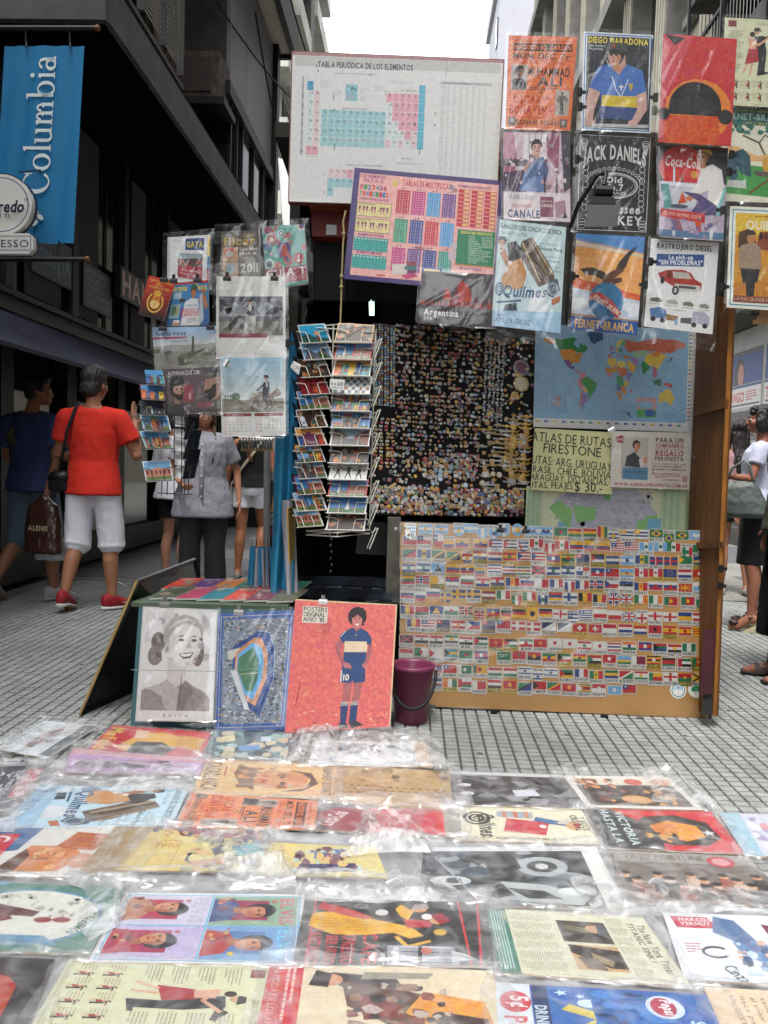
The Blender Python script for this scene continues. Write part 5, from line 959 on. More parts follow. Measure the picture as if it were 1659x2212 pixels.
def cell(i, j, s, k, x0=34, y0=62):
    x, y = x0 + i * cw + (4 if i > 1 and x0 == 34 else 0), y0 + (j) * chh; col = {'b': '2f8db0', 'w': WH, 'p': 'd2bcc0', 'P': PK, '': BL}[k]; c.r(x, y, cw - .7, chh - .7, col); c.t(s, x + 6 if len(s) < 3 else x + 3, y + 8,7, {'b': '246a8a'}.get(k, '16242e') if s not in ('Tc', 'Rf', 'Db', 'Sg', 'Bh', 'Hs', 'Mt', 'Uun', 'Uuu', 'Uub', 'Uut') else 'b0586a', w=min(6.5,3.4 * len(s))); c.txtlines(x + 2, y + 12,10,2,3,.8, '8fa0a4' if k != 'P' else 'b07a88')
for j, row in enumerate(EL):
    for i, it in enumerate(row.split()): s, _, k = it.partition('/'); cell(i, j, s, k)
for j, row in ((1, 'B/P C/P N/P O/P F/P'),(2, 'Al/w Si/P P/P S/P Cl/P')):
    for i, it in enumerate(row.split()): s, _, k = it.partition('/'); cell(12 + i, j, s, k)
for j in range(7): c.r(34 + 17 * cw + 4,62 + j * chh + (0 if j else 0), cw - .5, chh - .6, '55a5bd')
for j, row in ((0, 'Ce/p Pr/p Nd/p Pm/P Sm/p Eu/p'),(1, 'Th Pa U Np Pu Am')):
    for i, it in enumerate(row.split()): s, _, k = it.partition('/'); cell(i, j, s, k, 84,252)
cell(0,2, 'Ubu', '', 84,252); c.r(22,52,5,172, 'a4a4a6')
for j in range(8): c.t(str(j + 1),24.5,76 + j * chh, 5, '555', al='c', b=1)
for j in range(3): c.t(str(j + 6),76,266 + j * chh, 5, '666')
c.r(118,66,27,36, '84b6bf'); c.t('Pt', 131,80,8, '1d2a34', w=11, b=1); c.t('78', 120,73,4, '345'); c.t('PLATINO', 120,86,2.6, '567'); c.txtlines(120,90,20,3,3.6,1.2, 'b07a88')
for x, y, w, n in ((150,74,26,3),(150,92,18,3),(92,82,22,3),(182,66,22,4),(214,56,62,2),(62,62,24,4)): c.txtlines(x, y, w, n, 4,1, '9a9a9a')
c.t('NO METALES', 240,77,4, '555', w=34); c.t('ELEMENTOS DE TRANSICIÓN', 112,121,4, '555', w=60); c.t('METALES', 246,226,4, '555'); c.t('ELEMENTOS REPRESENTATIVOS', 236,236,3.4, '777', w=60); c.t('ELEMENTOS DE TRANSICIÓN INTERNA', 124,244,4, '555', w=82); c.r(36,226,26,1, '999'); c.l([(206,78),(232,78)],.6, '888'); c.l([(206,78),(206,88)],.6, '888')
c.r(326,52,112,6, 'a6a6a8'); c.t('CARACTERÍSTICAS DE LOS ELEMENTOS', 330,57,3, '667', w=60)
for k in range(8): c.txtlines(328 + k * 13.5,62,[10,6,5,6,5,6,5,5][k],66,3.0,1, 'a0a0a0', .7)
for x, y, h in ((92,90,10),(94,120,6),(97,196,14),(316,120,5),(316,146,4),(285,200,14),(56,36,6),(53,26,6)): c.l([(x, y),(x + 1.5, y + h * .6),(x - .5, y + h)],1.6, '2a2a2a')
c.l([(338,8),(336,40)],1.2, '8a8a8a')
c.build('print', inset(q, .006), pt); sleeve(pt, q, 51, over=.002, lift=.002, amp=.0035, nu=50, nv=36, ncr=70, m=plastic_mat('matt_film', .012,.02,.35), name='plastic_film')
q = qP([(766,362),(1089,391),(1074,632),(742,602)],[3.80,3.80,3.78,3.78])
mt = tag(obj('times_table', MB().slab(q, .012), mat('violet_edge', '2c1f4a', .6)), 'colourful multiplication table chart with violet border overlapping the periodic table', 'wall chart')
c = Cv(330,240, '3c2a66'); c.r(13,10,306,220, 'd9a39c'); c.blob(13,10,306,220,['dcaea6', 'd59a96'],40,16,3)
PU_ = '7a3070'; c.t('LOS NÚMEROS', 42,19,6.5, PU_, w=56, al='c', b=1); c.t('DEL 0 AL 12', 44,28,6.5, PU_, w=44, al='c', b=1)
for i, (s_, col) in enumerate(zip('0123456', ['b52a3a', '2a8a4a', '2a6ab0', 'c0402a', '2a8a9a', '8a3a8a', 'b52a3a'])): c.t(s_, 16 + i * 8.6,44,9.5, col, w=7.5, b=1)
for i, (s_, col) in enumerate(zip('789101112', ['2a8a4a', 'b52a3a', '2a6ab0', 'c0402a', '2a8a9a', '2a8a4a', 'b52a3a', '2a6ab0', 'c0402a'])): c.t(s_, 16 + i * 7.2,58,9.5, col, w=6.4, b=1)
c.t('OPERACIONES BÁSICAS', 50,67,5, PU_, w=64, al='c', b=1)
for k, y in enumerate((72,106)):
    c.r(13, y, 76,30, '55482a'); c.r(14, y + 1,74,28, 'cfc187'); c.txtlines(17, y + 3,68,1,2,1.6, '6a4a6a')
    for i, x in enumerate((20,29,36,47,53,66,72,80)): c.p([(x - 2.5, y + 12),(x + 2.5, y + 12),(x, y + 25)], 'a0607a'); c.e(x, y + 10.5,2.6,2.4, '5a2a3a', n=8)
    c.t('+' if k == 0 else '-', 41, y + 19,5, '333', b=1); c.t('=', 59, y + 19,5, '333', b=1)
for k, (y, s_) in enumerate(((140, 'NÚMEROS PARES'),(178, 'NÚMEROS IMPARES'))):
    c.t(s_, 50, y + 4.5,6, PU_, w=56, al='c', b=1); c.r(14, y + 7,74,29, '1f7f7c')
    for j in range(5):
        for i in range(10): c.r(15 + i * 7.3, y + 8.4 + j * 5.6,6.4,4.6, '2f9a94'); c.t(str(2 * (j * 10 + i) + (2 if k == 0 else 1)),18 + i * 7.3, y + 12,2.6, 'cfe0dc', w=3.4, al='c')
c.t('TABLAS DE MULTIPLICAR', 162,29,12, 'b52a55', w=108, al='c', b=1)
TC = ['b5223a', 'b5327a', '3f8fc0', '6a3a80', '1f8a6a', '2a3f88', 'bd3238', '3f8fc0', 'b5327a', '6a3a80', '2a3a88', '2a8f80']
for n_ in range(12):
    i, j = n_ % 4, n_ // 4; x, y = 98 + i * 33.5,39 + j * 62; c.t('x ' + str(n_ + 1), x + 14, y - 2,4.6, '3a2a66', al='c', b=1); c.r(x, y, 29,51, TC[n_])
    for r_ in range(10): c.t('%d x %d = %d' % (n_ + 1, r_ + 1,(n_ + 1) * (r_ + 1)), x + 14.5, y + 6 + r_ * 4.9,3.1, 'dcd2d4', w=24, al='c')
c.t('NÚMEROS ROMANOS', 266,22,5.5, PU_, w=72, al='c', b=1)
for i in range(3):
    for j in range(9): c.r(232 + i * 29,26 + j * 9,26,7.6, 'b52a3a'); c.r(245 + i * 29,27.2 + j * 9,12,5, 'd9b07a')
c.r(236,112,82,74, '24764e'); c.t('SIGNOS MATEMÁTICOS', 277,120,5, 'd8c85a', w=68, al='c', b=1)
for k, s_ in enumerate(('SUMA', 'RESTA', 'DIVISIÓN', 'PERTENECE', 'MAYOR QUE', 'PORCENTAJE', 'NÚMEROS NATURALES', 'NÚMEROS ENTEROS', 'CONJUNTO UNIVERSO', 'SUB CONJUNTO', 'CONJUNTO VACÍO', 'TAL QUE')): c.t(s_, 262,127 + k * 5,3.2, 'd0dcd0')
for k, s_ in enumerate(('MULTIPLICACIÓN', 'IGUAL', 'NO PERTENECE', 'MENOR QUE', 'UNIÓN')): c.t(s_, 290,127 + k * 5,3.2, 'd0dcd0', w=24)
c.r(232,186.5,88,2.5, 'a87a3a'); c.t('FRACCIONES', 270,198,6, PU_, w=46, al='c', b=1)
for k in range(4): c.e(256 + k * 16,210,7,7, 'd0b84a', n=16); (c.e(256 + k * 16,210,7,7, 'b5222a', a0=[0,-90,-180,-180][k], a1=[0,90,90,0][k]) if k else 0)
c.p([(100,200),(132,196),(136,216),(104,222)], 'c4bcb4'); c.p([(130,192),(150,190),(152,198),(132,200)], '8a3a3a'); c.p([(128,201),(152,199),(154,207),(128,209)], '3a6a6a'); c.p([(134,210),(152,208),(154,214),(134,217)], '5a3a5a'); c.p([(122,222),(148,214),(158,220),(134,229)], 'b53a6a'); c.r(166,200,42,26, '2a3f88'); c.r(170,203,34,20, 'd9c07a'); c.r(176,207,22,14, '2a8f80'); c.r(70,224,18,3, 'b52a2a'); c.e(230,150,7,9, 'b9aab0'); c.e(228,170,9,11, 'b9aab0'); c.e(92,26,6,8, 'cdb460'); c.e(216,24,6,6, '8a8088')
c.build('print', q, mt); sleeve(mt, q, 52, over=.002, lift=.001, amp=.0012, nu=20, nv=16, m=plastic_mat('matt_film'), name='plastic_film')
c = Cv(160,122, '2c2526'); c.p([(0,0),(160,0),(160,60),(0,60)], '453e41'); c.p([(50,64),(56,34),(64,44),(72,62)], '9c2a24'); c.p([(70,66),(82,28),(90,18),(104,26),(116,62),(96,70)], 'a52c22'); c.p([(70,66),(82,28),(86,60)], '6a1c1c')
for i in range(24): x = i * 7; c.p([(x - 4,84),(x + g.uniform(-2,2),58 + g.uniform(-6,8)),(x + 5,84)],['8a2222', '9c2c26', '6f1c1e'][i % 3])
c.r(0,78,160,44, '332e30'); c.blob(0,76,160,44,['1d1b1c', '5a5456', '403a3c'],40,6,6); c.t('Argentina', 10,101,14, 'd0ccc8', w=76, b=1); c.t('2011', 10,112,7, 'c0bcb8', w=19)
poster('calendar', 'dark calendar with red mountain peaks marked Argentina 2011', 'calendar', [(911,585),(1066,593),(1062,711),(904,698)],3.64, c, 53)
# ------------------------------------------------------------------ maps and price sheets at the right of the pins
q = qP([(1157,700),(1504,712),(1496,934),(1152,922)],4.14)
wm = tag(obj('world_map', MB().slab(q, .003), M_paper), 'political world map with blue sea and a strip of small flags', 'map')
c = Cv(360,230, '7fa6c2'); c.blob(0,0,350,210,['86abc6', '7aa1be'],30,22,5); g = random.Random(9)
CN = [('2f7d45', [(-125,49),(-140,60),(-138,69),(-110,68),(-95,72),(-82,68),(-94,60),(-80,52),(-78,62),(-65,58),(-56,52),(-67,46),(-80,43),(-95,49)]),('b97a35', [(-168,66),(-150,71),(-140,69),(-140,60),(-152,58)]),('c08338', [(-124,49),(-95,49),(-82,43),(-68,46),(-76,36),(-81,26),(-97,27),(-117,33),(-124,42)]),('6a4a84', [(-117,32),(-106,31),(-97,26),(-97,19),(-88,21),(-92,15),(-106,20)]),('2a4f78', [(-60,82),(-22,82),(-22,70),(-45,60),(-54,68)]),('a8607a', [(-90,15),(-83,10),(-78,8),(-84,15)]),
      ('c07a90', [(-78,8),(-72,12),(-60,8),(-67,0),(-78,0),(-81,-6),(-75,-16),(-70,-18),(-68,-10),(-72,-4)]),('3f8a44', [(-72,-4),(-60,5),(-50,1),(-35,-7),(-40,-20),(-48,-26),(-53,-33),(-57,-26),(-60,-14),(-70,-10)]),('c9a84a', [(-69,-11),(-60,-15),(-58,-20),(-66,-22)]),('7a6fa8', [(-68,-22),(-57,-26),(-58,-36),(-65,-42),(-68,-52),(-71,-40)]),('b06a5a', [(-71,-18),(-68,-23),(-71,-40),(-74,-52),(-75,-40)]),
      ('b0604a', [(30,70),(60,68),(100,76),(140,73),(178,68),(170,60),(140,48),(110,50),(80,52),(60,52),(40,48),(30,55)]),('c9b04a', [(75,40),(90,48),(115,48),(130,44),(120,32),(110,20),(98,24),(80,30)]),('2f7d45', [(68,25),(75,33),(88,27),(90,22),(80,14),(77,8),(73,18)]),('c07a35', [(90,50),(115,50),(110,42),(95,43)]),('8fb08a', [(50,50),(80,52),(82,44),(60,40),(50,44)]),('a8607a', [(96,26),(108,20),(108,10),(100,4),(98,15)]),('3a6f5a', [(96,4),(104,-5),(118,-8),(118,4),(108,2)]),('b04a3a', [(119,-3),(140,-3),(148,-8),(130,-8)]),('c9b04a', [(114,-22),(130,-13),(142,-11),(152,-26),(146,-38),(130,-32),(116,-34)]),('3a6f6a', [(166,-47),(174,-42),(178,-37),(172,-44)]),('3a6f6a', [(130,32),(140,36),(144,44),(138,36)]),
      ('c9a84a', [(-10,36),(0,36),(10,37),(12,25),(0,20),(-12,28)]),('b9843a', [(-17,22),(0,20),(12,24),(12,12),(-5,12),(-16,14)]),('c07a90', [(-15,12),(-5,12),(4,6),(-8,5)]),('d0c05a', [(12,32),(30,31),(35,23),(25,20),(12,24)]),('c06a3a', [(14,23),(25,20),(36,20),(36,10),(24,5),(15,12)]),('7a6fa8', [(36,15),(50,11),(42,0),(34,4)]),('3f8a5a', [(9,5),(26,5),(30,-8),(24,-12),(12,-5)]),('c9b04a', [(30,2),(41,-2),(40,-12),(30,-8)]),('5a6fa8', [(12,-6),(24,-11),(22,-18),(12,-17)]),('c07a35', [(22,-11),(34,-12),(36,-22),(24,-20)]),('b98a5a', [(12,-18),(22,-18),(28,-32),(18,-34)]),('b04a5a', [(44,-14),(50,-16),(46,-25)]),('b06a7a', [(-10,43),(-1,43),(-2,37),(-9,37)]),('5a7fb0', [(-4,48),(8,49),(6,43),(-1,43)]),('c9a050', [(6,54),(14,54),(14,48),(7,48)]),('3f8a5a', [(14,54),(24,54),(24,49),(15,49)]),('b0505a', [(-6,50),(1,51),(-2,58),(-6,57)]),('d0c05a', [(6,58),(12,56),(24,68),(28,70),(14,68)]),('5a9a70', [(20,60),(30,62),(28,70),(22,66)]),('a860a0', [(8,45),(18,40),(14,38),(10,43)]),('c07a4a', [(26,42),(44,41),(42,37),(28,37)]),('d0a040', [(36,32),(48,30),(60,22),(52,14),(43,14),(38,24)]),('9a70a0', [(45,39),(60,37),(62,26),(50,30)])]
def ll(lo, la): return (12 + (lo + 172) * .94,4 + (84 - la) * 1.36 + (abs(la) ** 2) * .0012)
for col, pts in CN:
    o_ = []
    for a, b in zip(pts, pts[1:] + pts[:1]):
        for k in range(3): t_ = k / 3; o_.append(ll(a[0] + (b[0] - a[0]) * t_ + g.uniform(-1.6,1.6), a[1] + (b[1] - a[1]) * t_ + g.uniform(-1.6,1.6)))
    c.p(o_, col)
for k in range(40): lo, la = g.uniform(-170,175), g.uniform(-55,40); x, y = ll(lo, la); c.r(min(x, 335), y, 5,.7, '6a8caa')
c.r(344,0,16,230, 'cbcbc8'); c.r(0,210,360,20, 'cbcbc8')
for j in range(24): c.r(346,3 + j * 8.6,5,3.6, g.choice(['a33', '35a', 'ca4', '384', '555'])); c.r(352.5,4 + j * 8.6,6,1.2, 'a0a0a0')
for i in range(17): c.r(4 + i * 20,214,8,4.5, g.choice(['a33', '35a', 'ca4', '384', '555'])); c.txtlines(13.5 + i * 20,214,6,3,3,1, 'a0a0a0')
c.fr(28,150,44,44,.8, '4f7fae'); c.blob(40,160,20,22,['b9a8a8', 'a88f94'],8,7,3); c.r(232,156,44,44, 'b98a8c'); c.r(232,182,44,18, '4f9a58'); c.e(262,190,12,8, '2f5fa0'); c.e(252,172,18,9, '7fa6c2'); c.txtlines(290,188,40,5,3,1, '6a8caa')
c.build('print', q, wm); sleeve(wm, q, 54, over=.001, lift=.001, amp=.001, nu=12, nv=10, m=plastic_mat('matt_film'), name='plastic_film')
q = qP([(1490,800),(1529,800),(1524,986),(1484,984)],4.16); o = tag(obj('map_sheet', MB().slab(qP([(1470,735),(1530,738),(1524,986),(1466,984)],4.16),.003), M_paper), 'white sheet with small grey text sticking out behind the world map', 'sheet')
c = Cv(40,190, 'cfcfcc'); [c.txtlines(14 + k * 8,6,6,60,3,1, 'b0b0b0') for k in range(2)]; c.build('print', q, o)
q = qP([(1138,1050),(1492,1056),(1488,1150),(1134,1140)],4.13); cm = tag(obj('city_map', MB().slab(q, .003), M_paper), 'pale green and lilac city street map below the price sheet', 'map')
c = Cv(350,92, 'b9c4a0'); c.r(36,0,250,92, 'ccd0ae'); 
for x in (2,12,22,292,306,320): c.r(x, 2,9,88, 'a8c2a0'); c.txtlines(x + 1,4,7,26,3.2,.8, '7f9a80')
c.p([(48,46),(92,4),(236,4),(282,56),(260,92),(96,92)], 'a9abb8'); c.blob(60,8,210,80,['b4b4c0', '9c9cae'],60,7,4)
for k in range(26): a, b, d, e = [g.uniform(0,1) for _ in range(4)]; c.l([(60 + a * 210,6 + b * 80),(60 + d * 210,6 + e * 80)],.6, g.choice(['c07a70', 'd0d0d8', '8a8aa0', 'c9c49a']))
for pts in ([(48,46),(70,30),(100,50),(96,92),(84,82)],[(100,40),(150,44),(148,70),(110,78)],[(168,6),(182,14),(178,30),(166,26)],[(256,60),(282,56),(276,84),(252,92)],[(240,70),(262,64),(258,90),(236,90)]): c.p(pts, '7fb070')
c.p([(70,74),(90,84),(88,92),(74,92)], '6fa8b8'); c.p([(262,66),(290,64),(288,92),(258,92)], '6fa8c0')
c.build('print', q, cm)
def hand(c, txt, x, y, size, w, rot=0, col='1f211d'):
    c.t(txt, x, y, size, col, w=w, b=0, rot=rot); c.t(txt, x + .4, y + .3, size, col, w=w, b=0, rot=rot)
q = qP([(1155,925),(1322,934),(1322,1068),(1146,1058)],4.10)
c = Cv(175,140, 'c6c58f'); hand(c, 'ATLAS DE RUTAS', -6,28,21,178,2); hand(c, 'FIRESTONE', 22,53,21,128,2); hand(c, 'RUTAS: ARG, URUGUAY', -12,79,19,186,3); hand(c, 'BRASIL, CHILE, BOLIVIA', -8,99,16,180,2); hand(c, 'PARAGUAY, DISTANCIAS,', -10,117,15,176,1); hand(c, 'RUTAS, PEAJES', -14,135,14,104,-1); hand(c, '$ 30.-', 94,137,21,60,0)
o = tag(obj('price_sheet', MB().slab(q, .002), mat('yellow_sheet', 'c3c28c', .7)), 'pale yellow sheet with hand-lettered road atlas price in black marker', 'sign'); c.build('print', q, o); sleeve(o, q, 55, over=.002, lift=.002, amp=.002, nu=16, nv=14, m=plastic_mat('matt_film'))
q = qP([(1321,931),(1496,935),(1494,1058),(1318,1052)],4.09)
c = Cv(175,122, 'cfc9bf'); RD = '9c2436'; c.p([(10,14),(22,8),(30,16),(24,26),(12,24)], RD); c.t('$48', 13,20,5, 'd8d0c8', b=1); c.r(26,12,54,92, 'b9b4ac'); c.r(26,78,54,26, '4a7f9c'); c.t('Sentimiento', 29,90,6, '24404f', w=46, sl=.3); c.p([(30,76),(34,54),(50,44),(62,56),(66,78)], '2f3138'); c.head(54,30,9, 'c08a6a', '2a2320', turn=1); c.p([(60,60),(70,56),(74,70),(64,78)], 'd0ccc8'); c.e(74,62,5,8, 'c08a6a')
for k in range(22): c.ring(24,14 + k * 4,2.4,1.3,.7, '555', 8)
c.t('PARA UN', 96,22,9.5, '6a2a30', w=60, b=1); c.t('COMPAÑERO', 96,33,8, RD, w=60, b=1); c.t('NADA MEJOR QUE UN BUEN', 96,38,3.4, '6a2a30', w=60); c.t('REGALO', 96,51,11, RD, w=60, b=1); c.t('PERONISTA', 95,61,8, '6a2a30', w=62, b=1)
c.t('Le presentamos el mejor regalo', 89,70,4, '6a2a30', w=74); c.t('para su institución', 89,75.5,4.4, '6a2a30', w=62, b=1); c.t('gremio o sindicato', 89,82,4.8, '6a2a30', w=74, b=1); c.t('Personalizamos', 89,92,5, RD, w=60, b=1); c.txtlines(96,94,54,2,3,1.4, RD); c.t('comunicar.', 112,104,4.4, RD, w=38, b=1); c.e(160,100,6,8, 'b98a8a'); c.t('WWW.AGENDAPERONISTA.COM.AR', 87,118,6.5, RD, w=158, al='c', b=1)
o = tag(obj('flyer', MB().slab(q, .002), M_paper), 'white flyer with red lettering and a photo of a man in a suit', 'flyer'); c.build('print', q, o); sleeve(o, q, 56, over=.003, lift=.003, amp=.003, nu=18, nv=14)
# ------------------------------------------------------------------ calendars and books at the left
c = Cv(95,118, 'cfd0cf'); 
for k in range(22): c.ring(3,5 + k * 5.2,3,1.6,.8, '777', 8)
c.txtlines(10,10,40,1,2,1.2, '8a8a8a'); c.r(40,6,42,28, '1d3f78'); c.t('GATA', 43,27,13, 'd0c030', w=36, b=1); c.r(24,42,56,36, '8a9aa0'); c.p([(24,58),(80,52),(80,78),(24,78)], '4a3a38'); c.blob(24,58,56,20,['6a2a2a', '2a2a30', '9a7a70', 'b03a2a'],26,5,4); c.r(24,74,56,30, '9c1f2c'); c.t('Ahora también', 52,86,5, 'd8c8c8', w=36, al='c'); c.t('desde Aeroparque', 52,95,5, 'd8c8c8', w=44, al='c'); c.r(90,4,5,42, 'c9b030'); c.r(90,46,5,30, '2f7fb0'); c.r(90,76,5,40, 'b03024')
poster('guide_book', 'thick white spiral travel guide marked GATA under clear plastic', 'book', [(362,513),(454,507),(450,625),(361,604)],3.74, c, 61, thick=.035, board=M_paper, tail=0, over=.02, amp=.008, lift=.008)
c = Cv(82,98, '57534a'); c.r(0,0,82,6, '4a463e'); c.t('Guía', 48,14,8, 'a8904a', w=20, b=1); c.t('filcar', 4,30,17, 'b0903a', w=70, b=1); c.r(4,34,32,30, 'b08a6a'); c.e(18,46,11,11, 'b0504a'); c.e(18,49,9,7, 'a8a4a4'); c.r(4,66,32,30, 'b08a6a'); c.e(20,80,11,11, '7f9aa0'); c.t('Capital Federal', 40,42,6.5, 'c8c4bc', w=38, b=1); c.t('y Gran Bs. As.', 40,51,6.5, 'c8c4bc', w=36, b=1); c.txtlines(40,56,36,2,3,1.2, '8a7a5a'); c.t('2011', 42,88,18, 'c8c6c0', w=38, b=1)
poster('guide_book', 'brown city street guide marked 2011, middle of the three wrapped books', 'book', [(478,500),(560,496),(559,598),(478,600)],3.74, c, 62, thick=.03, board=M_paper, over=.03, amp=.01, lift=.008)
c = Cv(95,128, '5a9a90'); g = random.Random(4)
for k in range(26):
    x, y, r_ = g.uniform(2,93), g.uniform(2,84), g.uniform(4,12); c.e(x, y, r_, r_, g.choice(['c8c4bc', 'a84a4a', 'bcd0c8', '2f7f80'])); c.e(x, y, r_ * .75, r_ * .75, g.choice(['5a9a90', 'b06a60', '3a4f80'])); c.e(x, y, r_ * .45, r_ * .45, g.choice(['a83a3a', '4a3f78', 'c8c4bc']))
c.e(46,52,16,17, '4a3f78'); c.p([(38,66),(42,40),(50,40),(58,66)], 'a84a3a'); c.r(0,88,95,32, '8a3444'); c.t('GUÍA T', 2,106,15, 'd0c8c8', w=90, b=1); c.t('2011', 42,117,9, 'a8707a', w=44, b=1); c.e(78,72,12,12, '9a2f3a'); c.l([(78,66),(78,77)],3, 'd8d0d0'); c.p([(72,75),(84,75),(78,81)], 'd8d0d0'); c.r(0,121,95,7, '4a8a80')
poster('planner', 'teal planner covered in circles with a red band marked 2011', 'book', [(566,489),(657,484),(665,612),(576,624)],3.74, c, 63, thick=.03, board=M_paper, over=.025, amp=.01, lift=.008)
tag(obj('book_shelf', MB().slab(qP([(352,520),(460,500),(664,492),(668,500)],3.84),.1), M_dk), 'dark shelf behind the three wrapped guide books', 'shelf')
c = Cv(62,88); c.grad(0,0,62,88, 'b83424', '2a1c1c', 12); c.t('NUEVA CONSTITUCIÓN', 31,10,5, 'c9a04a', w=52, al='c', b=1); c.t('DE LA', 31,17,4.6, 'c9a04a', al='c', b=1); c.t('NACIÓN ARGENTINA', 31,24,5, 'c9a04a', w=46, al='c', b=1)
c.e(31,34,8,7, 'c99a3a'); [c.l([(31 + 8 * math.cos(a),34 + 7 * math.sin(a)),(31 + 11 * math.cos(a),34 + 10 * math.sin(a))],1, 'c99a3a') for a in [k * .45 for k in range(14)]]; c.e(31,54,12,15, 'b8702a'); c.e(31,58,11,9, 'd0b070'); c.l([(31,44),(31,66)],1.2, '7a3a1c'); [c.e(31 + 17 * math.cos(R(a)),54 + 21 * math.sin(R(a)),3.4,1.8, 'c9a04a', rot=a + 60, n=8) for a in range(-40,221,13)]
poster('booklet', 'tilted red and black constitution booklet with a gold laurel crest', 'book', [(322,595),(379,609),(353,694),(298,678)],3.66, c, None, thick=.008, board=M_paper)
c = Cv(92,94, '3f78a8'); c.r(0,0,92,5, 'a83030'); c.r(0,55,92,39, '2f5f94'); c.t('Panorama', -20,19,13, 'd0b82a', w=56, b=1); c.t('Pesca', 58,19,13, 'd0b82a', w=30, b=1); c.p([(30,94),(34,44),(48,36),(66,38),(72,94)], 'c4c8cc'); c.head(54,22,8.5, 'a86c4c', '3a2a20'); c.p([(45,15),(47,7),(61,7),(64,16)], '2a5a3a'); c.p([(66,40),(74,28),(84,30),(90,56),(84,62),(78,44)], 'a86c4c'); c.e(80,22,6,5, 'a86c4c'); c.p([(70,30),(76,26),(80,80),(74,92),(70,74)], 'a8b0b4'); c.t('HAWAII', 40,54,5, '4a6a9c', w=24); c.t('ARRANCARON LOS', 27,65,7.5, 'b02a34', w=42, b=1); c.t('PEJERREYES!', 27,74,8, 'b02a34', w=42, b=1); c.r(4,22,20,14, '8fa8b0'); c.r(20,36,14,8, '3a3a2a'); c.r(2,48,22,30, '8ab0b8'); c.e(10,62,6,12, '5a7a5a'); c.p([(18,50),(22,54),(20,72),(15,72)], 'a89a4a'); c.e(20,90,8,7, 'b58a70'); c.r(13,82,14,5, 'c8ccc8'); c.txtlines(44,78,24,4,3,1.2, '8a6a3a')
poster('magazine', 'blue fishing magazine with a man in a white shirt holding up a fish', 'magazine', [(378,611),(450,605),(452,702),(359,704)],3.70, c, None, thick=.008, board=M_paper)
c = Cv(140,95); c.grad(0,0,140,40, '8fb0d0', 'b4b8b8', 6); c.r(0,38,140,57, '87867c'); c.p([(0,42),(40,36),(90,40),(140,34),(140,50),(0,50)], '8f948f'); c.t('Fuerza Aérea', 7,17,8, '1f4a78', w=64, b=1, sl=.1); c.r(0,20,72,4, 'a02a3a'); c.t('en acción', 52,23.5,3, 'd8c0c0', w=18); c.t('Calendario 2011', 34,31,4, '4a5a6a', w=38); c.p([(84,18),(88,22),(86,52),(82,56),(80,54)], '454a38'); c.p([(48,62),(58,56),(78,52),(90,56),(90,72),(66,82),(50,78)], '5c6248'); c.e(58,71,9,9, '3c4230'); c.p([(70,58),(110,46),(108,50),(78,64)], '4c523c'); c.p([(20,50),(36,46),(40,54),(26,58)], '55584a'); c.p([(100,56),(120,54),(124,62),(104,64)], '5f6252'); c.p([(0,44),(12,42),(14,50),(0,52)], '5f6252'); c.p([(126,58),(140,56),(140,66),(128,68)], '55584a'); c.blob(0,60,140,34,['8f8e82', '7a7a70'],30,6,5)
poster('calendar', 'air force calendar sheet with green military planes on grey ground', 'calendar', [(329,707),(470,705),(478,797),(335,812)],3.69, c, 64)
c = Cv(128,94, '5a4c50'); c.r(0,0,128,12, '48444a'); c.r(44,34,22,34, '8a3a44'); c.p([(0,94),(6,74),(24,66),(44,74),(56,94)], '3a3836'); c.head(30,44,17, 'b08c7c', '1f1a18', beard='2a201c', turn=1, dark='8a6a5c'); c.p([(14,34),(18,16),(44,16),(48,34),(30,28)], '1f1a18'); c.p([(92,94),(94,66),(112,60),(128,70),(128,94)], '57504a'); c.p([(92,30),(100,14),(128,12),(128,60),(112,66),(98,60),(90,48)], '9c7868'); c.p([(92,46),(104,44),(112,34),(118,34),(116,60),(104,68),(94,60)], '221a18'); c.p([(94,22),(104,10),(128,8),(128,18),(98,24)], '4a463c'); c.t('ALMANAQUE 2011', 12,13,8, 'd4d0cc', w=68, b=0); c.t('EL CHE', 76,79,7, 'b03a5a', w=32, b=1); c.t('Y LA REVOLUCIÓN CUBANA', 20,90,6.5, '2a2424', w=102, b=1)
poster('calendar', 'calendar marked Almanaque 2011 with two bearded men facing each other', 'calendar', [(350,798),(478,792),(477,893),(356,895)],3.66, c, 65)
c = Cv(150,190, 'cfcfcc'); c.r(6,46,138,90, '5a5c60'); c.grad(6,46,138,46, '4a4c54', '8a8e92', 6); c.blob(8,48,134,40,['6a6c74', '3f4148', '9aa0a4'],34,10,7,1.5); c.r(6,104,138,28, '77766c'); c.blob(6,104,138,28,['8a887c', '64635a'],30,5,8,2); c.p([(26,118),(30,96),(52,90),(62,100),(60,124),(54,124),(50,110),(36,112),(32,126)], '35302c'); c.p([(60,126),(64,88),(76,82),(86,96),(84,132),(78,132),(76,110),(68,112),(66,130)], 'a5a49c'); c.p([(66,86),(70,66),(80,66),(86,88),(76,92)], '2c2a30'); c.e(74,60,4,5, 'b09080'); c.p([(66,58),(82,58),(78,52),(70,52)], '2a2628'); c.e(73,72,4,8, 'c0bcb4'); c.r(6,132,104,9, '7c2430'); c.t('Enero FEBRUARY', 40,139,4.5, 'b08a8a', w=40); c.txtlines(112,134,30,3,3,1, '888')
poster('calendar', 'tall white calendar sheet with a horse rider under storm clouds, held by two clips', 'calendar', [(467,597),(617,597),(617,775),(467,775)],3.68, c, 66, amp=.009, board=M_paper)
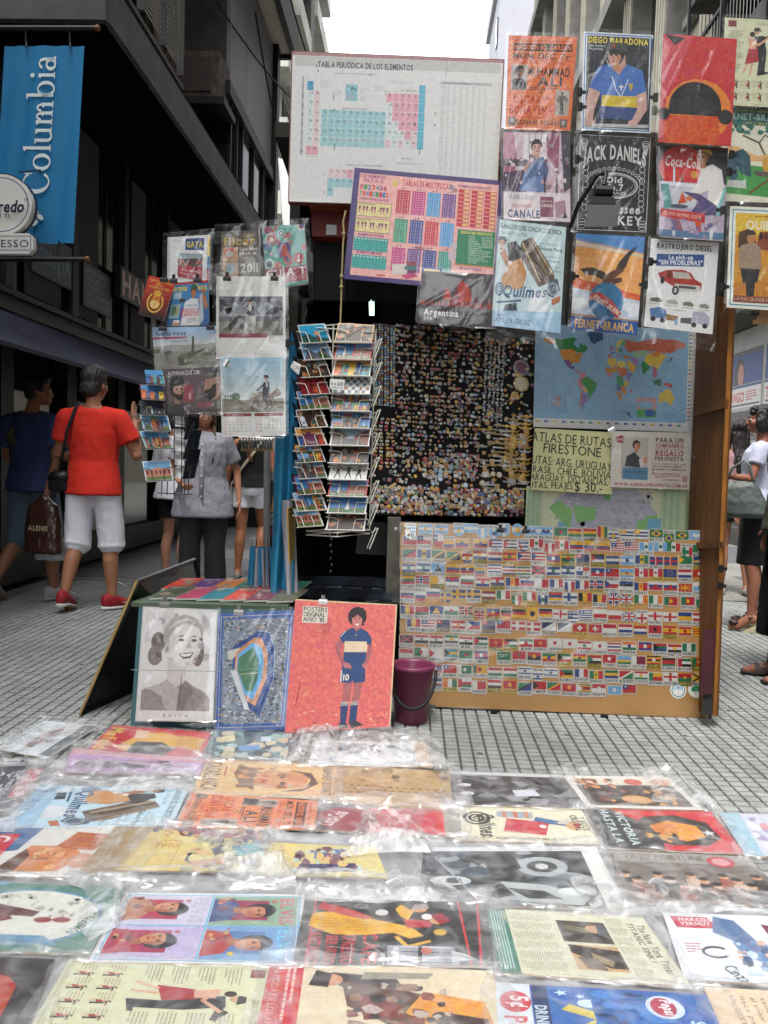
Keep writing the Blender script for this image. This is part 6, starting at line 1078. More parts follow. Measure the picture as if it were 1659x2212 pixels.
c = Cv(140,172, 'cfcfcc'); c.r(2,2,134,118, 'a9bfc6'); c.grad(2,2,134,92, '8fb2c4', 'c4cccc', 6); c.txtlines(14,13,12,1,2,1, '667'); c.r(2,94,134,26, '6f6e66'); c.p([(2,90),(60,94),(136,90),(136,120),(2,120)], '7a776c'); c.blob(2,100,134,20,['6a665c', '8f8c80'],24,6,3,2); c.e(32,86,10,8, '5f7a68'); [c.l([(x, 96),(x + 1,82)],1.4, '55483c') for x in (8,14,20)]; c.l([(6,86),(22,84)],1.2, '55483c')
c.p([(62,92),(70,78),(92,76),(108,80),(124,68),(132,80),(126,86),(116,88),(106,98),(98,94),(76,96),(70,110),(66,108)], '8f837a'); c.l([(74,94),(66,108),(70,116)],3, '5a4c46'); c.l([(78,94),(84,114)],3, '5a4c46'); c.l([(106,94),(112,108),(104,116)],3, '5a4c46'); c.l([(100,94),(98,114)],3, '5a4c46'); c.blob(66,78,40,14,['c0b8b0', '5a4f4a'],12,4,2); c.p([(90,76),(92,56),(104,54),(106,72),(98,98),(92,96)], '3c3a48'); c.l([(93,60),(82,70),(78,74)],3.4, '3c3a48'); c.e(98,48,4,5, 'b08a78'); c.p([(92,46),(104,46),(102,40),(94,40)], '33302f'); c.r(98,56,3,10, 'c8c4c0')
for k, (x, s_) in enumerate(((4, '2011 Enero'),(72, 'Febrero'))):
    c.r(x, 122,62,7, '7c2834'); c.t(s_, x + 20,127.6,4, 'd0b8b8')
    for d in range(1,32 - 3 * k):
        o_ = d + (5 if k == 0 else 1); i, j = (o_) % 7, o_ // 7; c.t(str(d), x + 5 + i * 8.8,136 + min(j, 5) * 6.6,3.9, 'b04a4a' if i == 0 else ('4a8ab0' if i == 6 else '4a4a4c'), al='c')
poster('calendar', 'white calendar sheet with a rider on a trotting horse and two month grids', 'calendar', [(476,770),(617,770),(617,941),(479,943)],3.655, c, 67, board=M_paper, amp=.007)
# ------------------------------------------------------------------ postcards
def scene_(c, x, y, w, h, k, g):
    if k == 'o': c.r(x, y, w, h, '3f74a8'); c.p([(x, y + h),(x, y + h * .75),(x + w, y + h * .7),(x + w, y + h)], '3a5a34'); c.p([(x + w * .44, y + h * .8),(x + w * .5, y + h * .12),(x + w * .56, y + h * .8)], 'c8c8c4'); c.blob(x, y + h * .7, w, h * .3,['7a5a44', '4a6a3a'],6, h * .12,3)
    elif k == 'b': c.r(x, y, w, h, '6f9ac0'); c.r(x, y + h * .4, w, h * .4, 'a87060'); [c.r(x + w * (i + .3) / 6, y + h * .48, w * .08, h * .2, '5a3630') for i in range(6)]; c.r(x, y + h * .8, w, h * .2, '5a6a40'); c.p([(x + w * .3, y + h * .4),(x + w * .5, y + h * .28),(x + w * .7, y + h * .4)], 'b07c6a')
    elif k == 's': c.r(x, y, w, h, '8fa4b4'); c.p([(x, y),(x + w * .4, y + h * .45),(x + w * .4, y + h * .7),(x, y + h)], '6a5a50'); c.p([(x + w, y),(x + w * .6, y + h * .45),(x + w * .6, y + h * .7),(x + w, y + h)], '7a4a3c'); c.p([(x, y + h),(x + w * .42, y + h * .65),(x + w * .58, y + h * .65),(x + w, y + h)], '4a4c50')
    elif k == 'n': c.r(x, y, w, h, '15202c'); c.blob(x, y + h * .3, w, h * .6,['3a4a5a', '8a7a4a', '2a3440', 'a89a6a'],14, h * .1, g.randint(0,99)); c.p([(x + w * .46, y + h),(x + w * .5, y + h * .2),(x + w * .54, y + h)], '8aa8a4')
    elif k == 'c': c.r(x, y, w, h, g.choice(['3a78a8', 'c08a4a', '5a8a6a'])); [c.r(x + w * i / 5, y + h * g.uniform(.2,.5), w / 5, h, g.choice(['b8433a', 'c9a83a', '3f8a8a', '3a5a94', '6f3a5a', 'c06a3a'])) for i in range(5)]; c.blob(x, y + h * .6, w, h * .4,['2a3a2a', '8a5a44'],8, h * .12,5)
    elif k == 't': c.r(x, y, w, h, 'c6c6c4'); [c.fig(x + w * (.2 + i * .3), y + h * .95, h * .78, '222', '191919', 'b08a70', '211', .16,.3) for i in range(3)]
    elif k == 'm': c.r(x, y, w, h, '3a2a22'); c.blob(x, y, w, h, ['7a5040', '8a7a60', '2a2420', 'a8683a', '4a5a5a'],26, h * .16, g.randint(0,99))
    elif k == 'v': c.r(x, y, w, h, '77a0c4'); c.p([(x, y + h),(x + w * .2, y + h * .4),(x + w * .5, y + h * .7),(x + w * .8, y + h * .3),(x + w, y + h)], '5a5a6a'); c.blob(x, y + h * .6, w, h * .4,['3a5a34', '6a7a50'],10, h * .15,6)
    elif k == 'd': c.r(x, y, w, h, '7a1f28'); c.blob(x, y, w, h, ['4a1418', 'a8502a', '2a1012'],14, h * .2,8)
    elif k == 'w': c.r(x, y, w, h, '2a8fb4'); c.p([(x, y + h),(x, y + h * .6),(x + w * .3, y + h * .5),(x + w * .5, y + h * .7),(x + w, y + h * .8),(x + w, y + h)], '2a4a48'); c.fig(x + w * .62, y + h * .95, h * .7, 'c08a60', '7a3a2a', 'c08a60', '322', .05,.3)
    elif k == 'g': [scene_(c, x + w * i / 4 + .4, y + h * j / 2 + .4, w / 4 - .8, h / 2 - .8, g.choice('obscvm'), g) for i in range(4) for j in range(2)]
    elif k == 'h': [scene_(c, x + w * i / 3 + .4, y + .4, w / 3 - .8, h - .8, g.choice('obsvc'), g) for i in range(3)]
    elif k == 'p': scene_(c, x, y, w * .48, h, 'o', g); scene_(c, x + w * .52, y, w * .48, h, 'b', g)
    elif k == 'k': c.r(x, y, w, h, 'c4c4c2'); [c.r(x + w * (i + .5 * (j % 2)) / 5, y + h * j / 5, w / 10, h / 5, g.choice(['667', '8a5a44', '4a6a7a'])) for i in range(5) for j in range(5)]
def card(name, label, q, k, seed, frame='c9c9c6', title=None, tcol='333', stack=.006, bgc=None):
    g = random.Random(seed); c = Cv(90,60, frame); scene_(c, 3,3 if not title else 3,84,54, k, g)
    if title: c.t(title, 45, title_y.get(title, 11),6 if len(title) > 8 else 9, tcol, w=min(78, len(title) * 6), al='c')
    o = obj(name, MB().slab(q, stack), bgc or M_paper); tag(o, label, 'postcard', 'postcards in the wire racks'); c.build('print', q, o); return o
title_y = {'RECOLETA': 34, 'Tango': 52, 'BUENOS AIRES': 54, 'San Telmo Argentina': 54}
rk = thing('postcard_rack', 'tall white wire carousel packed with postcards beside the pins', 'postcard rack', P(705,1150,3.7))
zr = lambda x, y: (594 + .2685 * x, 621 + .2685 * y)
LT = [(295,180,395, 'w', 'c9c9c6', None, 'turquoise sky with dancing couple'),(430,195,410, 'v', 'd0d0cc', None, 'white mountain panels with orange map'),(570,180,390, 'm', '3a3f44', None, 'dark old harbour street'),(710,175,385, 'd', '5a2028', None, 'dark red show dancers'),(830,170,395, 'p', 'c9a8a0', None, 'pink government house panels'),(978,165,365, 'm', 'd0d0cc', None, 'street musicians'),(1122,155,360, 'c', 'd0d0cc', 'Tango', 'painted houses and Tango lettering'),(1255,145,345, 'g', '2a2a30', None, 'dark grid of night city views'),(1385,155,360, 'h', '7a94b4', None, 'blue waterfront panels'),(1512,145,345, 'p', 'a02a34', None, 'red border with steel flower'),(1645,140,360, 'h', 'c9c9c6', None, 'purple dusk and ochre building'),(1772,145,330, 'b', 'b4b88a', None, 'white town hall on green border')]
RTc = [(290,510,802, 'm', 'b08a50', None, 'orange border with city fountain'),(428,505,792, 'p', 'b0203a', 'BUENOS AIRES', 'crimson border with obelisk and flower'),(560,490,786, 'c', 'c9c9c6', None, 'tango couple on green and pink'),(705,490,784, 'k', 'c4c4c2', None, 'pale checker of small views'),(843,482,780, 'g', '26282e', None, 'dark grid of evening squares'),(980,480,780, 'g', '6a88b4', 'RECOLETA', 'blue RECOLETA grid'),(1120,470,778, 's', 'd0d0d0', None, 'wide avenue between trees'),(1265,466,768, 'm', '2a3c50', None, 'old theatre interior, dark blue border'),(1395,460,757, 't', 'c9c9c8', 'Tango - Buenos Aires', 'three tango couples on white'),(1530,455,757, 'p', 'b02430', 'San Telmo Argentina', 'red border with church and corner house'),(1665,450,752, 'o', 'c9c9c6', None, 'white obelisk and colonial arches'),(1800,440,742, 'm', 'd0d0cc', None, 'market scene with white border')]
def wires(par, q, m, r=.0022):
    n = -((q[1] - q[0]).cross(q[3] - q[0])).normalized() * .008; f = lambda u, v: q[0].lerp(q[1], u).lerp(q[3].lerp(q[2], u), v) + n
    mb = MB(); mb.tube([f(-.06,.38) - n, f(-.05,.36), f(.24,.42), f(.28,.48), f(.30,1.0)], r, 5); mb.tube([f(1.06,.42) - n, f(1.05,.40), f(.76,.42), f(.72,.48), f(.71,1.0)], r, 5); mb.tube([f(-.03,1.0), f(1.03,1.02)], r, 5)
    return obj('wire_pocket', mb, m, par)
for i, (y, xa, xb, k, fr_, ti, lab) in enumerate(LT):
    d = 152; pts = [zr(xa, y + 8), zr(xb, y - 6), zr(xb + 58, y + d - 8), zr(xa + 44, y + d + 8)]; q = qP(pts, [3.76,3.67,3.63,3.72]); card('postcard', 'postcard with %s in the left column, white rack' % lab, q, k, i + 5, fr_, ti, 'c9c9c6' if ti == 'Tango' else '333'); wires(rk, q, M_wire)
for i, (y, xa, xb, k, fr_, ti, lab) in enumerate(RTc):
    d = 152; pts = [zr(xa, y - 4), zr(xb, y + 12), zr(xb - 24, y + d + 6), zr(xa - 34, y + d)]; q = qP(pts, [3.66,3.66,3.62,3.62]); card('postcard', 'postcard with %s in the right column, white rack' % lab, q, k, i + 50, fr_, ti, 'c9b8b8' if fr_[0] == 'b' else ('c9d4e4' if ti == 'RECOLETA' else '444')); wires(rk, q, M_wire)
sp = MB()
for x0, y0, x1, y1 in ((560,300,500,2000),(470,300,440,1990),(810,350,760,1960)): sp.tube([P(*zr(x0, y0),3.74), P(*zr(x1, y1),3.74)],.004,6)
obj('rack_spine', sp, M_wire, rk)
sp = MB(); 
for yy in (320,1960,1990): sp.tube([P(*zr(250 + 0, yy),3.74), P(*zr(500, yy + 15),3.6), P(*zr(760, yy - 10),3.66), P(*zr(600, yy - 30),3.85), P(*zr(250, yy),3.74)],.0028,5)
obj('rack_ring', sp, M_wire, rk)
for i in range(9):
    y = 410 + i * 205 * .93; sp = MB(); a, b = P(*zr(862 - i * 4, y),3.7), P(*zr(800 - i * 5, y + 170),3.66); sp.tube([a, b],.0026,5); sp.tube([a + Vector((-.012,.03,0)), b + Vector((-.012,.03,0))],.0026,5); sp.tube([a, a + Vector((-.03,-.01,-.02))],.0022,5); obj('side_wire', sp, M_wire, rk)
    q = qP([zr(140 - i * 2, y - 60), zr(180 - i * 2, y - 30), zr(215 - i * 2, y + 130), zr(168 - i * 2, y + 90)],[3.9,3.8,3.78,3.88])
    if i < 8: o = tag(obj('postcard', MB().slab(q, .004), mat('card_back', '23232a', .4)),('topmost', 'second', 'third', 'fourth', 'fifth', 'sixth', 'seventh', 'lowest')[i] + ' dark postcard seen edge-on behind the left side of the white rack', 'postcard', 'edge-on postcards behind the rack')
for lab, pts in (('white 6 x $20 price tag hanging on the left edge of the postcard rack', [(150,590),(208,620),(190,705),(124,640)]),('white 6 x $20 price tag between the two postcard columns', [(443,735),(562,742),(555,825),(440,816)])):
    q = qP([zr(*p_) for p_ in pts],3.60); c = Cv(60,42, 'd4d4d0'); c.t('6 x $20', 30,25,13, '1f2450', w=48, al='c', b=1); c.t('1 POSTAL $4', 30,37,6, '333', w=44, al='c', b=1); o = tag(obj('price_tag', MB().slab(q, .002), M_paper), lab, 'price tag'); c.build('print', q, o)
q = qP([zr(196,1050), zr(225,1035), zr(262,1110), zr(225,1120)],3.6); c = Cv(30,40, 'b4bcc4'); c.t('$8', 15,30,10, '223', al='c', b=1); o = tag(obj('price_tag', MB().slab(q, .002), M_paper), 'small pale $8 price tag low in the left postcard column', 'price tag'); c.build('print', q, o)
# small dark rack at the left
r2 = thing('postcard_rack', 'small dark wire rack half empty, in front of the woman in the pale blouse', 'postcard rack', P(365,1070,3.62))
for i, (pts, k, fr_, lab) in enumerate((([(312,799),(350,801),(356,832),(318,830)], 'c', '3f8ab0', 'blue sky over painted tenements'),([(302,830),(352,832),(356,864),(306,862)], 'c', '7a3a3a', 'bright red harbour houses'),([(300,865),(352,868),(356,897),(304,895)], 'n', '15181c', 'black night obelisk'),([(302,896),(362,898),(370,931),(311,930)], 'h', 'b4c0c8', 'obelisk and six views, upper copy'),([(301,931),(362,933),(374,969),(316,970)], 'h', 'b4c0c8', 'obelisk and six views, lower copy'),([(307,997),(367,994),(375,1037),(316,1041)], 'b', 'c0ccd4', 'pink palace under blue sky'))):
    q = qP(pts, [3.66,3.64,3.60,3.62]); card('postcard', 'postcard with %s in the small dark rack' % lab, q, k, 90 + i, fr_); wires(r2, q, M_bwire, .0017)
for i, pts in enumerate(([(408,895),(432,893),(425,946),(398,950)],[(412,930),(436,928),(424,990),(396,992)],[(408,972),(434,970),(420,1033),(395,1035)])):
    q = qP(pts, [3.60,3.74,3.74,3.6]); card('postcard', 'dark postcards seen from the side, %s of three beside the small rack' % ('topmost', 'middle', 'lowest')[i], q, 'n', 130 + i, '1d2a30', stack=.004, bgc=mat('card_back'))
sp = MB()
for x, ya, yb in ((377,895,1072),(393,898,1070),(400,898,1072),(408,898,1068),(350,1040,1072),(362,1040,1070)): sp.tube([P(x, ya, 3.66), P(x - 1, yb, 3.64)],.0022,5)
sp.tube([P(340,1065,3.64), P(416,1068,3.64)],.0026,5)
for y in (915,945,975,1005): sp.tube([P(374, y, 3.66), P(398, y + 2,3.66)],.002,5)
obj('rack_frame', sp, M_bwire, r2)
for i in range(5): obj('card_slot', MB().slab(qP([(374,898 + i * 28),(397,900 + i * 28),(400,922 + i * 28),(378,921 + i * 28)],[3.69,3.71,3.69,3.67]),.002), M_paper, r2)
# ------------------------------------------------------------------ things hanging on the left of the rack
fq_ = [(623,720),(604,880),(588,1000),(600,1010),(586,1180),(582,1292)]
def flagcloth():
    rows = [(720,628,640),(860,606,642),(905,598,642),(1000,592,642),(1120,590,640),(1290,583,634)]
    def f(u, v):
        k = v * (len(rows) - 1); i = min(int(k), len(rows) - 2); t = k - i; y = rows[i][0] + (rows[i + 1][0] - rows[i][0]) * t; a = rows[i][1] + (rows[i + 1][1] - rows[i][1]) * t; b = rows[i][2] + (rows[i + 1][2] - rows[i][2]) * t
        return P(a + (b - a) * u, y, 3.92 + .03 * math.sin(u * 9 + v * 3) * (.3 + v))
    return MB().grid(f, 24,30)
fc = tag(obj('flag_cloth', flagcloth(), mat('sky_blue_cloth', '2f86ae', .65,.12,4,.1,70), smooth=True), 'sky blue and white national flag draped beside the postcard rack', 'flag')
obj('white_band', MB().grid(lambda u, v: P(606 + 14 * v + (30 - 6 * v) * u, 1080 + v * 205,3.885 + .03 * math.sin(u * 5 + 2 + v * 2)),10,16), mat('white_cloth', 'b4b4bc', .7,.06,6), fc, smooth=True)
sf = thing('flag_bundle', 'bundle of small sky blue and white paper flags on sticks', 'flags', P(560,1275,4.0))
for i in range(5):
    x = 546 + i * 8; mb = MB().grid(lambda u, v: P(x - 6 + 14 * u + 3 * v * (i - 2),1180 + 4 * i % 7 + v * 84,4.0 + .02 * math.sin(u * 8 + i) + .01 * i),6,6); o = obj('small_flag', mb, mat(('sky_blue_cloth', 'white_cloth')[i % 2]), sf, smooth=True); obj('stick', MB().tube([P(x, 1166,4.02), P(x + (i - 2) * 3,1278,4.02)],.002,5), M_wood, o)
ps = thing('poster_bin', 'grey metal poster stand with RA poster and diagonal lettering strips', 'poster stand', P(600,1275,4.5))
obj('frame', MB().slab(qP([(570,950),(580,950),(578,1262),(568,1262)],4.45),.03).slab(qP([(580,940),(584,940),(582,1262),(578,1262)],4.46),.02), M_grey, ps)
for y0, y1, k in ((1018,1038,0),(1111,1135,0),(1038,1110,1),(1135,1245,2)):
    q = qP([(582, y0),(640, y0),(636, y1),(580, y1)],4.5)
    c = Cv(60, y1 - y0, '8a8a88' if k == 0 else '151313')
    if k == 0: [c.t('POSTERS', -10 + i * 20,24 - 0 * i, 5, '333', rot=-35) for i in range(4)]; c.fr(0,0,60, y1 - y0,1.5, 'a0a0a0')
    if k == 1: [c.p([(4 + i * 12,68),(14 + i * 11,6),(18 + i * 11,6),(10 + i * 12,68)], 'a8452c' if i % 2 else 'b08a3a') for i in range(4)]; c.p([(20,72),(60,55),(60,72)], '151313')
    if k == 2: c.t('RA', 4,22,16, '8a1f2a', w=36, b=1); c.fig(30,104,70, '2a2a2a', '1c1c1c', '77706a', '222'); c.blob(0,40,60,66,['222', '2c2c2c', '444'],30,6,3)
    o = obj('display_strip' if k == 0 else 'poster', MB().slab(q, .006), M_dk, ps); c.build('print', q, o)
q = qP([(622,1098),(640,1094),(636,1206),(626,1216)],[3.75,3.9,3.9,3.75]); c = Cv(20,110, 'a08a52'); [c.txtlines(3,4 + j * 6,14,1,3,2.2, '3a3424') for j in range(17)]; o = tag(obj('hanging_sign', MB().slab(q, .006), mat('yellow_card', 'a8853a', .7)), 'narrow yellowed card with black handwriting hanging below the postcards', 'sign'); c.build('print', q, o)
kc = thing('keyring_row', 'row of shiny silver bottle opener keyrings hanging under the horse calendar', 'keyrings', P(555,975,3.8))
obj('rail', MB().tube([P(515,944,3.8), P(592,946,3.8)],.003,5), M_chrome, kc)
for i in range(11): x = 522 + i * 6.4; k_ = obj('keyring', MB().tube([P(x, 948,3.8), P(x, 954,3.79)],.005,6).ball(P(x, 952,3.79),.007, n=8, m=6).tube([P(x, 955,3.79), P(x + .5,970,3.79)],[.003,.006],6), M_chrome, kc); obj('tag', MB().ball(P(x + .5,972,3.79),(.009,.006,.005), n=8, m=5), mat('tag_red', '8a2f2f' if i % 2 else '8a7030', .4), kc)
# ------------------------------------------------------------------ clips in view
for a in ((491,607,3.63,0, 'black binder clip at the upper left of the storm clouds calendar'),(593,607,3.63,0, 'black binder clip at the upper right of the storm clouds calendar'),(352,715,3.64,0, 'black binder clip at the top left of the air force calendar'),(455,713,3.64,0, 'black binder clip at the top right of the air force calendar'),(355,610,3.62,0, 'black binder clip on the top edge of the red booklet'),(376,612,3.62,0, 'black binder clip between red booklet and fishing magazine'),(427,611,3.62,0, 'black binder clip at the top right of the fishing magazine'),(617,742,3.63,90, 'black binder clip on the right edge of the tall white calendar'),(1247,200,3.63,90, 'black binder clip between the orange boxing poster and the footballer poster'),(1248,232,3.63,90, 'black binder clip below another at the right of the boxing poster'),(1242,345,3.63,90, 'black binder clip right of the biscuit poster'),(1420,212,3.6,-90, 'black binder clip at the left of the plain red poster'),(1222,511,3.6,90, 'black binder clip at the top right of the fishing poster'),(1232,597,3.58,90, 'black binder clip at the left edge of the eagle poster'),(1400,566,3.6,90, 'black binder clip right of the eagle poster'),(1398,616,3.58,-90, 'black binder clip left of the red truck on the truck poster'),(1556,620,3.6,90, 'black binder clip at the right edge of the truck poster'),(1575,335,3.58,90, 'black binder clip above the soda fountain poster on its right'),(1570,372,3.58,90, 'black binder clip right of the soda fountain poster'),(1565,455,3.58,-90, 'black binder clip left of the yellow brewery poster'),(1630,672,3.6,180, 'black binder clip at the bottom of the yellow brewery poster'),(1080,1150,3.88,0, 'black binder clip at the top of the flag board near its middle'),(1135,1152,3.88,0, 'black binder clip at the top of the flag board right of its middle'),(1530,1195,3.86,90, 'black binder clip at the upper right edge of the flag board'),(1533,1215,3.86,90, 'second black binder clip down the right edge of the flag board'),(1552,1228,3.7,90, 'black clip on the brown door edge, upper of two'),(1550,1265,3.7,90, 'black clip on the brown door edge, lower of two'),(1067,1532,3.83,180, 'black binder clip at the foot of the flag board, nearest its middle'),(1305,1544,3.83,180, 'black binder clip at the foot of the flag board right of centre')): clip(*a)
for a in ((932,1520,3.83,180, 'silver binder clip at the foot of the flag board beside the bucket', 1),(1382,1546,3.83,180, 'silver binder clip at the foot of the flag board, rightmost', 1),(485,782,3.62,120, 'silver binder clip on the left edge of the tall white calendar', 1),(1408,240,3.6,90, 'silver binder clip between the footballer and the plain red poster', 1),(1322,932,4.06,-30, 'silver clip between the world map and the red lettered flyer', 1),(1500,992,4.05,60, 'silver clip at the right edge of the red lettered flyer', 1),(868,1142,3.9,-90, 'silver clip at the upper left corner of the flag board', 1),(357,1312,3.5,0, 'silver binder clip at the top of the portrait print', 1,1.25),(516,1328,3.5,0, 'dark silver binder clip at the top of the stadium print', 1,1.2),(698,1305,3.5,0, 'dark binder clip at the top of the salmon footballer poster', 1,1.1)): clip(*a)
# ------------------------------------------------------------------ boards standing on the ground in front
q = qP([(300,1312),(640,1318),(454,1582),(281,1577)],[3.66,3.66,3.5,3.5]); q[2] = P(640,1584,3.5)
tb = tag(obj('backing_board', MB().slab(q, .008), mat('teal_board', '27565e', .6,.2,3)), 'teal board standing behind the portrait and the stadium print', 'board')
c = Cv(170,250, 'c4c1be'); c.fr(1,1,168,248,1, 'a8a49c'); c.r(9,9,152,218, 'c4bfbe'); c.blob(9,9,152,120,['cbc8c8', 'bdb7b6', 'c6c2c1'],30,26,4); BR = '6f5654'
c.p([(9,227),(9,184),(30,176),(52,168),(66,156),(104,160),(128,176),(150,186),(161,200),(161,227)], '8d7674'); c.p([(52,168),(66,156),(92,180),(88,227),(60,227)], 'a8928e'); c.p([(92,180),(106,160),(124,184),(104,227),(88,227)], '7a6260'); c.p([(14,180),(50,170),(62,200),(40,188)], 'b09c98')
c.e(40,78,16,22, BR); c.e(34,108,16,22, '7c6462'); c.e(130,96,14,34, BR); c.p([(62,110),(64,160),(84,176),(104,164),(108,120)], 'b9aaa6'); c.p([(56,40),(84,20),(116,22),(138,46),(136,90),(128,118),(108,134),(84,128),(66,104),(54,74)], 'c9beba'); c.p([(52,76),(50,48),(70,22),(98,14),(124,22),(140,44),(138,70),(130,44),(104,34),(78,44),(66,62),(62,96)], 'a39290'); c.p([(60,50),(76,30),(100,22),(120,28),(98,28),(78,40)], 'bdb0ac'); c.e(60,92,7,12, 'b8a8a4'); c.e(61,94,3,6, '8f7a78')
for x in (92,120): c.p([(x - 10,66),(x, 61),(x + 9,64),(x, 64)], '574544'); c.e(x, 72,7,3.4, '6a5654', n=12); c.e(x + 1,72,3,3, '2f2424', n=10)
c.p([(110,72),(116,88),(106,90),(104,86)], 'a89894'); c.p([(86,103),(104,100),(122,98),(114,112),(98,114)], '6a4a4a'); c.p([(90,104),(118,100.5),(112,107),(98,109)], 'd8d2ce'); c.p([(128,80),(137,70),(130,112),(116,130)], 'b3a29e'); c.p([(100,122),(116,120),(108,130)], 'b3a29e'); c.l([(96,150),(94,222)],1.5, '5a4644'); c.blob(26,56,24,70,['5a4442', '8a706c'],12,7,5); c.blob(122,66,20,60,['7a6260', '5a4644'],8,6,6); c.l([(30,182),(66,227)],1, '5a4644'); c.l([(118,186),(128,227)],1, '5a4644')
c.t('E V I T A', 88,241,7, '77726c', w=56, al='c')
c.greyed(.6)
poster('portrait_print', 'grey portrait print of a smiling fair-haired woman standing on the paving', 'print', None, None, c, 71, q=qP([(309,1310),(470,1317),(460,1560),(292,1557)],[3.60,3.60,3.45,3.45]), board=M_paper, amp=.006)
c = Cv(164,252, '2a4f94'); c.fr(6,7,152,238,1, 'b9b48a'); c.r(12,14,140,224, '6f7a88'); c.blob(12,14,140,224,['8a94a4', '4a5058', '5f6a60', '9aa0a8', '3c4650', 'a08a80'],500,3.2,11,1.6); c.blob(12,14,140,224,['b4bcc8', '303840', '6a5a58', '7f8ca0'],420,1.9,12,1.8)
c.p([(34,74),(88,42),(112,46),(126,84),(128,146),(102,226),(78,206),(34,122)], '23407c'); c.p([(40,84),(80,56),(96,58),(112,92),(112,146),(90,202),(70,190),(40,122)], 'b9805a'); c.p([(46,90),(78,66),(98,80),(104,110),(102,146),(84,190),(64,176),(44,122)], '5f9cc8'); c.p([(48,98),(80,76),(92,106),(92,146),(80,172),(66,168),(46,124)], '3a6a4a'); c.l([(52,134),(92,132)],1.2, 'a8b8a8'); c.p([(22,84),(50,76),(34,102),(24,102)], 'b4b0a8'); c.p([(30,126),(42,122),(78,210),(66,208)], 'b8bcc0'); c.l([(88,42),(112,46),(126,84),(128,146),(102,226)],1.4, '8fa4c8')
for k in range(14): a = k / 13; c.l([(112 + 14 * a, 46 + 90 * a),(104 + 10 * a, 58 + 86 * a)],.8, '9fb4d4')
for x, y in ((16,10),(28,10),(40,10),(9,206),(9,218),(9,230),(144,242)): c.star(x, y, 3, 'b9a84a')
c.t('BUENOS AIRES', 10,60,4, '8fa8d0', rot=90, w=44)
poster('stadium_print', 'aerial view print of a blue football stadium with starred blue border', 'print', None, None, c, 72, q=qP([(472,1326),(638,1318),(616,1576),(465,1580)],[3.60,3.60,3.44,3.44]))
c = Cv(220,280, 'c8625c')
c.r(18,14,54,36, 'c4c0b4'); [hand(c, s_, 20, y, 9.5, w) for s_, y, w in (('POSTERS', 25,50),('ORIGINAL', 36,46),("AÑO '81", 47,44))]
NB = '24406c'; SK = '9c5a5c'; k0 = len(c.it)
c.p([(112,176),(134,178),(132,214),(126,224),(110,222),(112,206)], SK); c.p([(138,178),(160,176),(156,214),(150,224),(134,224),(138,204)], SK); c.p([(108,222),(128,224),(124,268),(110,270)], '2a3c62'); c.p([(133,224),(152,222),(150,266),(132,270)], '2a3c62'); [c.r(108 + 25 * k, 221 + j * 3,20,1.2, 'c8c4bc') for k in range(2) for j in range(3)]; c.p([(106,266),(126,266),(132,276),(108,278)], '38383c'); c.p([(130,264),(150,262),(168,272),(140,278)], '38383c')
c.p([(106,140),(164,140),(166,178),(138,180),(134,174),(130,180),(102,178)], NB); c.r(103,152,4,26, 'b8b8b8'); c.t('10', 110,174,13, 'cac6ba', w=15, b=1); c.p([(106,66),(124,58),(148,58),(164,66),(166,142),(108,142)], NB); c.p([(108,88),(166,88),(166,112),(108,112)], 'cbb89c'); c.p([(92,78),(106,66),(112,78),(104,94)], NB); c.p([(164,66),(176,80),(176,96),(164,94)], NB); c.p([(92,84),(104,92),(98,110),(110,132),(120,138),(118,146),(104,140),(88,112),(84,100)], SK); c.p([(168,96),(177,96),(178,118),(166,140),(160,138),(168,116)], SK); c.e(118,142,9,6, 'a8686a', n=10); c.e(162,142,6,6, 'a8686a', n=10); [c.l([(120 + 3 * k, 142),(128 + 2 * k, 150 - 3 * k)],2, 'a8686a') for k in range(3)]; [c.l([(94 + 2 * k, 80 - k),(108 + 2 * k, 66 - k)],.8, 'c8c4bc') for k in range(2)]
c.p([(128,58),(136,66),(146,58),(142,50),(132,50)], SK); c.e(136,32,24,22, '241c20'); c.blob(114,12,44,40,['2e2428', '1a1418'],22,5,3); c.e(136,42,13,16, 'b4716a'); [c.e(131 + 11 * k, 38,1.8,1.2, '222', n=8) for k in range(2)]; [c.l([(128 + 11 * k, 34.5),(134 + 11 * k, 34)],1.2, '322') for k in range(2)]; c.p([(130,49),(143,48),(137,53)], 'd8ccc8'); c.p([(137,39),(135,45),(139,45)], '9c5a5c'); c.p([(116,30),(124,36),(136,28),(150,36),(156,30),(146,18),(126,18)], '241c20'); c.star(136,74,3, 'b8a060'); c.squeeze(k0,136,.84)
for k in range(46): x, y = g.uniform(4,214),238 + g.uniform(0,40) ; c.p([(x, y),(x + g.uniform(2,9), y + g.uniform(-2,1)),(x + g.uniform(1,8), y + g.uniform(1,4))], g.choice(['c9a0a0', '8a3a40', 'a87a70', 'd0b8a8', '6a3a38'])) if (x < 100 or x > 168) else 0
for k in range(26): x, y = g.uniform(10,210), g.uniform(10,240); (c.l([(x, y),(x + g.uniform(2,10), y + g.uniform(-2,2))],.7, 'd9a09a') if not 80 < x < 180 else 0)
c.l([(24,176),(22,200),(18,226)],2.4, '8a3034'); c.e(38,200,5,6, 'cf7c6c'); c.r(0,0,220,2.5, 'c9b48c'); c.r(217,0,3,280, 'c9b08a')
poster('footballer_poster', 'worn salmon poster of a standing footballer with a handwritten label', 'poster', None, None, c, None, q=qP([(638,1294),(858,1306),(843,1570),(615,1584)],[3.58,3.58,3.42,3.42]), thick=.006, board=mat('chip_board', '9a8050', .8,.2,20))
tag(obj('string', MB().tube([P(283,1447,3.45), P(460,1450,3.43), P(612,1441,3.43)],.0014,5), mat('green_string', '6a8a80', .8)), 'thin greenish string stretched across the portrait and the stadium print', 'string')
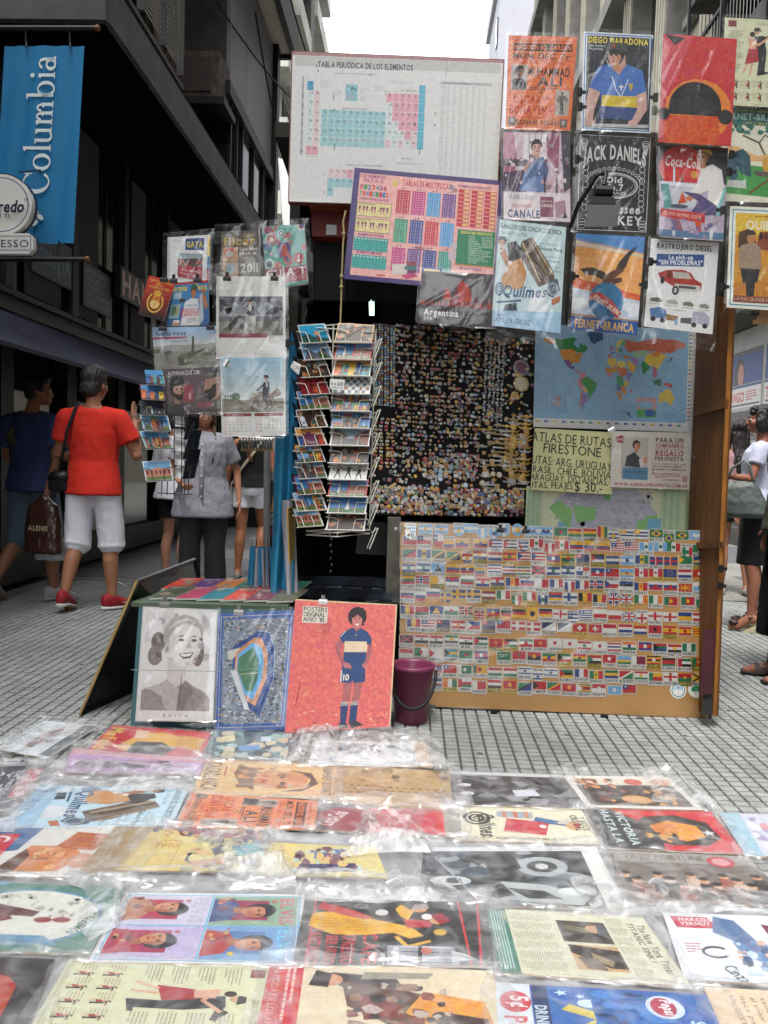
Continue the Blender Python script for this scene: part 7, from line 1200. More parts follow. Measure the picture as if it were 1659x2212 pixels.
# side board leaning at the left, with the counter of booklets
q = [P(299,1254,3.75), P(424,1207,4.75), PG(418,1330,.25), PG(176,1545)]
q[2] = Vector((-.93,4.75,.02)); lp = tag(obj('leaning_board', MB().slab([q[0], q[1], q[2], q[3]],.014), mat('dark_board', '17171c', .35,.4,5)), 'dark board leaning at the left with faint red ESPAÑA lettering and a light edge', 'board')
obj('edge_strip', MB().tube([q[0] + Vector((-.004,-.008,0)), q[3] + Vector((-.004,-.008,.006))],.0065,6), mat('chip_board'), lp)
c = Cv(120,60); c.t('ESPAÑA', 34,22,13, '7a2a22', w=62, rot=-14); c.blob(0,16,60,40,['2a3a2a', '4a1c20', '1f2440', '5a3a1c'],22,8,3); c.build('print', [q[0], q[1], q[1].lerp(q[2],.4), q[0].lerp(q[3],.4)], lp)
ct = thing('side_table', 'low covered table carrying the row of booklets behind the portrait', 'table', (-.75,3.95,0))
ZT = PG(470,1306,.5).z; zt = .5
obj('table_top', MB().box(-1.12,-.42,3.70,4.2, zt - .02, zt), mat('table_green', '4a5a48', .7), ct)
for x, y in ((-1.08,3.8),(-.46,3.8),(-1.08,4.15),(-.46,4.15)): obj('leg', MB().box(x - .02, x + .02, y - .02, y + .02,0, zt - .02), M_dk, ct)
bc = [('4a5540', 'olive'),('a83a5a', 'pink'),('2f7080', 'teal'),('b84a3a', 'coral'),('7a3a50', 'plum'),('6a6a50', 'khaki'),('b03a24', 'scarlet'),('5a2a70', 'purple'),('c07030', 'orange'),('2f6a58', 'sea green'),('a83030', 'red'),('3a7a68', 'jade')]
for i, (col, nm) in enumerate(bc):
    fr_ = i < 6; x0 = -1.06 + (i % 6) * .107; y0 = 3.77 if fr_ else 3.97; z0 = zt + .004 + (.0 if fr_ else .012); s_ = .05
    p4 = [Vector((x0 + s_, y0 + .2, z0 + .03)), Vector((x0 + s_ + .12, y0 + .2, z0 + .036)), Vector((x0 + .12, y0, z0 + .012)), Vector((x0, y0, z0 + .006))]
    o = obj('booklet', MB().slab(p4,.008), M_paper); tag(o, '%s covered booklet in the %s row on the low table' % (nm, 'front' if fr_ else 'back'), 'booklet', 'coloured booklets on the low table'); c = Cv(40,60, col); c.blob(3,8,34,40,[col, '8a7a6a'],4,8, i); c.txtlines(6,4,28,2,4,2, 'c9c0b8'); c.build('print', p4, o)
q = [Vector((-.62,3.98,.56)), Vector((-.42,3.98,.55)), Vector((-.40,3.7,.53)), Vector((-.66,3.7,.53))]; tag(obj('plastic_wrap', MB().grid(lambda u, v: q[0].lerp(q[1], u).lerp(q[3].lerp(q[2], u), v) + Vector((0,0,.03 * noise.noise(Vector((u * 4, v * 4,3))))),14,14), plastic_mat(), smooth=True), 'loose clear plastic on the right end of the low table', 'plastic')
# bucket
B0 = PG(888,1557); B0.z = 0
bu = thing('bucket', 'purple plastic bucket with black handle standing before the flag board', 'bucket', B0)
def rg(r, z): return [B0 + Vector((r * math.cos(2 * math.pi * k / 40), r * math.sin(2 * math.pi * k / 40), z)) for k in range(40)]
M_bk = mat('plum_plastic', '74304e', .35,.08,6, spec=.5)
obj('tub', MB().loft([rg(.068,0), rg(.072,.004), rg(.094,.24), rg(.102,.243), rg(.102,.258), rg(.096,.262), rg(.09,.25), rg(.069,.012)], cap=True), M_bk, bu, smooth=True)
hp = [B0 + Vector((.104 * math.cos(a),-.104 * math.sin(a) * .9 - .012,.235 - .15 * math.sin(a))) for a in [math.pi * k / 16 for k in range(17)]]
obj('handle', MB().tube(hp, .0075,8), M_dk, bu, smooth=True)
# ------------------------------------------------------------------ prints laid out on the ground in loose clear bags
gs = tag(obj('ground_sheet', MB().slab([PG(-60,1640,.004), PG(1560,1752,.004), PG(1900,2300,.004), PG(-400,2300,.004)],.003), mat('grey_sheet', '8e8e90', .6,.3,9)), 'grey plastic sheet spread on the paving under the rows of bagged prints', 'cloth')
M_bag = plastic_mat('bag_plastic', .18,.055,.15,.28,12); M_bag2 = plastic_mat('loose_film', .36,.07,.15,.3,14)
def folds(seed, n=9, lo=6, hi=26):
    """sharp straight folds of crumpled film: triangle waves in many directions"""
    g = random.Random(seed); F = []
    for k in range(n): a = g.uniform(0, math.pi); fr = g.uniform(lo, hi); F.append((math.cos(a) * fr, math.sin(a) * fr, g.uniform(0,9),1 / fr))
    of = Vector((seed * 1.3, seed * 2.1,0))
    def f(x, y):
        z = 0; w = noise.noise(Vector((x * 5, y * 5,0)) + of) * 1.1; w2 = noise.noise(Vector((x * 13, y * 13,4)) + of) * .35
        for a, b, p, am in F: t = (x * a + y * b + p + w + w2) % 1.0; z += abs(t * 2 - 1) * am
        return z * lo / n
    return f
def bag(parent, q, seed, far=.05, near=.05, side=.03, amp=.010, crum=.028, nu=64, nv=54, m=None):
    f = crease_fn(seed, 46, amp * .55); fd = folds(seed); W = (q[1] - q[0]).length; Hh = (q[3] - q[0]).length; of = Vector((seed * 2.3, seed * 1.1,0))
    u0, u1, v0, v1 = -side / W, 1 + side / W, -far / Hh, 1 + near / Hh
    def fn(u, v):
        uu = u0 + (u1 - u0) * u; vv = v0 + (v1 - v0) * v
        out = max(max(0,-uu) * W, max(0, uu - 1) * W, max(0,-vv) * Hh, max(0, vv - 1) * Hh)
        a = q[0] + (q[1] - q[0]) * uu; b = q[3] + (q[2] - q[3]) * uu; p = a + (b - a) * vv
        e = min(1, out / .03); w = Vector((p.x * 7, p.y * 7,0)) + of; k = noise.noise(w); fl = fd(p.x, p.y)
        p = p + Vector((noise.noise(w * 1.7 + Vector((9,0,0))), noise.noise(w * 1.7 + Vector((0,9,0))),0)) * (.022 * e + .002)
        z = .003 + .004 * max(0, k) + f(uu, vv) * .7 + fl * (.010 + .042 * e) + e * crum * .55 * max(0, k + .35)
        if min(u, 1 - u, v, 1 - v) < .001: z *= .25
        p.z = max(.010, p.z + max(.0025, z)); return p
    return obj('plastic_bag', MB().grid(fn, nu, nv), m or M_bag, parent, smooth=True)
GR = 'prints in plastic bags laid out on the ground'
_gz = [0]
def gp(label, pts, c, seed, rot=1, z=None, board=None, b=1, name='bagged_print', **kw):
    _gz[0] += 1; z = .012 + (_gz[0] % 7) * .0012 if z is None else z
    q = [PG(p[0], p[1], z) for p in pts]; m_ = (q[0] + q[1] + q[2] + q[3]) / 4; q = [m_ + (p - m_) * 1.055 for p in q]
    o = obj(name, MB().slab(q, .004), board or M_card); tag(o, label, 'print', GR)
    if c: c.build('print', q, o, rot=rot)
    if b: bag(o, q, seed, **kw)
    return o
g = random.Random(77)
# back row
c = Cv(100,142, 'cdd2d6'); c.t('RASTROJERO DIESEL', 50,14,8, '6a7684', w=84, al='c', b=1); c.t('La pick-up', 24,28,7, '6a7684', b=1); pickup(c, 12,48,1.15, '7f2a30', '3a1214'); c.t('MODELO DIESEL', 50,104,6, '7a848e', w=70, al='c'); c.p([(4,112),(96,106),(96,140),(4,140)], '5a6468'); c.blob(4,108,92,30,['8a8a7a', '3f4a44', 'a8a8a0'],20,6,3)
gp('print of a dark red pick-up truck on white, back left corner of the ground display', [(97,1559),(211,1568),(102,1636),(-5,1616)], c, 1, rot=3, far=.03)
c = Cv(100,142, 'b5202a'); c.t('Mafalda', 8,22,18, 'cfae2a', w=84, b=1); c.p([(20,50),(70,30),(92,60),(80,100),(30,110),(14,80)], 'c99a3a'); c.p([(50,50),(90,46),(98,90),(70,104),(48,84)], '2c2626'); c.p([(10,40),(40,44),(36,60),(14,58)], 'c9a88a'); c.p([(20,104),(60,100),(70,128),(26,134)], 'b98a3a'); c.t('Buenos', 30,138,8, 'cfae2a', w=50, b=1)
gp('red print with yellow lettering in the back row below the grey portrait', [(247,1568),(449,1583),(432,1640),(185,1630)], c.flip(),  2, rot=1, far=.01, near=.02)
c = Cv(142,70, '3a5a60'); c.blob(0,0,142,70,['2a3f50', '5f8a8a', '8fa8a4', '1f2f3a', 'b4a88a'],50,9,4,1.6); c.p([(10,20),(40,10),(46,26),(16,32)], 'c0b48a'); c.p([(54,40),(90,34),(94,46),(60,52)], '4f7fb0'); c.p([(88,14),(104,12),(108,24),(90,26)], 'b4c0c8')
gp('dark blue green print with small bright figures below the stadium print', [(466,1580),(628,1584),(612,1644),(440,1634)], c, 3, rot=0, far=.015, near=.05)
c = Cv(142,70, 'cbcdce'); c.r(6,8,60,24, '8a929a'); c.r(70,14,50,14, '4a4e54'); c.blob(6,8,120,24,['5a6068', 'b4bac0', '3a3e44'],30,6,5); c.t('AMIGA', 40,40,9, '4a4a80', w=40, b=1, sl=.3); c.r(126,0,16,70, 'b98a50'); c.l([(30,44),(20,60)],3, '8fb4d0')
gp('pale grey photo print under a puffed up bag beside the bucket', [(690,1600),(912,1606),(928,1656),(672,1652)], c, 4, rot=0, far=.09, near=.03, side=.04, crum=.05)
c = Cv(142,70, 'b08fb8'); c.p([(0,0),(142,6),(142,20),(0,16)], 'c08a94'); c.p([(8,46),(16,30),(50,34),(88,42),(86,50),(48,54),(20,56)], '2a2634'); c.p([(92,22),(104,20),(112,44),(102,46)], '3a2a3a'); c.p([(60,26),(92,24),(96,32),(70,34)], '8f7484'); c.l([(104,30),(128,36)],3, '8f7484')
gp('lilac print with a long black legged shape, second row at the left', [(165,1618),(440,1640),(424,1672),(140,1668)], c, 5, rot=0, far=.05, near=.08, crum=.035)
c = Cv(100,142, '3f3848'); c.r(10,0,60,30, 'b0203a'); c.t('LOS 60', 14,14,10, 'd4c8cc', w=50, b=1); c.t('AÑOS', 20,27,10, 'd4c8cc', w=40, b=1); [c.t(s_, 12,52 + i * 16,9, 'c4c0c8', w=74, b=1) for i, s_ in enumerate(('LA HISTORIA', 'Y SUS', 'AMIGOS', 'SON MAS', 'DE CINCO'))]
gp('dark print with red block and white capitals at the far left, second row', [(-40,1660),(95,1655),(20,1755),(-140,1755)], c, 6, rot=1)
c = Cv(100,142, 'c9a878'); c.t('HUMPHREY BOGART', 50,137,9, '3a2a24', w=80, al='c', b=1); c.t('CASABLANCA', 10,22,16, '54443a', w=80, b=1); c.txtlines(20,26,60,1,2,2, 'a84a3a'); c.p([(28,96),(26,70),(44,54),(72,58),(80,84),(70,112),(40,114)], 'b87f4f'); c.p([(24,92),(30,116),(60,124),(84,108),(86,86),(74,112),(50,116),(34,108)], '4a3a34'); c.e(44,86,5,3, '3a2620'); c.e(64,88,5,3, '3a2620'); c.p([(40,66),(66,66),(64,72),(42,72)], 'a04a34'); c.p([(10,40),(40,36),(70,44),(86,60),(60,58),(30,60)], '7a5a40'); c.blob(20,40,60,70,['c8905f', '9a6a44', '8a5a3a'],20,6,4)
gp('tan film print with a large face and dark lettering, centre of the second row', [(446,1642),(721,1654),(716,1724),(424,1712)], c.flip(),  7, rot=1, far=.02, near=.012, amp=.006)
c = Cv(142,80, 'a98a5c'); c.blob(0,0,142,80,['b39468', '9c7c50'],20,16,4); [c.p([(8 + i * 9 + (j % 2) * 4,44 + j * 7),(13 + i * 9 + (j % 2) * 4,42 + j * 7),(15 + i * 9 + (j % 2) * 4,45 + j * 7)], '5a4630') for i in range(14) for j in range(3)]
gp('bare brown cardboard with rows of small stamped marks under a big bag', [(738,1654),(965,1668),(984,1750),(720,1730)], c, 8, rot=0, far=.07, side=.035, crum=.04)
c = Cv(100,142, 'cf7a4a'); boxing(c)
gp('orange boxing match print lying sideways in the third row', [(421,1714),(680,1732),(672,1790),(386,1786)], c, 9, rot=1, far=.012, near=.03, amp=.006)
c = Cv(142,80, 'b8303a'); c.r(0,0,50,80, '5a5458'); c.e(30,40,30,40, '8a4048'); c.t('Coca-Cola', 14,66,16, 'd0c4c4', w=50, rot=-70, b=1, sl=.3); c.r(60,30,60,30, 'b01c2c'); c.r(126,0,16,80, '8f8a80')
gp('red soda print with white script beside the orange boxing print', [(695,1744),(985,1752),(990,1806),(690,1792)], c, 10, rot=0, far=.06, near=.03, crum=.04)
c = Cv(142,100, 'a8bfcc'); k = Cv(100,142, 'b0cbd8'); beer_fishing(k)
gp('pale blue fishing beer print lying sideways at the left of the third row', [(97,1698),(398,1708),(362,1783),(5,1787)], k, 11, rot=1, far=.02, near=.012)
c = Cv(142,80, '2a2a2e'); c.blob(0,0,142,80,['3a3a40', '4c4c54', '1a1a1e', '77777c'],50,10,6,1.8); c.r(0,0,142,8, 'b4b4b8'); c.p([(70,44),(96,40),(100,56),(72,58)], 'b8bac4'); c.e(16,34,8,4, 'c0c0c0'); c.e(18,54,8,4, 'c0c0c0'); c.p([(50,20),(70,14),(80,34),(60,40)], '18181a')
gp('black and white photo print at the back edge, right of the cardboard', [(978,1668),(1209,1676),(1258,1744),(984,1736)], c, 12, rot=0, far=.012, near=.02)
c = Cv(142,80, 'c9c6c0'); c.r(8,6,126,68, '3a302e'); c.r(8,6,126,18, 'c4bfb0'); c.blob(10,8,50,26,['a8683a', '8a4a2c', 'b9824f'],24,6,4); c.e(86,16,12,8, 'b8483f'); c.e(122,16,14,8, 'c09070'); c.blob(20,36,112,36,['8a5a34', '2a2426', '6a3434', 'b98a44', '443a3c'],40,7,8); c.e(70,60,18,10, 'b98a4f')
gp('dark photo print with white border at the back right corner of the display', [(1224,1677),(1440,1680),(1512,1748),(1272,1742)], c, 13, rot=0, far=.06, side=.05, near=.01, crum=.05)
c = Cv(100,142, 'cbc7b0'); c.ring(34,24,20,15,4, '2a2a2c'); c.ring(34,24,12,9,3.5, '2a2a2c'); c.ring(34,24,5,4,2, '2a2a2c'); c.t('Quilmes', 20,40,17, '2a2a2c', w=66, b=1, sl=.3); c.t('LA MEJOR CERVEZA', 88,8,5, '4a4a48', rot=90, w=110) ; c.p([(12,50),(16,46),(30,46),(34,84),(14,86)], '8a96a0'); [c.r(14,52 + i * 12,18,5, 'b0603f') for i in range(3)]; c.p([(34,56),(72,50),(80,92),(44,100)], 'b02438'); c.p([(28,88),(40,84),(50,104),(40,112)], '2f5a8a'); c.l([(46,100),(52,118)],5, '3a5a80'); c.e(52,124,12,8, 'b9906f'); c.p([(30,120),(44,112),(48,118),(40,124)], 'b4b0a8'); c.e(56,92,5,4, 'd0c8c8'); c.e(50,128,4,4, 'b02a2a'); c.t('CRISTAL', 22,132,7, '333', w=44, b=1); c.t('Y BOCK', 26,140,7, '333', w=40, b=1)
gp('cream beer print with a spiral and a red and blue figure carrying a barrel', [(987,1745),(1248,1748),(1288,1822),(990,1813)], c.flip(),  14, rot=1, far=.01, near=.06, crum=.035)
c = Cv(142,100, 'b8242c'); c.p([(0,0),(20,0),(54,36),(70,60),(60,100),(0,100)], '2f2f36'); [c.t(s_, 13 + i * 16,8 + i * 4,9, 'b4c4c4', rot=90, w=80, b=1) for i, s_ in enumerate(('HASTA LA', 'VICTORIA')) ]; c.p([(44,40),(60,22),(96,14),(126,30),(130,66),(110,86),(70,88),(48,70)], '2c2622'); c.p([(60,44),(84,30),(112,40),(114,66),(90,78),(64,68)], 'c98a34'); c.e(76,50,14,14, 'b9702f'); c.star(120,56,8, 'c4c4c8'); c.blob(50,60,60,26,['2c2622', 'b98a34'],10,6,4)
gp('red print with black area, orange patch and a white star at the right', [(1272,1743),(1531,1756),(1600,1842),(1318,1829)], c, 15, rot=0, far=.015, near=.015, amp=.006)
c = Cv(142,100, 'b9bcc8'); c.p([(0,0),(40,0),(30,100),(0,100)], '8fb0c0'); c.blob(40,10,90,80,['c08a94', 'a0a4b4', 'c9ccd4', '9a8fb0'],30,12,5)
gp('pale pink and blue print cut by the right edge of the picture', [(1558,1758),(1710,1764),(1790,1850),(1614,1846)], c, 16, rot=0)
# middle rows
c = Cv(100,142, 'c9c7c2'); c.p([(0,0),(30,0),(56,22),(50,50),(0,56)], '2f5a8a'); c.r(14,8,74,30, 'b5283a'); c.t('Gancia', 18,31,19, 'd4ccca', w=62, b=1); c.p([(40,60),(70,52),(92,66),(90,110),(60,124),(40,104)], 'c07a4a'); c.p([(46,58),(84,46),(96,56),(90,66),(60,68)], '5a3a2a'); c.p([(10,96),(44,86),(50,130),(16,134)], 'b0643a'); [c.l([(14 + i * 8,98),(18 + i * 8,130)],1, '7a4026') for i in range(4)]; c.e(70,126,14,12, 'b9805f'); c.blob(44,70,44,44,['a86038', 'd09a70'],16,6,4)
gp('white print with a red Gancia block and an orange figure at the left edge', [(-15,1792),(262,1790),(172,1892),(-110,1888)], c.flip(),  17, rot=1, far=.01, near=.03)
c = Cv(100,142, '98805c'); gp('plain brown cardboard sheet lying between two bagged prints at the left', [(251,1787),(345,1788),(282,1884),(172,1884)], c, 18, rot=0, far=.02, near=.05)
c = Cv(142,100, 'c9b470'); c.p([(0,0),(60,0),(142,8),(142,26),(60,20)], '8a2a44'); c.blob(0,0,142,26,['6a2038', '3a2a3a', 'b08a5a'],30,7,4); c.t('1910', 20,50,10, 'a8743a', w=24); c.fr(2,34,44,60,1, 'a8883a'); c.p([(60,26),(142,26),(142,100),(70,100)], 'b9ac78'); c.blob(58,24,84,76,['3a4a70', '2a3050', 'c8a87a', '8a9a7a', 'c9c08a'],60,9,6); c.p([(64,80),(96,70),(100,84),(70,92)], 'c89878'); c.p([(104,40),(138,34),(140,60),(110,64)], '5aa4b0')
gp('yellow old magazine print marked 1910 under a puffed bag, left of centre', [(343,1786),(560,1797),(575,1882),(262,1877)], c, 19, rot=0, far=.02, near=.09, crum=.055)
c = Cv(142,60, 'c4b878'); c.r(0,0,34,60, 'd0c070'); c.t('1910', 12,14,10, 'a8843a', rot=90, w=24); c.p([(40,40),(110,34),(112,50),(42,54)], '2a2c58'); c.r(60,8,34,20, '3a5a90'); c.e(84,26,14,8, '9c4a4a'); c.blob(36,4,80,50,['3a4a80', 'c8a86a', 'a8bcb0', '6a3a4a'],40,7,9); c.t('FERNET-BRANCA', 30,58,6, '3a3a30', w=40, b=1)
gp('pale yellow vermouth print with dark blue strip, centre of the fourth row', [(592,1822),(805,1832),(830,1895),(562,1888)], c, 20, rot=0, far=.05, near=.08, crum=.055)
c = Cv(142,100, '2a2c30'); c.r(0,0,142,8, 'c4c4c8'); c.r(128,0,14,100, 'c8c8c6'); c.blob(2,8,124,92,['3a3c42', '55585e', '1c1d20', '8a8f94', '46505a'],60,11,5,1.6); c.e(92,36,20,17, '9aa0a4'); c.e(92,36,12,10, '3a3c40'); c.e(92,36,5,5, 'b4b8ba'); c.e(22,62,15,8, 'b8bcbe'); c.e(24,62,6,5, '26282c'); c.p([(58,62),(90,66),(120,84),(112,96),(70,92)], 'a0a6a8'); c.p([(62,72),(88,76),(100,88),(76,88)], '2c2e32'); c.p([(46,20),(72,14),(76,40),(52,50)], '1c1d20'); c.e(108,76,10,6, 'c0c4c6'); c.l([(10,20),(40,90)],2, '8f9498')
gp('black and white print with a big round eye shape and white right border', [(925,1834),(1278,1832),(1345,1962),(915,1948)], c, 21, rot=0, far=.03, near=.04)
c = Cv(142,100, '6a625c'); c.r(0,0,142,22, '8a8580'); c.t('VIEJO FORTUNE', 10,15,10, '3f3a38', w=82, b=0); c.e(108,16,14,12, 'a84450'); c.e(108,16,9,8, 'c09090')
for i in range(13): x = 8 + i * 10.4; y = 44 + (i % 3) * 10; c.p([(x - 7, y + 36),(x - 6, y + 10),(x + 6, y + 10),(x + 7, y + 36)],['2a2628', '8a4a3c', 'b09a8a', '3a3438'][i % 4]); c.e(x, y + 4,4.5,6, 'b98a6a'); c.e(x, y, 5,4, '2a2220')
c.blob(0,70,142,30,['3a302e', '5a3a34', '7a5a48'],30,7,5); gp('brown group photo print headed by small grey capitals at the right edge', [(1330,1840),(1612,1853),(1690,1952),(1352,1948)], c, 22, rot=0, far=.012, near=.04)
c = Cv(142,100, '3f7468'); c.e(72,50,64,42, '4f7f9c'); c.e(72,50,60,39, 'c9c9c0'); c.blob(30,18,80,40,['b4b4a8', 'd0d0c8', '9c9c90'],50,4,4); c.p([(10,40),(40,34),(80,44),(76,52),(40,50),(14,60)], '5a2a2c'); c.p([(14,62),(50,50),(60,56),(30,68)], '7a3a38'); c.e(86,56,8,4, '8a3a3a'); c.e(102,55,8,4, '8a3a3a'); c.t('SOMBRERO', 118,76,8, '2a5a50', rot=-62, w=36, b=1); c.p([(0,0),(44,0),(20,12),(0,24)], '6aa0bc'); c.p([(50,78),(94,78),(110,90),(40,92)], '5f8aa4')
gp('teal print with a white oval and dark red dancers at the left edge', [(-70,1906),(262,1922),(187,2056),(-150,2046)], c, 23, rot=0, far=.03, side=.03, near=.015)
c = Cv(100,142, 'c9cacc'); c.fr(3,3,94,136,1.2, '4a9fc8'); 
for i in range(2):
    for j in range(2):
        x, y = 5 + i * 46,5 + j * 67; k_ = i * 2 + j; c.r(x, y, 44,65,['7f9c84', 'b8b4c8', '6f94ba', 'b0a4c4'][k_]); c.r(x + 6, y + 22,30,36,['8a2f4c', 'a02a48', '4f6fa0', '9a2a4c'][k_]); c.p([(x + 4, y + 65),(x + 8, y + 48),(x + 20, y + 42),(x + 36, y + 50),(x + 40, y + 65)],['3a4a78', 'a87a60', 'a03a3c', 'a0384a'][k_]); c.head(x + 21, y + 30,11, 'b9805f', '1f1f28', turn=(-1 if j else 1), dark='9a6248'); c.t('ELVIS', x + 22, y + 13,10,['b05a70', 'a8a4b4', '6fb0d0', 'a8a0c4'][k_], w=38, al='c', b=1); (c.star(x + 36, y + 44,4, 'c9b03a') if k_ == 2 else c.star(x + 8, y + 18,3.4, 'a83a4a')); c.blob(x + 2, y + 48,20,14,['a04438', 'b98a5f', '6a3a4a'],10,3.4, k_)
c.r(49.4,4,1.4,134, '4a9fc8'); c.r(4,70.6,92,1.2, '4a9fc8')
gp('white print of four coloured singer portraits with light blue frame lines', [(281,1932),(647,1936),(640,2082),(203,2074)], c, 24, rot=1, far=.03, near=.012, amp=.005, crum=.035)
c = Cv(100,142, '201e20'); c.r(0,8,100,1.6, 'b0242c'); c.l([(0,118),(100,126)],1.8, 'b0242c'); c.r(0,132,100,1.8, 'b0242c'); RE = 'b0282c'
c.t('CAFE', 54,58,10, RE, w=44, b=1); c.t('EXPRESSO', 48,42,9, RE, w=50, b=1); c.t('SERVIZIO', 58,29,8, RE, w=40, b=1); c.t('INSTANTANEO', 34,17,9, RE, w=64, b=1)
YE = 'c9982c'; c.p([(24,8),(20,30),(30,46),(36,62),(44,82),(58,92),(62,82),(54,70),(56,56),(58,40),(56,24),(44,6)], YE); c.p([(6,14),(16,10),(26,30),(34,48),(30,54),(20,40)], 'a82a2a'); [c.l([(30 + i * 5,10 + i),(38 + i * 3,50)],.7, '8f6a1c') for i in range(5)]; c.p([(32,76),(46,80),(44,98),(34,96)], 'a82a30'); c.p([(34,80),(20,84),(8,74),(16,70),(28,74)], YE); c.e(34,102,6,6, 'b98a60'); c.p([(24,96),(40,104),(34,112),(22,106)], '8a2030'); c.e(16,88,5,6, 'b98a60'); c.p([(8,84),(18,82),(14,96),(6,94)], '9a8a8a'); c.e(52,104,5,5, 'b9984a'); c.l([(60,72),(74,80),(66,96)],3.4, YE)
c.p([(72,66),(100,66),(100,118),(74,114)], '8a8c94'); c.r(74,70,26,4, 'b8bac0'); [c.l([(74 + i * 7,76),(76 + i * 7,112)],1.4,['c4c6cc', '3a3c44'][i % 2]) for i in range(4)]; c.r(74,88,26,3, '2c2e34'); c.e(80,94,5,4, 'b0705f'); c.p([(80,112),(96,112),(92,130),(84,122)], 'b4b6b8'); c.l([(70,40),(100,40)],.8, '9a9aa0'); c.l([(66,48),(86,64),(100,64)],.8, '9a9aa0'); c.l([(74,24),(84,64)],.6, '9a9aa0'); c.ring(12,44,4,5,.8, '8a8a90'); c.e(22,60,5,5, 'c0bcb8'); c.e(28,94,5,4, 'd0ccc8')
gp('black coffee print with red capitals and a woman in a long yellow dress', [(669,1944),(1046,1952),(1056,2082),(643,2082)], c.flip(),  25, rot=1, far=.035, near=.012, amp=.006, crum=.04)
c = Cv(100,142, 'b9b8a0'); c.r(0,0,100,17, '2f6a5c'); [c.r(4,2.4 + i * 2.4,90,1.1, '9ab4b0') for i in range(5)]; c.r(4,14.5,14,1.2, 'b9a840'); 
c.r(4,18,92,121, 'bcbba6'); [c.txtlines(6 + i * 15,20,13,16,2.2,1, '96957e') for i in range(6)]; c.r(14,60,34,42, '3c3028'); c.p([(20,64),(44,62),(46,96),(24,100)], '2a2420'); c.e(26,90,6,7, 'b08a68'); c.p([(18,94),(34,92),(32,102),(20,102)], '3a3a44'); [c.l([(22 + i * 3,66),(26 + i * 3,84)],.8, 'a89a70') for i in range(3)]
c.r(10,66 + 38,60,20, '0a0a0a') if 0 else None; c.r(52,62,36,40, 'b09068'); c.p([(52,62),(64,62),(84,88),(84,102),(58,102)], '2c2622'); c.p([(62,78),(72,78),(82,90),(74,94)], '8a7a5c'); [c.p([(70 + i * 4,66 + i * 1),(74 + i * 4,66 + i),(76 + i * 4,82 + i),(72 + i * 4,82 + i)], '5a4a38') for i in range(4)]
[c.txtlines(6 + i * 15,105,13,7,2.2,1, '8f8e78') for i in range(6)]; c.t('TITANIC SINKS', 12,128,5, '5a5a4a', w=60, b=1); c.t('The New York Times', 14,137,7, '5f5f50', w=72, b=1)
gp('yellowed newspaper print with a ship picture and a green strip at its left', [(1060,1965),(1381,1985),(1480,2126),(1088,2097)], c.flip(),  26, rot=1, far=.02, near=.02, amp=.006)
c = Cv(142,100, 'c6cad0'); c.p([(6,6),(44,6),(52,24),(10,24)], 'a82a44'); c.t('NARCISO', 14,13,5, 'd4c4c8', b=1); c.t('VERMUT', 14,20,5, 'd4c4c8', b=1); c.p([(50,4),(70,10),(84,40),(64,44),(44,30)], '44648c'); c.p([(96,14),(136,24),(130,40),(100,34)], '6a2434'); c.p([(60,44),(90,40),(104,66),(84,74),(64,60)], '5a7fa4'); c.blob(60,40,80,50,['8fa4c0', '3a4f78', 'c0a08a', 'b4c4d8', '5a6a90'],50,6,6); c.ring(40,60,14,9,3, '3a3e44', a0=40, a1=320); c.t('Cinzano', 40,82,12, '3a4450', w=36, rot=55, sl=.3); c.txtlines(12,48,16,4,4,1.4, 'b05a6a'); c.e(118,70,9,8, 'b89478')
gp('white print with red block and blue-clad couples at the right edge, fifth row', [(1440,1975),(1725,1985),(1800,2130),(1486,2112)], c, 27, rot=0, far=.03, near=.03)
# front row
c = Cv(142,100, '2a2426'); c.p([(0,20),(70,10),(108,36),(104,100),(0,100)], 'a0341c'); c.p([(0,44),(60,40),(86,60),(70,100),(0,100)], 'b8643a'); c.p([(0,14),(60,4),(110,28),(70,22),(20,34)], '3a1a18'); c.l([(16,52),(40,48),(46,66)],2, '5a2418'); c.blob(0,40,80,60,['c07448', 'a04a28'],16,9,4)
gp('dark print with a glowing orange face cut by the lower left corner', [(-110,2066),(112,2076),(40,2250),(-220,2240)], c, 28, rot=0, far=.03, side=.05)
c = Cv(100,142, 'c2c3a2'); tangosheet(c); gp('cream tango lesson print with a couple dancing, front row', [(160,2076),(576,2093),(555,2250),(66,2240)], c, 29, rot=1, far=.012, near=.04, amp=.007)
c = Cv(100,142, 'c8bba0'); c.r(0,0,100,22, 'b5242c'); c.t('LA MODA DE LOS AÑOS', 8,9,4.5, 'd0a8a0', w=80); c.txtlines(8,12,80,2,3.6,1.8, 'd0a8a0'); c.p([(12,40),(22,34),(34,52),(30,84),(16,80)], '3a3034'); c.p([(22,46),(54,50),(80,80),(70,112),(40,104),(30,76)], '5a4038'); c.p([(40,56),(70,60),(66,84),(44,80)], '6f2a28'); c.e(22,38,8,9, 'b8886a'); c.p([(10,30),(30,26),(32,38),(14,40)], '2a2426'); c.p([(34,96),(60,84),(84,104),(76,134),(44,132)], 'c98a34'); c.p([(58,104),(84,100),(92,126),(66,132)], '3a2420'); c.p([(10,60),(20,58),(16,100),(8,104)], '8a8478'); c.t('LIT', 82,137,14, 'b04a2a', b=1, w=16); c.blob(24,50,56,60,['7a3a30', '2c2428', '8a6a58', 'a89a90'],34,6,6)
gp('cream print with a broad red strip and dancers in brown, centre of the front row', [(597,2080),(1052,2101),(1098,2262),(560,2256)], c.flip(),  30, rot=1, far=.03, near=.03, crum=.03)
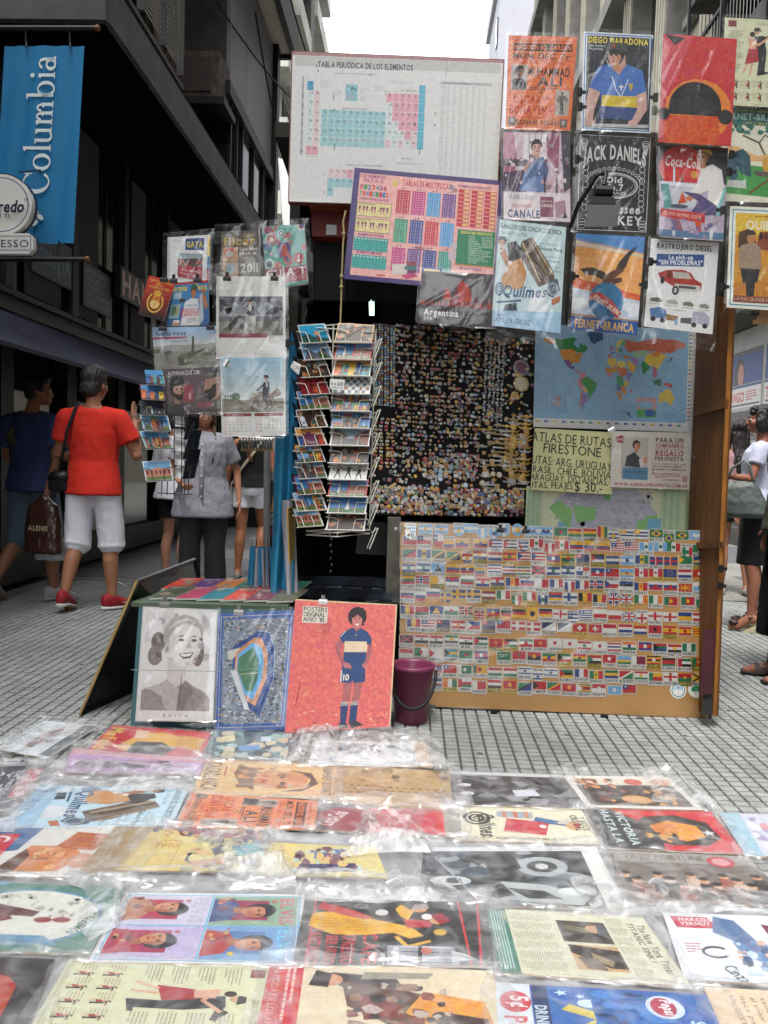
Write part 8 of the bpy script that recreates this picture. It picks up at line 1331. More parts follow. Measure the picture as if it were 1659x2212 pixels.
c = Cv(100,142, '2a5a9c'); c.r(0,0,100,22, 'bcc4cc'); c.e(26,12,15,10, 'b0283a'); c.t('5¢', 26,17,11, 'd4ccd0', al='c', b=1); c.t('PEPSI', 46,18,13, 'b0283a', w=46, b=1); c.r(0,23,100,10, '1c2f58'); c.t('DRINK', 30,31,7, 'b4c0d0', w=30, b=1); c.star(10,42,5, 'b4c8dc'); c.star(14,54,4, 'b4c8dc')
c.p([(26,46),(34,40),(52,70),(46,76)], 'b9a83a'); c.p([(56,50),(62,44),(40,74),(36,70)], 'b9a83a'); c.e(24,58,6,7, 'b4c8d0'); c.blob(4,60,92,60,['2f64a8', '24508c', '3a70b4'],20,14,4); c.e(24,106,17,12, 'b4c0cc'); c.e(24,105,14,8, '9c3a4c'); c.t('Pepsi', 24,109,7, 'd4d4dc', w=22, al='c', b=1, sl=.2); c.t('SIEMPRE', 42,126,8, 'b4c4d8', w=50, b=1); c.t('MEJOR', 50,138,8, 'b4c4d8', w=44, b=1); c.p([(52,86),(84,78),(92,92),(66,100)], '8a6a80')
gp('blue soda print with a red 5¢ disc and white stars, right of the front row', [(1083,2127),(1530,2153),(1620,2300),(1092,2285)], c.flip(),  31, rot=1, far=.02, near=.03, amp=.008)
c = Cv(100,142, 'c8b296'); [c.t(s_, 12,14 + i * 14,7, '5a3a34', w=w) for i, (s_, w) in enumerate((('El mejor', 44),('de un mes', 48),('Torneo con', 50),('por docena', 50),('cada uno', 44),('el color de', 50),('nace para', 50),('Un GESTO', 50)))]; c.t('30', 76,30,13, '4a3a34', b=1); [c.t(s_, 72,60 + i * 16,6, '5a3a34') for i, s_ in enumerate(('Se arma', 'Tomar', 'En dos'))]
gp('cream print covered in brown sentences and a big 30, lower right corner', [(1526,2135),(1740,2150),(1830,2300),(1598,2295)], c, 32, rot=1, far=.02)
# loose empty bags between the prints
def loose(label, pts, seed, crum=.05):
    q = [PG(p[0], p[1],.02) for p in pts]; f = Vector((seed * 3.3, seed, 0)); fd = folds(seed + 40,10,9,34)
    def fn(u, v):
        p = q[0].lerp(q[1], u).lerp(q[3].lerp(q[2], u), v); w = Vector((p.x * 8, p.y * 8,0)) + f; e = min(1,4 * min(u, 1 - u, v, 1 - v) + .12)
        z = .024 + e * crum * (.75 * max(0, noise.noise(w * .6) + .35) + 1.5 * fd(p.x, p.y)) * .62; p = p + Vector((noise.noise(w), noise.noise(w + Vector((7,3,0))),0)) * .035
        p.z = max(.018, z); return p
    return tag(obj('loose_bag', MB().grid(fn, 64,48), M_bag2, smooth=True), label, 'plastic bag', 'loose crumpled plastic on the ground display')
loose('crumpled clear plastic heap at the foot of the salmon footballer poster', [(640,1575),(730,1560),(735,1640),(610,1650)],1,.09)
loose('puffed clear bag standing up beside the bucket at the back of the display', [(735,1585),(925,1575),(970,1660),(740,1650)],2,.06)
loose('crumpled bag tail lying on bare paving at the back right of the display', [(1380,1655),(1500,1690),(1545,1745),(1400,1735)],3,.05)
loose('grey bag corner lying on the paving at the back left of the display', [(20,1585),(240,1545),(240,1575),(-20,1640)],4,.03)
loose('tall crumpled plastic ridge between the yellow prints and the red soda print', [(790,1760),(900,1740),(930,1860),(740,1850)],5,.10)
loose('crumpled plastic over the yellow 1910 print in the middle left', [(430,1795),(600,1790),(640,1920),(480,1930)],6,.08)
loose('crumpled plastic between the singer portraits and the teal oval print', [(150,1880),(290,1900),(270,2000),(190,2040)],7,.06)
loose('wide crumpled plastic band above the black coffee print', [(640,1890),(960,1895),(1010,1955),(640,1945)],8,.05)
loose('crumpled plastic band right of the black and white eye print', [(1240,1900),(1660,1925),(1680,1985),(1280,1975)],9,.045)
loose('thin plastic folds over the lilac print at the back left', [(60,1640),(430,1655),(410,1712),(20,1710)],10,.05)
loose('plastic folds beside the left edge of the pale blue fishing print', [(-60,1720),(90,1690),(20,1800),(-120,1800)],11,.04)
# ------------------------------------------------------------------ people
SKN = {}
def skin_mat(n, col): return mat('skin_' + n, col, .5,.10,14,.12,120, spec=.35, sub=None)
def remesh(mb, vox, smooth=4, name='tmp'):
    me = bpy.data.meshes.new(name); me.from_pydata([tuple(v) for v in mb.v],[], mb.f); bm = bmesh.new(); bm.from_mesh(me); bmesh.ops.recalc_face_normals(bm, faces=bm.faces); bm.to_mesh(me); bm.free()
    o = bpy.data.objects.new(name, me); COL.objects.link(o); m = o.modifiers.new('r', 'REMESH'); m.mode = 'VOXEL'; m.voxel_size = vox; s = o.modifiers.new('s', 'SMOOTH'); s.iterations = smooth; s.factor = .5
    e = o.evaluated_get(bpy.context.evaluated_depsgraph_get()); m2 = bpy.data.meshes.new_from_object(e)
    out = MB(); out.v = [v.co.copy() for v in m2.vertices]; out.f = [tuple(p.vertices) for p in m2.polygons]
    nr = [v.normal.copy() for v in m2.vertices]
    bpy.data.objects.remove(o); bpy.data.meshes.remove(me); bpy.data.meshes.remove(m2); return out, nr
def wrinkle(mb, nr, amp, sc, seed, st=(1,1,1)):
    of = Vector((seed * 7.7, seed * 3.1, seed))
    for i, v in enumerate(mb.v):
        w = Vector((v.x * sc * st[0], v.y * sc * st[1], v.z * sc * st[2])) + of; k = noise.noise(w) * .6 + (1 - abs(noise.noise(w * 2.1)) * 2) * .4; mb.v[i] = v + nr[i] * k * amp
    return mb
def limb(mb, pts, rs, n=14, flat=0):
    """tapered round limb with rounded ends"""
    P_ = [Vector(p) for p in pts]; out = []; rr = []
    for i in range(len(P_) - 1):
        for k in range(4): t = k / 4; out.append(P_[i].lerp(P_[i + 1], t)); a = t * t * (3 - 2 * t); rr.append(rs[i] + (rs[i + 1] - rs[i]) * a)
    out.append(P_[-1]); rr.append(rs[-1]); mb.tube(out, rr, n); mb.ball(P_[0], rs[0] * .98, n=n)
    if not flat: mb.ball(P_[-1], rs[-1] * .98, n=n)
    for i in range(1, len(P_) - 1): mb.ball(P_[i], rs[i] * .99, n=n)
def ringz(c, rx, ry, z=None, n=20, tw=0, back=0):
    c = Vector(c); return [c + Vector((rx * math.cos(2 * math.pi * k / n) * math.cos(tw) - ry * math.sin(2 * math.pi * k / n) * math.sin(tw), rx * math.cos(2 * math.pi * k / n) * math.sin(tw) + ry * math.sin(2 * math.pi * k / n) * math.cos(tw) * (1 + (back if math.sin(2 * math.pi * k / n) < 0 else 0)),0)) for k in range(n)]
class Person:
    """joints in own space: x to the person's right, y forward, z up, then turned and set on the ground"""
    def __init__(s, label, px, py, face, h=1.75, skin='a87050', girl=0, wide=1.0, group=None, base=None):
        s.k = h / 1.75; s.base = Vector(base) if base else PG(px, py); s.base.z = 0; s.a = R(face); s.h = h; s.girl = girl; s.w = wide
        s.root = thing('person', label, 'person', s.base, group); s.skin = skin
        sh = .165 if girl else .19; hp = .095 if girl else .09
        s.J = dict(hip=(0,0,.94), waist=(0,.0,1.08), chest=(0,.005,1.28), neck=(0,-.01,1.475), head=(0,.015,1.63),
                   shR=(sh, -.01,1.382), elR=(sh + .07,-.03,1.12), wrR=(sh + .08,.03,.87), shL=(-sh, -.01,1.382), elL=(-sh - .07,-.03,1.12), wrL=(-sh - .08,.03,.87),
                   hiR=(hp, 0,.90), knR=(hp + .01,.02,.49), anR=(hp + .015,-.01,.085), hiL=(-hp, 0,.90), knL=(-hp - .01,.02,.49), anL=(-hp - .015,-.01,.085))
        s.foot = {'R': (0.08,1,-.0), 'L': (-.08,1,0)}; s.hand = {'R': 'down', 'L': 'down'}; s.look = (0,0)
    def T(s, p): 
        p = Vector(p) * s.k; return s.base + Vector((p.x * math.cos(s.a) - p.y * math.sin(s.a), p.x * math.sin(s.a) + p.y * math.cos(s.a), p.z))
    def out(s, name, mb, m, par=None, smooth=True):
        q = MB(); q.v = [s.T(v) for v in mb.v]; q.f = mb.f; return obj(name, q, m, par or s.root, smooth=smooth)
    def j(s, n): return Vector(s.J[n])
    def torso(s, mb, d=0, top=1.47, low=.86):
        g_ = s.girl; w = s.w; hip, wa, chs, ne = s.j('hip'), s.j('waist'), s.j('chest'), s.j('neck')
        rows = [(hip + Vector((0,0,-.10)),.12,.09),(hip + Vector((0,-.01,-.03)),.172 if g_ else .165,.115),(hip + Vector((0,-.008,.05)),.172 if g_ else .162,.112),(wa, .132 if g_ else .15,.092 if g_ else .102),(wa.lerp(chs, .5),.14 if g_ else .162,.10 if g_ else .108),(chs, .152 if g_ else .175,.112),(chs + Vector((0,-.005,.09)),.15 if g_ else .178,.10),(chs.lerp(ne, .85) + Vector((0,-.01,-.01)),.10 if g_ else .12,.07),(ne, .06,.056)]
        r = [ringz(c, rx * w + d, ry * (1 + (w - 1) * 1.3) + d, n=24) for c, rx, ry in rows if low <= c.z <= top + .05]
        mb.loft(r)
    def arm(s, mb, S_, d=0, upto=1.0):
        a, b, c = s.j('sh' + S_), s.j('el' + S_), s.j('wr' + S_); f = .85 if s.girl else 1.0; r = [.052 * f + d, .040 * f + d, .027 * f + d]
        limb(mb, [s.j('chest') + Vector((a.x * .42,-.012,.135)), a],[.046 * f + d * .6,.05 * f + d * .8])
        if upto >= 1.9: limb(mb, [a, b, c], r)
        elif upto > 1: limb(mb, [a, b, b.lerp(c, upto - 1)],[r[0], r[1], r[1] * .9])
        else: limb(mb, [a, a.lerp(b, upto)],[r[0], r[0] + (r[1] - r[0]) * upto + .006], flat=1)
    def leg(s, mb, S_, d=0, upto=1.9, flare=0):
        a, b, c = s.j('hi' + S_), s.j('kn' + S_), s.j('an' + S_); f = .93 if s.girl else 1.0
        calf = b.lerp(c, .32) + (Vector((0,-.022,0)) if True else 0)
        r = [.088 * f * s.w + d, .056 * f + d, .056 * f + d, .034 * f + d]
        if upto >= 1.9: limb(mb, [a, a.lerp(b, .5), b, calf, c],[r[0],.072 * f * s.w + d, r[1], r[2], r[3]])
        elif upto > 1: limb(mb, [a, a.lerp(b, .5), b, b.lerp(c, upto - 1)],[r[0],.086 * f * s.w + d, r[1] + flare + .012, r[1] + flare + .016], flat=1)
        else: limb(mb, [a, a.lerp(b, upto)],[r[0],(r[0] + r[1]) / 2 + flare], flat=1)
    def hand_geo(s, mb, S_):
        w = s.j('wr' + S_); d = (w - s.j('el' + S_)).normalized(); mode = s.hand[S_]; sgn = 1 if S_ == 'R' else -1
        side = Vector((0,1,0)) - d * d.y; side = side.normalized() if side.length > .1 else Vector((1,0,0)); nrm = d.cross(side).normalized() * (-sgn)   # palm looks inward
        f = .92 if s.girl else 1.0; L = .085 * f
        for t, r in ((.0,.024),(.35,.028),(.7,.03),(1.0,.028)):
            for k in (-1,0,1): mb.ball(w + d * L * t + side * k * .019 * f * (.5 + t * .5), r * .52 * f, n=8, m=6)
        curl = {'down': .35, 'grip': 1.15, 'open': .12}[mode]
        for k in range(4):
            b = w + d * L * 1.02 + side * (k - 1.5) * .0195 * f * -1; dd = d.copy(); pts = [w + d * L * .6 + side * (k - 1.5) * -.016 * f, b]; ln = [.036,.026,.02][0] * (1.0,1.08,1.0,.82)[3 - k] * f
            for q in range(3): a = curl * (.6 + .3 * q); dd = (dd * math.cos(a) + nrm * math.sin(a)).normalized(); b = b + dd * ln * (1,.75,.6)[q]; pts.append(b)
            limb(mb, pts, [.0095 * f, .0095 * f, .009 * f, .0085 * f, .0075 * f], n=8)
        t0 = w + d * L * .25 + side * .024 * f; t1 = t0 + (d * .6 + side * .75 + nrm * .3).normalized() * .042 * f; t2 = t1 + (d * .9 + side * .25 + nrm * (.5 if mode == 'grip' else .2)).normalized() * .03 * f; limb(mb, [t0, t1, t2],[.0125 * f, .011 * f, .009 * f], n=8)
    def headM(s): ya, pi = s.look; return Matrix.Rotation(R(ya),3, 'Z') @ Matrix.Rotation(R(pi),3, 'X')
    def head_geo(s, mb):
        M = s.headM(); c = s.j('head'); f = .95 if s.girl else 1.0
        def B(p, r, n=16, m=12): mb.ball(c + M @ (Vector(p) * f), Vector(r) * f, M, n, m)
        B((0,-.012,.03),(.074,.092,.088)); B((0,.03,-.03),(.060,.062,.075)); B((0,.052,-.078),(.034,.036,.03)); B((0,.088,-.018),(.0125,.018,.024)); B((0,.098,-.033),(.014,.013,.011)); B((0,.083,-.063),(.023,.012,.0065)); B((0,.081,-.073),(.020,.011,.007))
        B((0,.074,.018),(.048,.016,.008))
        for k in (-1,1): B((k * .042,.062,-.025),(.02,.02,.02)); B((k * .074,-.008,-.012),(.010,.02,.030),10,8)
        ne = s.j('neck'); limb(mb, [ne + Vector((0,-.005,-.04)), ne.lerp(c, .3) + Vector((0,-.012,0)), c + M @ Vector((0,-.02,-.05))],[.062 * f, .050 * f, .052 * f])
    def body(s, vox=.0065, arms=('R', 'L'), legs=('R', 'L'), feet=True):
        mb = MB(); s.torso(mb)
        for a in arms: s.arm(mb, a, upto=2); s.hand_geo(mb, a)
        for l in legs:
            s.leg(mb, l)
            if feet:
                an = s.j('an' + l); t = Vector((s.foot[l][0], s.foot[l][1],0)).normalized(); mb.ball(an + Vector((0,0,-.035)) - t * .02,(.036,.04,.04)); limb(mb, [an + Vector((0,0,-.03)), an + t * .09 + Vector((0,0,-.055 + s.foot[l][2])), an + t * .145 + Vector((0,0,-.066 + s.foot[l][2]))],[.038,.036,.026])
        s.head_geo(mb); m, nr = remesh(mb, vox, 3); o = s.out('body', m, skin_mat(s.skin, s.skin)); s.bd = o
        M = s.headM(); c = s.j('head'); f = .95 if s.girl else 1.0
        for k in (-1,1):
            e = MB().ball(c + M @ (Vector((k * .031,.0785,.0)) * f),.0125 * f, n=12, m=8); eo = s.out('eye', e, mat('eye_white', 'b8b4ae', .3)); s.out('iris', MB().ball(c + M @ (Vector((k * .031,.0875,.0)) * f),(.0055,.0045,.0055), n=8, m=6), mat('iris_dark', '1d120d', .2), eo)
            s.out('eyebrow', MB().tube([c + M @ (Vector((k * .014,.090,.021)) * f), c + M @ (Vector((k * .032,.089,.026)) * f), c + M @ (Vector((k * .05,.078,.02)) * f)],[.003,.0035,.002],6), mat('hair_dark'), o)
        s.out('mouth', MB().ball(c + M @ (Vector((0,.0905,-.067)) * f),(.021,.0065,.0055), M, 12,8), mat('lip', '8a4a44', .45), o)
        return o
    def hair(s, col='1a1512', style='short', vox=.006, grey=0, seed=1):
        mb = MB(); M = s.headM(); c = s.j('head'); f = .95 if s.girl else 1.0
        def B(p, r): mb.ball(c + M @ (Vector(p) * f), Vector(r) * f, M, 16,12)
        B((0,-.028,.045),(.083,.092,.086)); B((0,-.045,-.005),(.078,.065,.075)); B((0,.04,.085),(.062,.045,.035))
        for k in (-1,1): B((k * .066,.0,.025),(.018,.042,.045))
        if style == 'thick': B((0,-.06,-.03),(.074,.055,.075)); B((0,-.01,.075),(.08,.09,.07))
        if style == 'bob': 
            B((0,-.05,-.04),(.088,.07,.08)); [B((k * .072,-.005,-.035),(.025,.055,.075)) for k in (-1,1)]
            B((0,.055,.062),(.062,.032,.03))
        if style in ('long', 'tail'):
            w = .075 if style == 'long' else .04
            ne = s.j('neck'); pts = [c + M @ Vector((0,-.06,-.02)), ne + Vector((0,-.07,-.02)), ne + Vector((0,-.105,-.16)), ne + Vector((0.01,-.11,-.28))]
            mb.loft([ringz(p, w * q, .03 * (1 if i else 1.5), n=14) for i, (p, q) in enumerate(zip(pts, (1.0,1.1,1.0,.55)))])
            if style == 'long':
                for k in (-1,1): limb(mb, [c + M @ Vector((k * .075,.0,.0)), c + M @ Vector((k * .085,.005,-.1)), ne + Vector((k * .095,.12,-.12)), ne + Vector((k * .085,.158,-.28))],[.024,.022,.020,.008],10)
        m, nr = remesh(mb, vox, 3)
        of = Vector((seed, 0,0))
        for i, v in enumerate(m.v): k = noise.noise(Vector((v.x * 60, v.y * 40, v.z * 14)) + of) * .010 + noise.noise(Vector((v.x * 140, v.y * 110, v.z * 26)) + of) * .006; m.v[i] = v + nr[i] * k
        return s.out('hair', m, mat('hair_' + col, col, .5,.5,60,.6,160, stretch=(1,1,.15), spec=.5), s.bd)
    def top(s, name, m, low=.86, sleeve=.55, d=.013, hem=.02, seed=1, arms=('R', 'L'), vox=.009, amp=.006, neck=1.45, flare=.0):
        mb = MB(); g_ = s.girl; w = s.w; hip, wa, chs, ne = s.j('hip'), s.j('waist'), s.j('chest'), s.j('neck')
        k = low - .94
        rows = [(hip + Vector((0,-.005, k)),(.178 if g_ else .17) + hem + flare, .12 + hem),(hip + Vector((0,-.006, k * .3 + .03)),(.172 if g_ else .166) + hem * .6 + flare * .5,.118 + hem * .5),(wa, (.142 if g_ else .16),.105),(wa.lerp(chs, .5),(.148 if g_ else .168),.110),(chs, (.155 if g_ else .18),.118),(chs + Vector((0,-.005,.09)),(.152 if g_ else .182),.104),(chs.lerp(ne, .82) + Vector((0,-.012,-.01)),.11 if g_ else .13,.075),(ne + Vector((0,-.004, neck - 1.475)),.068,.062)]
        mb.loft([ringz(c, rx * w + d, ry * (1 + (w - 1) * 1.3) + d, n=24) for c, rx, ry in rows])
        for a in arms: s.arm(mb, a, d + .003, sleeve)
        q, nr = remesh(mb, vox, 3); wrinkle(q, nr, amp * 1.5,8, seed, (1,1,.55)); wrinkle(q, nr, amp * .7,20, seed + 1,(1,1,.6)); wrinkle(q, nr, amp * .3,45, seed + 2); return s.out(name, q, m)
    def bottom(s, name, m, upto=.92, d=.014, flare=.03, seed=2, vox=.009, amp=.006, waist=.975):
        mb = MB(); hip = s.j('hip'); g_ = s.girl
        mb.loft([ringz(hip + Vector((0,-.006,-.09)),.13 * s.w + d, .092 + d, n=22), ringz(hip + Vector((0,-.012,-.03)),(.178 if g_ else .168) * s.w + d, .106 + d, n=22), ringz(hip + Vector((0,-.008,.05)),(.174 if g_ else .164) * s.w + d, .102 + d, n=22), ringz(hip + Vector((0,0, waist - .94)),(.146 if g_ else .155) * s.w + d, .092 + d, n=22)])
        for l in 'RL': s.leg(mb, l, d, upto, flare)
        q, nr = remesh(mb, vox, 3); wrinkle(q, nr, amp, 10, seed, (1,1,.5)); wrinkle(q, nr, amp * .4,28, seed + 1,(1,1,.6)); return s.out(name, q, m)
    def skirt(s, name, m, low=.5, r=.17, seed=3):
        mb = MB(); hip = s.j('hip'); mid = (s.j('knR') + s.j('knL')) / 2
        mb.loft([ringz(Vector((mid.x, mid.y, low)), r, .12, n=24), ringz(hip + Vector((0,-.01,-.18)),.19,.135, n=24), ringz(hip + Vector((0,-.012,-.03)),.19,.135, n=24), ringz(hip + Vector((0,-.005,.06)),.182,.122, n=24), ringz(hip + Vector((0,0,.12)),.15,.11, n=24)])
        q, nr = remesh(mb, .01,3); wrinkle(q, nr, .006,8, seed, (1,1,.3)); return s.out(name, q, m)
    def shoe(s, S_, m, sole, kind='sneaker', lift=0):
        an = s.j('an' + S_); t = Vector((s.foot[S_][0], s.foot[S_][1],0)).normalized(); dz = s.foot[S_][2]; z = an.z - .085; sd = Vector((t.y, -t.x, 0)); mb = MB()
        def rg_(a, w, zl, zh): c = an + t * a; return [Vector((c.x, c.y, 0)) + sd * w * math.cos(q) + Vector((0,0,(zl + zh) / 2 + (zh - zl) / 2 * math.sin(q) + z + (dz * max(0, a / .16)))) for q in [2 * math.pi * k / 14 for k in range(14)]]
        if kind == 'sneaker':
            mb.loft([rg_(-.085,.012,.04,.09), rg_(-.075,.032,.012,.115), rg_(-.03,.042,.008,.125), rg_(.02,.043,.008,.115), rg_(.08,.047,.008,.085), rg_(.13,.046,.01,.065), rg_(.165,.03,.012,.045), rg_(.178,.01,.02,.035)])
            q, nr = remesh(mb, .006,3); o = s.out('shoe', q, m); mb = MB(); mb.loft([rg_(-.09,.014,.0,.03), rg_(-.075,.036,-.002,.034), rg_(.0,.044,0,.03), rg_(.09,.051,0,.028), rg_(.14,.048,.002,.03), rg_(.18,.026,.006,.03)]); s.out('sole', mb, sole, o)
            lc = MB()
            for i in range(4): a = .03 + i * .022; c1 = an + t * a; lc.tube([c1 + sd * .03 + Vector((0,0, z + .112 - i * .012)), c1 + Vector((0,0, z + .124 - i * .013)), c1 - sd * .03 + Vector((0,0, z + .112 - i * .012))],.003,5)
            s.out('lace', lc, sole, o); return o
        if kind == 'flat':
            mb.loft([rg_(-.08,.014,.0,.06), rg_(-.065,.032,0,.07), rg_(.0,.04,0,.06), rg_(.07,.044,0,.055), rg_(.13,.036,0,.045), rg_(.165,.014,.004,.03)]); q, nr = remesh(mb, .006,2); return s.out('shoe', q, m)
        if kind == 'wedge':
            mb.loft([rg_(-.08,.026,-.10,.012), rg_(-.05,.036,-.10,.010), rg_(.03,.038,-.10,-.03), rg_(.10,.042,-.10,-.055), rg_(.155,.034,-.10,-.07)]); o = s.out('wedge_sole', mb, sole); st = MB(); st.tube([an + sd * .042 + Vector((0,0,-.03)), an - t * .045 + Vector((0,0,.0)), an - sd * .042 + Vector((0,0,-.03)), an + t * .05 + Vector((0,0,-.02)), an + sd * .042 + Vector((0,0,-.03))],.009,6); c1 = an + t * .12; st.ball(c1 + Vector((0,0,-.075)),(.048,.046,.026)); s.out('strap', st, m, o); return o
        if kind == 'sandal':
            mb.loft([rg_(-.08,.026,0,.022), rg_(-.05,.038,0,.022), rg_(.03,.040,0,.02), rg_(.10,.048,0,.02), rg_(.17,.036,0,.022)]); o = s.out('sandal', mb, sole); st = MB(); c1 = an + t * .07; st.loft([[c1 + t * a + sd * .048 * math.cos(q) + Vector((0,0,-.07 + .055 * math.sin(q))) for q in [math.pi * k / 8 for k in range(9)]] for a in (-.03,.03)], cap=False, close=False); s.out('strap', st, m, o); return o
M_wc = mat('white_cotton', 'dedfe6', .85,.06,6,.25,260); M_navy = mat('navy_cotton', '2a3358', .9,.15,8,.3,240); M_redc = mat('scarlet_cotton', 'cc2c1e', .9,.06,5,.25,240); M_den = mat('denim', '4a5a68', .9,.2,30,.4,300); M_blk = mat('black_fabric', '161618', .9,.25,10,.3,200); M_sole = mat('shoe_sole', 'bab9b8', .6,.08,20); M_gsh = mat('grey_shoe', '8f8d8a', .8,.12,30,.3,200); M_rsh = mat('red_shoe', '8f1a24', .55,.2,30,.3,200); mat('hair_dark', '1c1512', .6)
def mid(a, b): return ((a[0] + b[0]) / 2,(a[1] + b[1]) / 2)
# man in scarlet shirt, seen from behind, walking away
p = Person('man in scarlet t-shirt, white bermudas and red sneakers walking away', 200,1316,-4,1.80, '9a6a50', wide=.96)
p.J.update(hiR=(.10,0,.90), knR=(.115,.05,.49), anR=(.135,.03,.085), hiL=(-.10,-.01,.90), knL=(-.105,-.02,.49), anL=(-.14,-.16,.13), elR=(.31,.02,1.13), wrR=(.25,.13,1.36), elL=(-.27,.02,1.13), wrL=(-.16,.2,1.05), shR=(.195,-.01,1.382), shL=(-.195,-.01,1.382)); p.foot = {'R': (.7,1,0), 'L': (-.05,1,-.045)}; p.hand = {'R': 'open', 'L': 'grip'}; p.look = (-14,-4)
p.body(); p.hair('2b2826', 'thick', seed=3); tp = p.top('t_shirt', M_redc, low=.84, sleeve=.62, seed=4, hem=.03, d=.018); p.bottom('bermudas', M_wc, upto=1.08, flare=.012, seed=5, amp=.008)
for S_ in 'RL':
    sh_ = p.shoe(S_, M_rsh, M_sole)
sw = MB(); an = p.j('anR'); 
sw.add([an + Vector(q) for q in ((.078,-.02,-.025),(.10,.03,-.045),(.115,.08,-.035),(.10,.03,-.03))],[(0,1,2,3)]); p.out('swoosh', sw, M_sole)
st = MB(); st.tube([(-.12,.02,1.50),(-.10,-.10,1.44),(-.13,-.145,1.3),(-.17,-.135,1.12),(-.21,-.10,.98)],.012,6); bg_ = thing('shoulder_bag', 'black camera bag hanging on a strap at the back of the man in scarlet', 'bag', p.T((-.22,-.08,.88)))
p.out('strap', st, M_blk, bg_); b_ = MB(); b_.loft([ringz((-.215,-.075, z), rx, ry, n=16) for z, rx, ry in ((.855,.07,.04),(.87,.085,.052),(.95,.088,.055),(.985,.07,.05),(1.0,.04,.03))]); p.out('pouch', b_, M_blk, bg_); p.out('flap', MB().loft([ringz((-.215,-.078, z), rx, ry, n=16) for z, rx, ry in ((.945,.092,.06),(.985,.078,.055),(1.008,.04,.03))]), mat('black_leather', '1d1d1f', .4), bg_)
# man in navy shirt with shopping bag
p = Person('man in a navy t-shirt and denim shorts carrying a brown shopping bag, head turned right', 70,1298,-10,1.76, '8a5c44')
p.J.update(hiR=(.095,.0,.90), knR=(.12,.07,.50), anR=(.14,.08,.085), knL=(-.10,-.02,.49), anL=(-.20,-.20,.15), elR=(.24,-.06,1.10), wrR=(.20,-.12,.86), elL=(-.26,.06,1.12), wrL=(-.2,.24,1.0), head=(.03,.03,1.63)); p.foot = {'R': (.9,.8,0), 'L': (-.2,1,-.06)}; p.hand = {'R': 'grip', 'L': 'grip'}; p.look = (-58,0)
p.body(); p.hair('14110f', 'short', seed=5); p.top('t_shirt', M_navy, low=.86, sleeve=.66, seed=7, hem=.024, d=.018); p.bottom('shorts', M_den, upto=1.06, flare=.012, seed=8, amp=.009); [p.shoe(q_, M_gsh, M_gsh) for q_ in 'RL']
pr = Cv(40,60); pr.blob(4,4,30,50,['6a5a34', '57492c'],60,3.4,3); a0 = p.T((-.13,-.145,1.36)); pr.build('print', [p.T((-.15,-.142,1.36)), p.T((-.03,-.158,1.36)), p.T((-.03,-.15,1.18)), p.T((-.15,-.135,1.18))], p.root, print_mat(), off=.004)
def carrier(p, c, w, h, m, label, txt=None, par=None):
    t = thing('shopping_bag', label, 'bag', p.T(c)); mb = MB(); rows = [(0,1.0,.05),(.06,1.06,.07),(.5,1.0,.065),(.85,.8,.045),(.97,.35,.025),(1.03,.18,.02)]
    mb.loft([[Vector(c) + Vector((w / 2 * sx * math.cos(a) * (abs(math.cos(a)) ** -.35 if abs(math.cos(a)) > .05 else 1), sy * math.sin(a), h * k)) for a in [2 * math.pi * i / 20 for i in range(20)]] for k, sx, sy in rows]); q, nr = remesh(mb, .008,2); wrinkle(q, nr, .008,14,6,(1,1,.4)); wrinkle(q, nr, .004,34,9,(1,1,.35)); p.out('sack', q, m, t)
    if txt: k = Cv(60,20); k.t(txt, 30,15,10, 'b8a88a', w=52, al='c', b=1); f = lambda x, z: p.T((c[0] + x, c[1] - .083, c[2] + z)); k.build('lettering', [f(-w * .3, h * .55), f(w * .34, h * .55), f(w * .34, h * .38), f(-w * .3, h * .38)], t)
    return t
carrier(p, (.20,-.17,.40),.29,.42, mat('brown_plastic', '3f2620', .25,.25,10,.1,40, spec=.6), 'dark brown shopping bag with pale ALENIS lettering hanging from a hand', 'ALENIS')
carrier(p, (.20,-.06,.34),.24,.2, mat('white_plastic', 'b0b4bc', .3,.15,12), 'small white plastic bag showing below the brown shopping bag')
# woman in floral blouse, far left
p = Person('woman with dark red hair and a floral white blouse at the far left edge', 14,1248,-20,1.66, '9a6a54', girl=1)
p.J.update(knR=(.11,.08,.49), anR=(.13,.14,.085), knL=(-.09,-.02,.49), anL=(-.1,-.2,.16)); p.foot = {'R': (.9,.6,0), 'L': (0,1,-.05)}; p.look = (-30,0)
p.body(vox=.008); p.hair('2a1214', 'tail', seed=8)
fm = bpy.data.materials.new('floral_cotton'); fm.use_nodes = True; nt = fm.node_tree; v_ = nt.nodes.new('ShaderNodeTexVoronoi'); v_.inputs['Scale'].default_value = 26; tc_ = nt.nodes.new('ShaderNodeTexCoord'); nt.links.new(tc_.outputs['Object'], v_.inputs['Vector']); cr_ = nt.nodes.new('ShaderNodeValToRGB'); cr_.color_ramp.elements[0].position = .25; cr_.color_ramp.elements[0].color = hexc('9a3a58') + (1,); cr_.color_ramp.elements[1].position = .42; cr_.color_ramp.elements[1].color = hexc('b8b4bc') + (1,); nt.links.new(v_.outputs['Distance'], cr_.inputs[0]); nt.links.new(cr_.outputs[0], nt.nodes['Principled BSDF'].inputs['Base Color']); nt.nodes['Principled BSDF'].inputs['Roughness'].default_value = .85
p.top('blouse', fm, low=.80, sleeve=.9, seed=9, d=.02); p.bottom('trousers', M_blk, upto=1.85, flare=.0, seed=10); [p.shoe(q_, M_wc, M_sole) for q_ in 'RL']
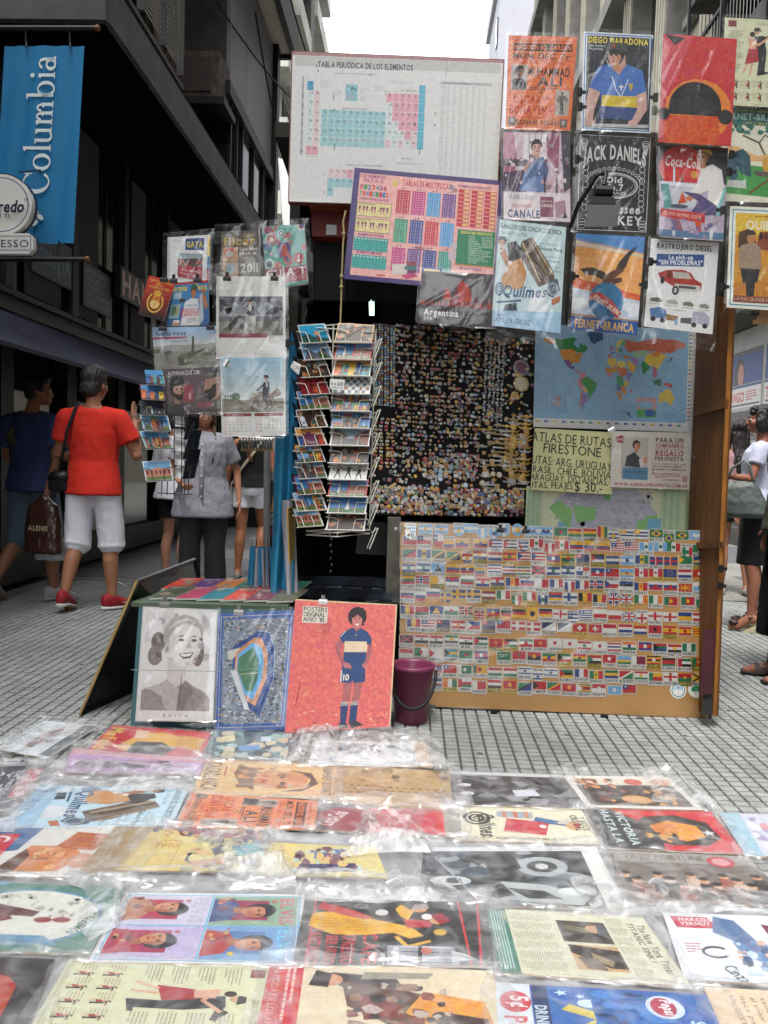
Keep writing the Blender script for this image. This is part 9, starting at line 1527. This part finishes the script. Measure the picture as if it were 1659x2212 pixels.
# person beyond the man in scarlet
p = Person('person in a white blouse almost hidden behind the woman in grey', 376,1258,-30,1.62, 'a87a64', girl=1)
p.J.update(elL=(-.25,.0,1.14), wrL=(-.2,.16,1.0), elR=(.25,.02,1.14), wrR=(.3,.2,1.2)); p.body(vox=.009); p.hair('2a1a14', 'bob', seed=4); p.top('blouse', M_wc, low=.84, sleeve=.95, seed=11, d=.026, hem=.03); p.bottom('shorts', M_blk, upto=.6, flare=.02, seed=12); [p.shoe(q_, M_gsh, M_gsh, 'flat') for q_ in 'RL']
# vendor
p = Person('long haired woman in a pale grey blouse and dark trousers standing among the racks', 436,1300,186,1.64, 'b07a5e', girl=1, wide=1.12)
p.J.update(elR=(.27,.02,1.13), wrR=(.16,.22,1.02), elL=(-.27,-.08,1.14), wrL=(-.30,-.02,.88), head=(0,.03,1.60)); p.hand = {'R': 'grip', 'L': 'down'}; p.look = (18,-12)
p.body(); p.hair('4a3220', 'long', seed=12); p.top('blouse', mat('grey_blouse', '8f8f97', .8,.06,6,.25,240), low=.74, sleeve=.72, seed=13, d=.024, hem=.025, amp=.009, flare=.01); p.bottom('trousers', mat('charcoal_trousers', '222224', .85,.15,8,.3,200), upto=1.86, d=.02, flare=.005, seed=14); [p.shoe(q_, M_blk, M_blk, 'flat') for q_ in 'RL']
bt = MB(); [bt.ball((.0,.176,1.34 - k * .085),.007, n=8, m=6) for k in range(7)]; p.out('button', bt, M_wc); p.out('placket', MB().loft([[Vector((x, y, z)) for x in (-.018,.018) for y in ((.166,.172) if x < 0 else (.172,.166))] for z, y0 in ((.78,0),(1.38,0))]), mat('grey_blouse'))
p.out('necklace', MB().tube([(-.06,.10,1.42),(-.03,.155,1.30),(.01,.17,1.12),(.04,.155,1.30),(.06,.10,1.42)],.003,5), M_dk)
# woman in white shorts walking away
p = Person('woman in black top and white shorts walking away, pale strap across her back', 540,1248,-4,1.66, '9a6448', girl=1)
p.J.update(knL=(-.10,.0,.49), anL=(-.12,-.04,.085), knR=(.10,.10,.52), anR=(.10,-.06,.20), elL=(-.24,-.02,1.12), wrL=(-.27,.04,.88), head=(.05,.05,1.60)); p.look = (-20,0)
p.body(); p.hair('5a3a24', 'tail', seed=15); p.top('tank_top', M_blk, low=.94, sleeve=.02, seed=16, d=.008, arms=(), neck=1.36); p.bottom('shorts', M_wc, upto=.42, flare=.012, seed=17, amp=.006); [p.shoe(q_, M_gsh, M_gsh, 'flat') for q_ in 'RL']
p.out('belt', MB().loft([ringz((0,0, z),.158,.117, n=24) for z in (1.0,1.035)], cap=False), M_blk); p.out('strap', MB().tube([(-.17,-.06,1.0),(-.08,-.135,1.12),(.04,-.13,1.28),(.12,-.07,1.42)],.016,6), mat('pale_strap', 'a8a48c', .8))
t = thing('shoulder_bag', 'pale patterned shoulder bag beside the hip of the woman in white shorts', 'bag', p.T((-.2,.06,.78))); p.out('pouch', MB().loft([ringz((-.19,.08, z), rx, ry, n=14) for z, rx, ry in ((.74,.05,.08),(.78,.06,.11),(.95,.05,.1),(1.0,.03,.06))]), mat('speckled_bag', '8a8880', .8,.4,60), t)
# right side: woman with black skirt
p = Person('woman in a white blouse and black skirt with a grey bag and wedge sandals', 1622,1362,62,1.60, '8a5a46', girl=1)
p.base.z = .0; p.J.update({k: (v[0], v[1], v[2] + .06) for k, v in p.J.items()}); p.J.update(elL=(-.24,.04,1.22), wrL=(-.18,.22,1.24), elR=(.25,-.02,1.2), wrR=(.26,.1,.98), anR=(.09,-.0,.145), anL=(-.09,.0,.145)); p.foot = {'R': (0,1,-.045), 'L': (0,1,-.045)}; p.look = (14,0)
p.body(); p.hair('15110f', 'bob', seed=20); p.top('blouse', mat('lilac_white', 'aeb0c4', .85,.08,5,.2,200), low=.98, sleeve=.5, seed=21, hem=.005); p.skirt('skirt', M_blk, low=.54, r=.155); [p.shoe(q_, mat('brown_leather', '2e1a18', .5), mat('cork_wedge', '8a8468', .9,.2,60), 'wedge') for q_ in 'RL']
t = thing('handbag', 'large grey green handbag hanging from the arm of the woman in the black skirt', 'bag', p.T((-.26,.12,.95))); mb = MB(); mb.loft([ringz((-.27,.12, z), rx, ry, n=20, tw=0) for z, rx, ry in ((.92,.05,.14),(.95,.075,.22),(1.05,.07,.2),(1.16,.045,.14),(1.2,.02,.1))]); q, nr = remesh(mb, .009,3); wrinkle(q, nr, .01,9,3); p.out('pouch', q, mat('grey_leather', '474e4a', .5,.2,8,.2,60), t); p.out('handle', MB().tube([(-.27,.02,1.17),(-.25,.05,1.32),(-.22,.10,1.36),(-.25,.18,1.3),(-.27,.22,1.17)],.011,7), mat('grey_leather'), t)
p.out('bracelet', MB().loft([[p.j('wrL') + Vector((.031 * math.cos(a), z, .031 * math.sin(a))) for a in [2 * math.pi * k / 14 for k in range(14)]] for z in (-.03,-.015)], cap=False), M_chrome)
# woman in pink top, partly hidden by the brown door
p = Person('woman in a pink tank top and dark shorts with long hair behind the brown door', 1580,1284,-8,1.66, '9a6a54', girl=1)
p.J.update(elR=(.24,-.02,1.14), wrR=(.28,.04,.9), knR=(.10,.02,.49), anR=(.12,-.06,.10)); p.body(vox=.008); p.hair('1a1210', 'long', seed=22); p.top('tank_top', mat('pink_cotton', 'a07a80', .9,.15,9,.2,200), low=.82, sleeve=.02, seed=23, arms=(), d=.016, flare=.02, neck=1.38); p.bottom('shorts', mat('dark_denim', '25282e', .9,.2,20), upto=.4, flare=.015, seed=24); [p.shoe(q_, M_gsh, M_gsh, 'flat') for q_ in 'RL']
# people at the right edge
p = Person('person in a black pinstriped shirt and khaki trousers cut by the right edge', 1684,1318,40,1.72, '7a4c3a', wide=1.05)
p.J.update(elL=(-.30,.04,1.15), wrL=(-.2,.22,1.05)); p.body(vox=.008); p.hair('15110f', 'short', seed=25)
sm_ = bpy.data.materials.new('pinstripe'); sm_.use_nodes = True; nt = sm_.node_tree; w_ = nt.nodes.new('ShaderNodeTexWave'); w_.inputs['Scale'].default_value = 14; w_.bands_direction = 'Z'; tc_ = nt.nodes.new('ShaderNodeTexCoord'); nt.links.new(tc_.outputs['Object'], w_.inputs['Vector']); cr_ = nt.nodes.new('ShaderNodeValToRGB'); cr_.color_ramp.elements[0].position = .9; cr_.color_ramp.elements[0].color = hexc('17171b') + (1,); cr_.color_ramp.elements[1].position = .97; cr_.color_ramp.elements[1].color = hexc('66666c') + (1,); nt.links.new(w_.outputs[0], cr_.inputs[0]); nt.links.new(cr_.outputs[0], nt.nodes['Principled BSDF'].inputs['Base Color']); nt.nodes['Principled BSDF'].inputs['Roughness'].default_value = .9
p.top('shirt', sm_, low=.86, sleeve=.8, seed=26, d=.02); p.bottom('trousers', mat('khaki', '6f6f5c', .9,.12,8,.3,200), upto=1.9, flare=.02, seed=27); [p.shoe(q_, M_blk, M_blk, 'flat') for q_ in 'RL']
p = Person('person in brown sandals standing just beyond the right edge, only the toes in view', 1690,1470,80,1.70, '7a4c3a')
p.J.update(anR=(.10,.03,.085), anL=(-.10,-.03,.085)); p.body(vox=.009); p.hair('15110f', 'short', seed=28); p.top('shirt', mat('olive_cotton', '4a4a3a', .9), low=.86, sleeve=.6, seed=29); p.bottom('trousers', M_blk, upto=1.6, flare=.02, seed=30); [p.shoe(q_, mat('sandal_brown', '2c201c', .6), M_blk, 'sandal') for q_ in 'RL']
print('objects', len(bpy.data.objects), 'tris', sum(len(o.data.loop_triangles) if not o.data.calc_loop_triangles() else 0 for o in bpy.data.objects if o.type == 'MESH'))
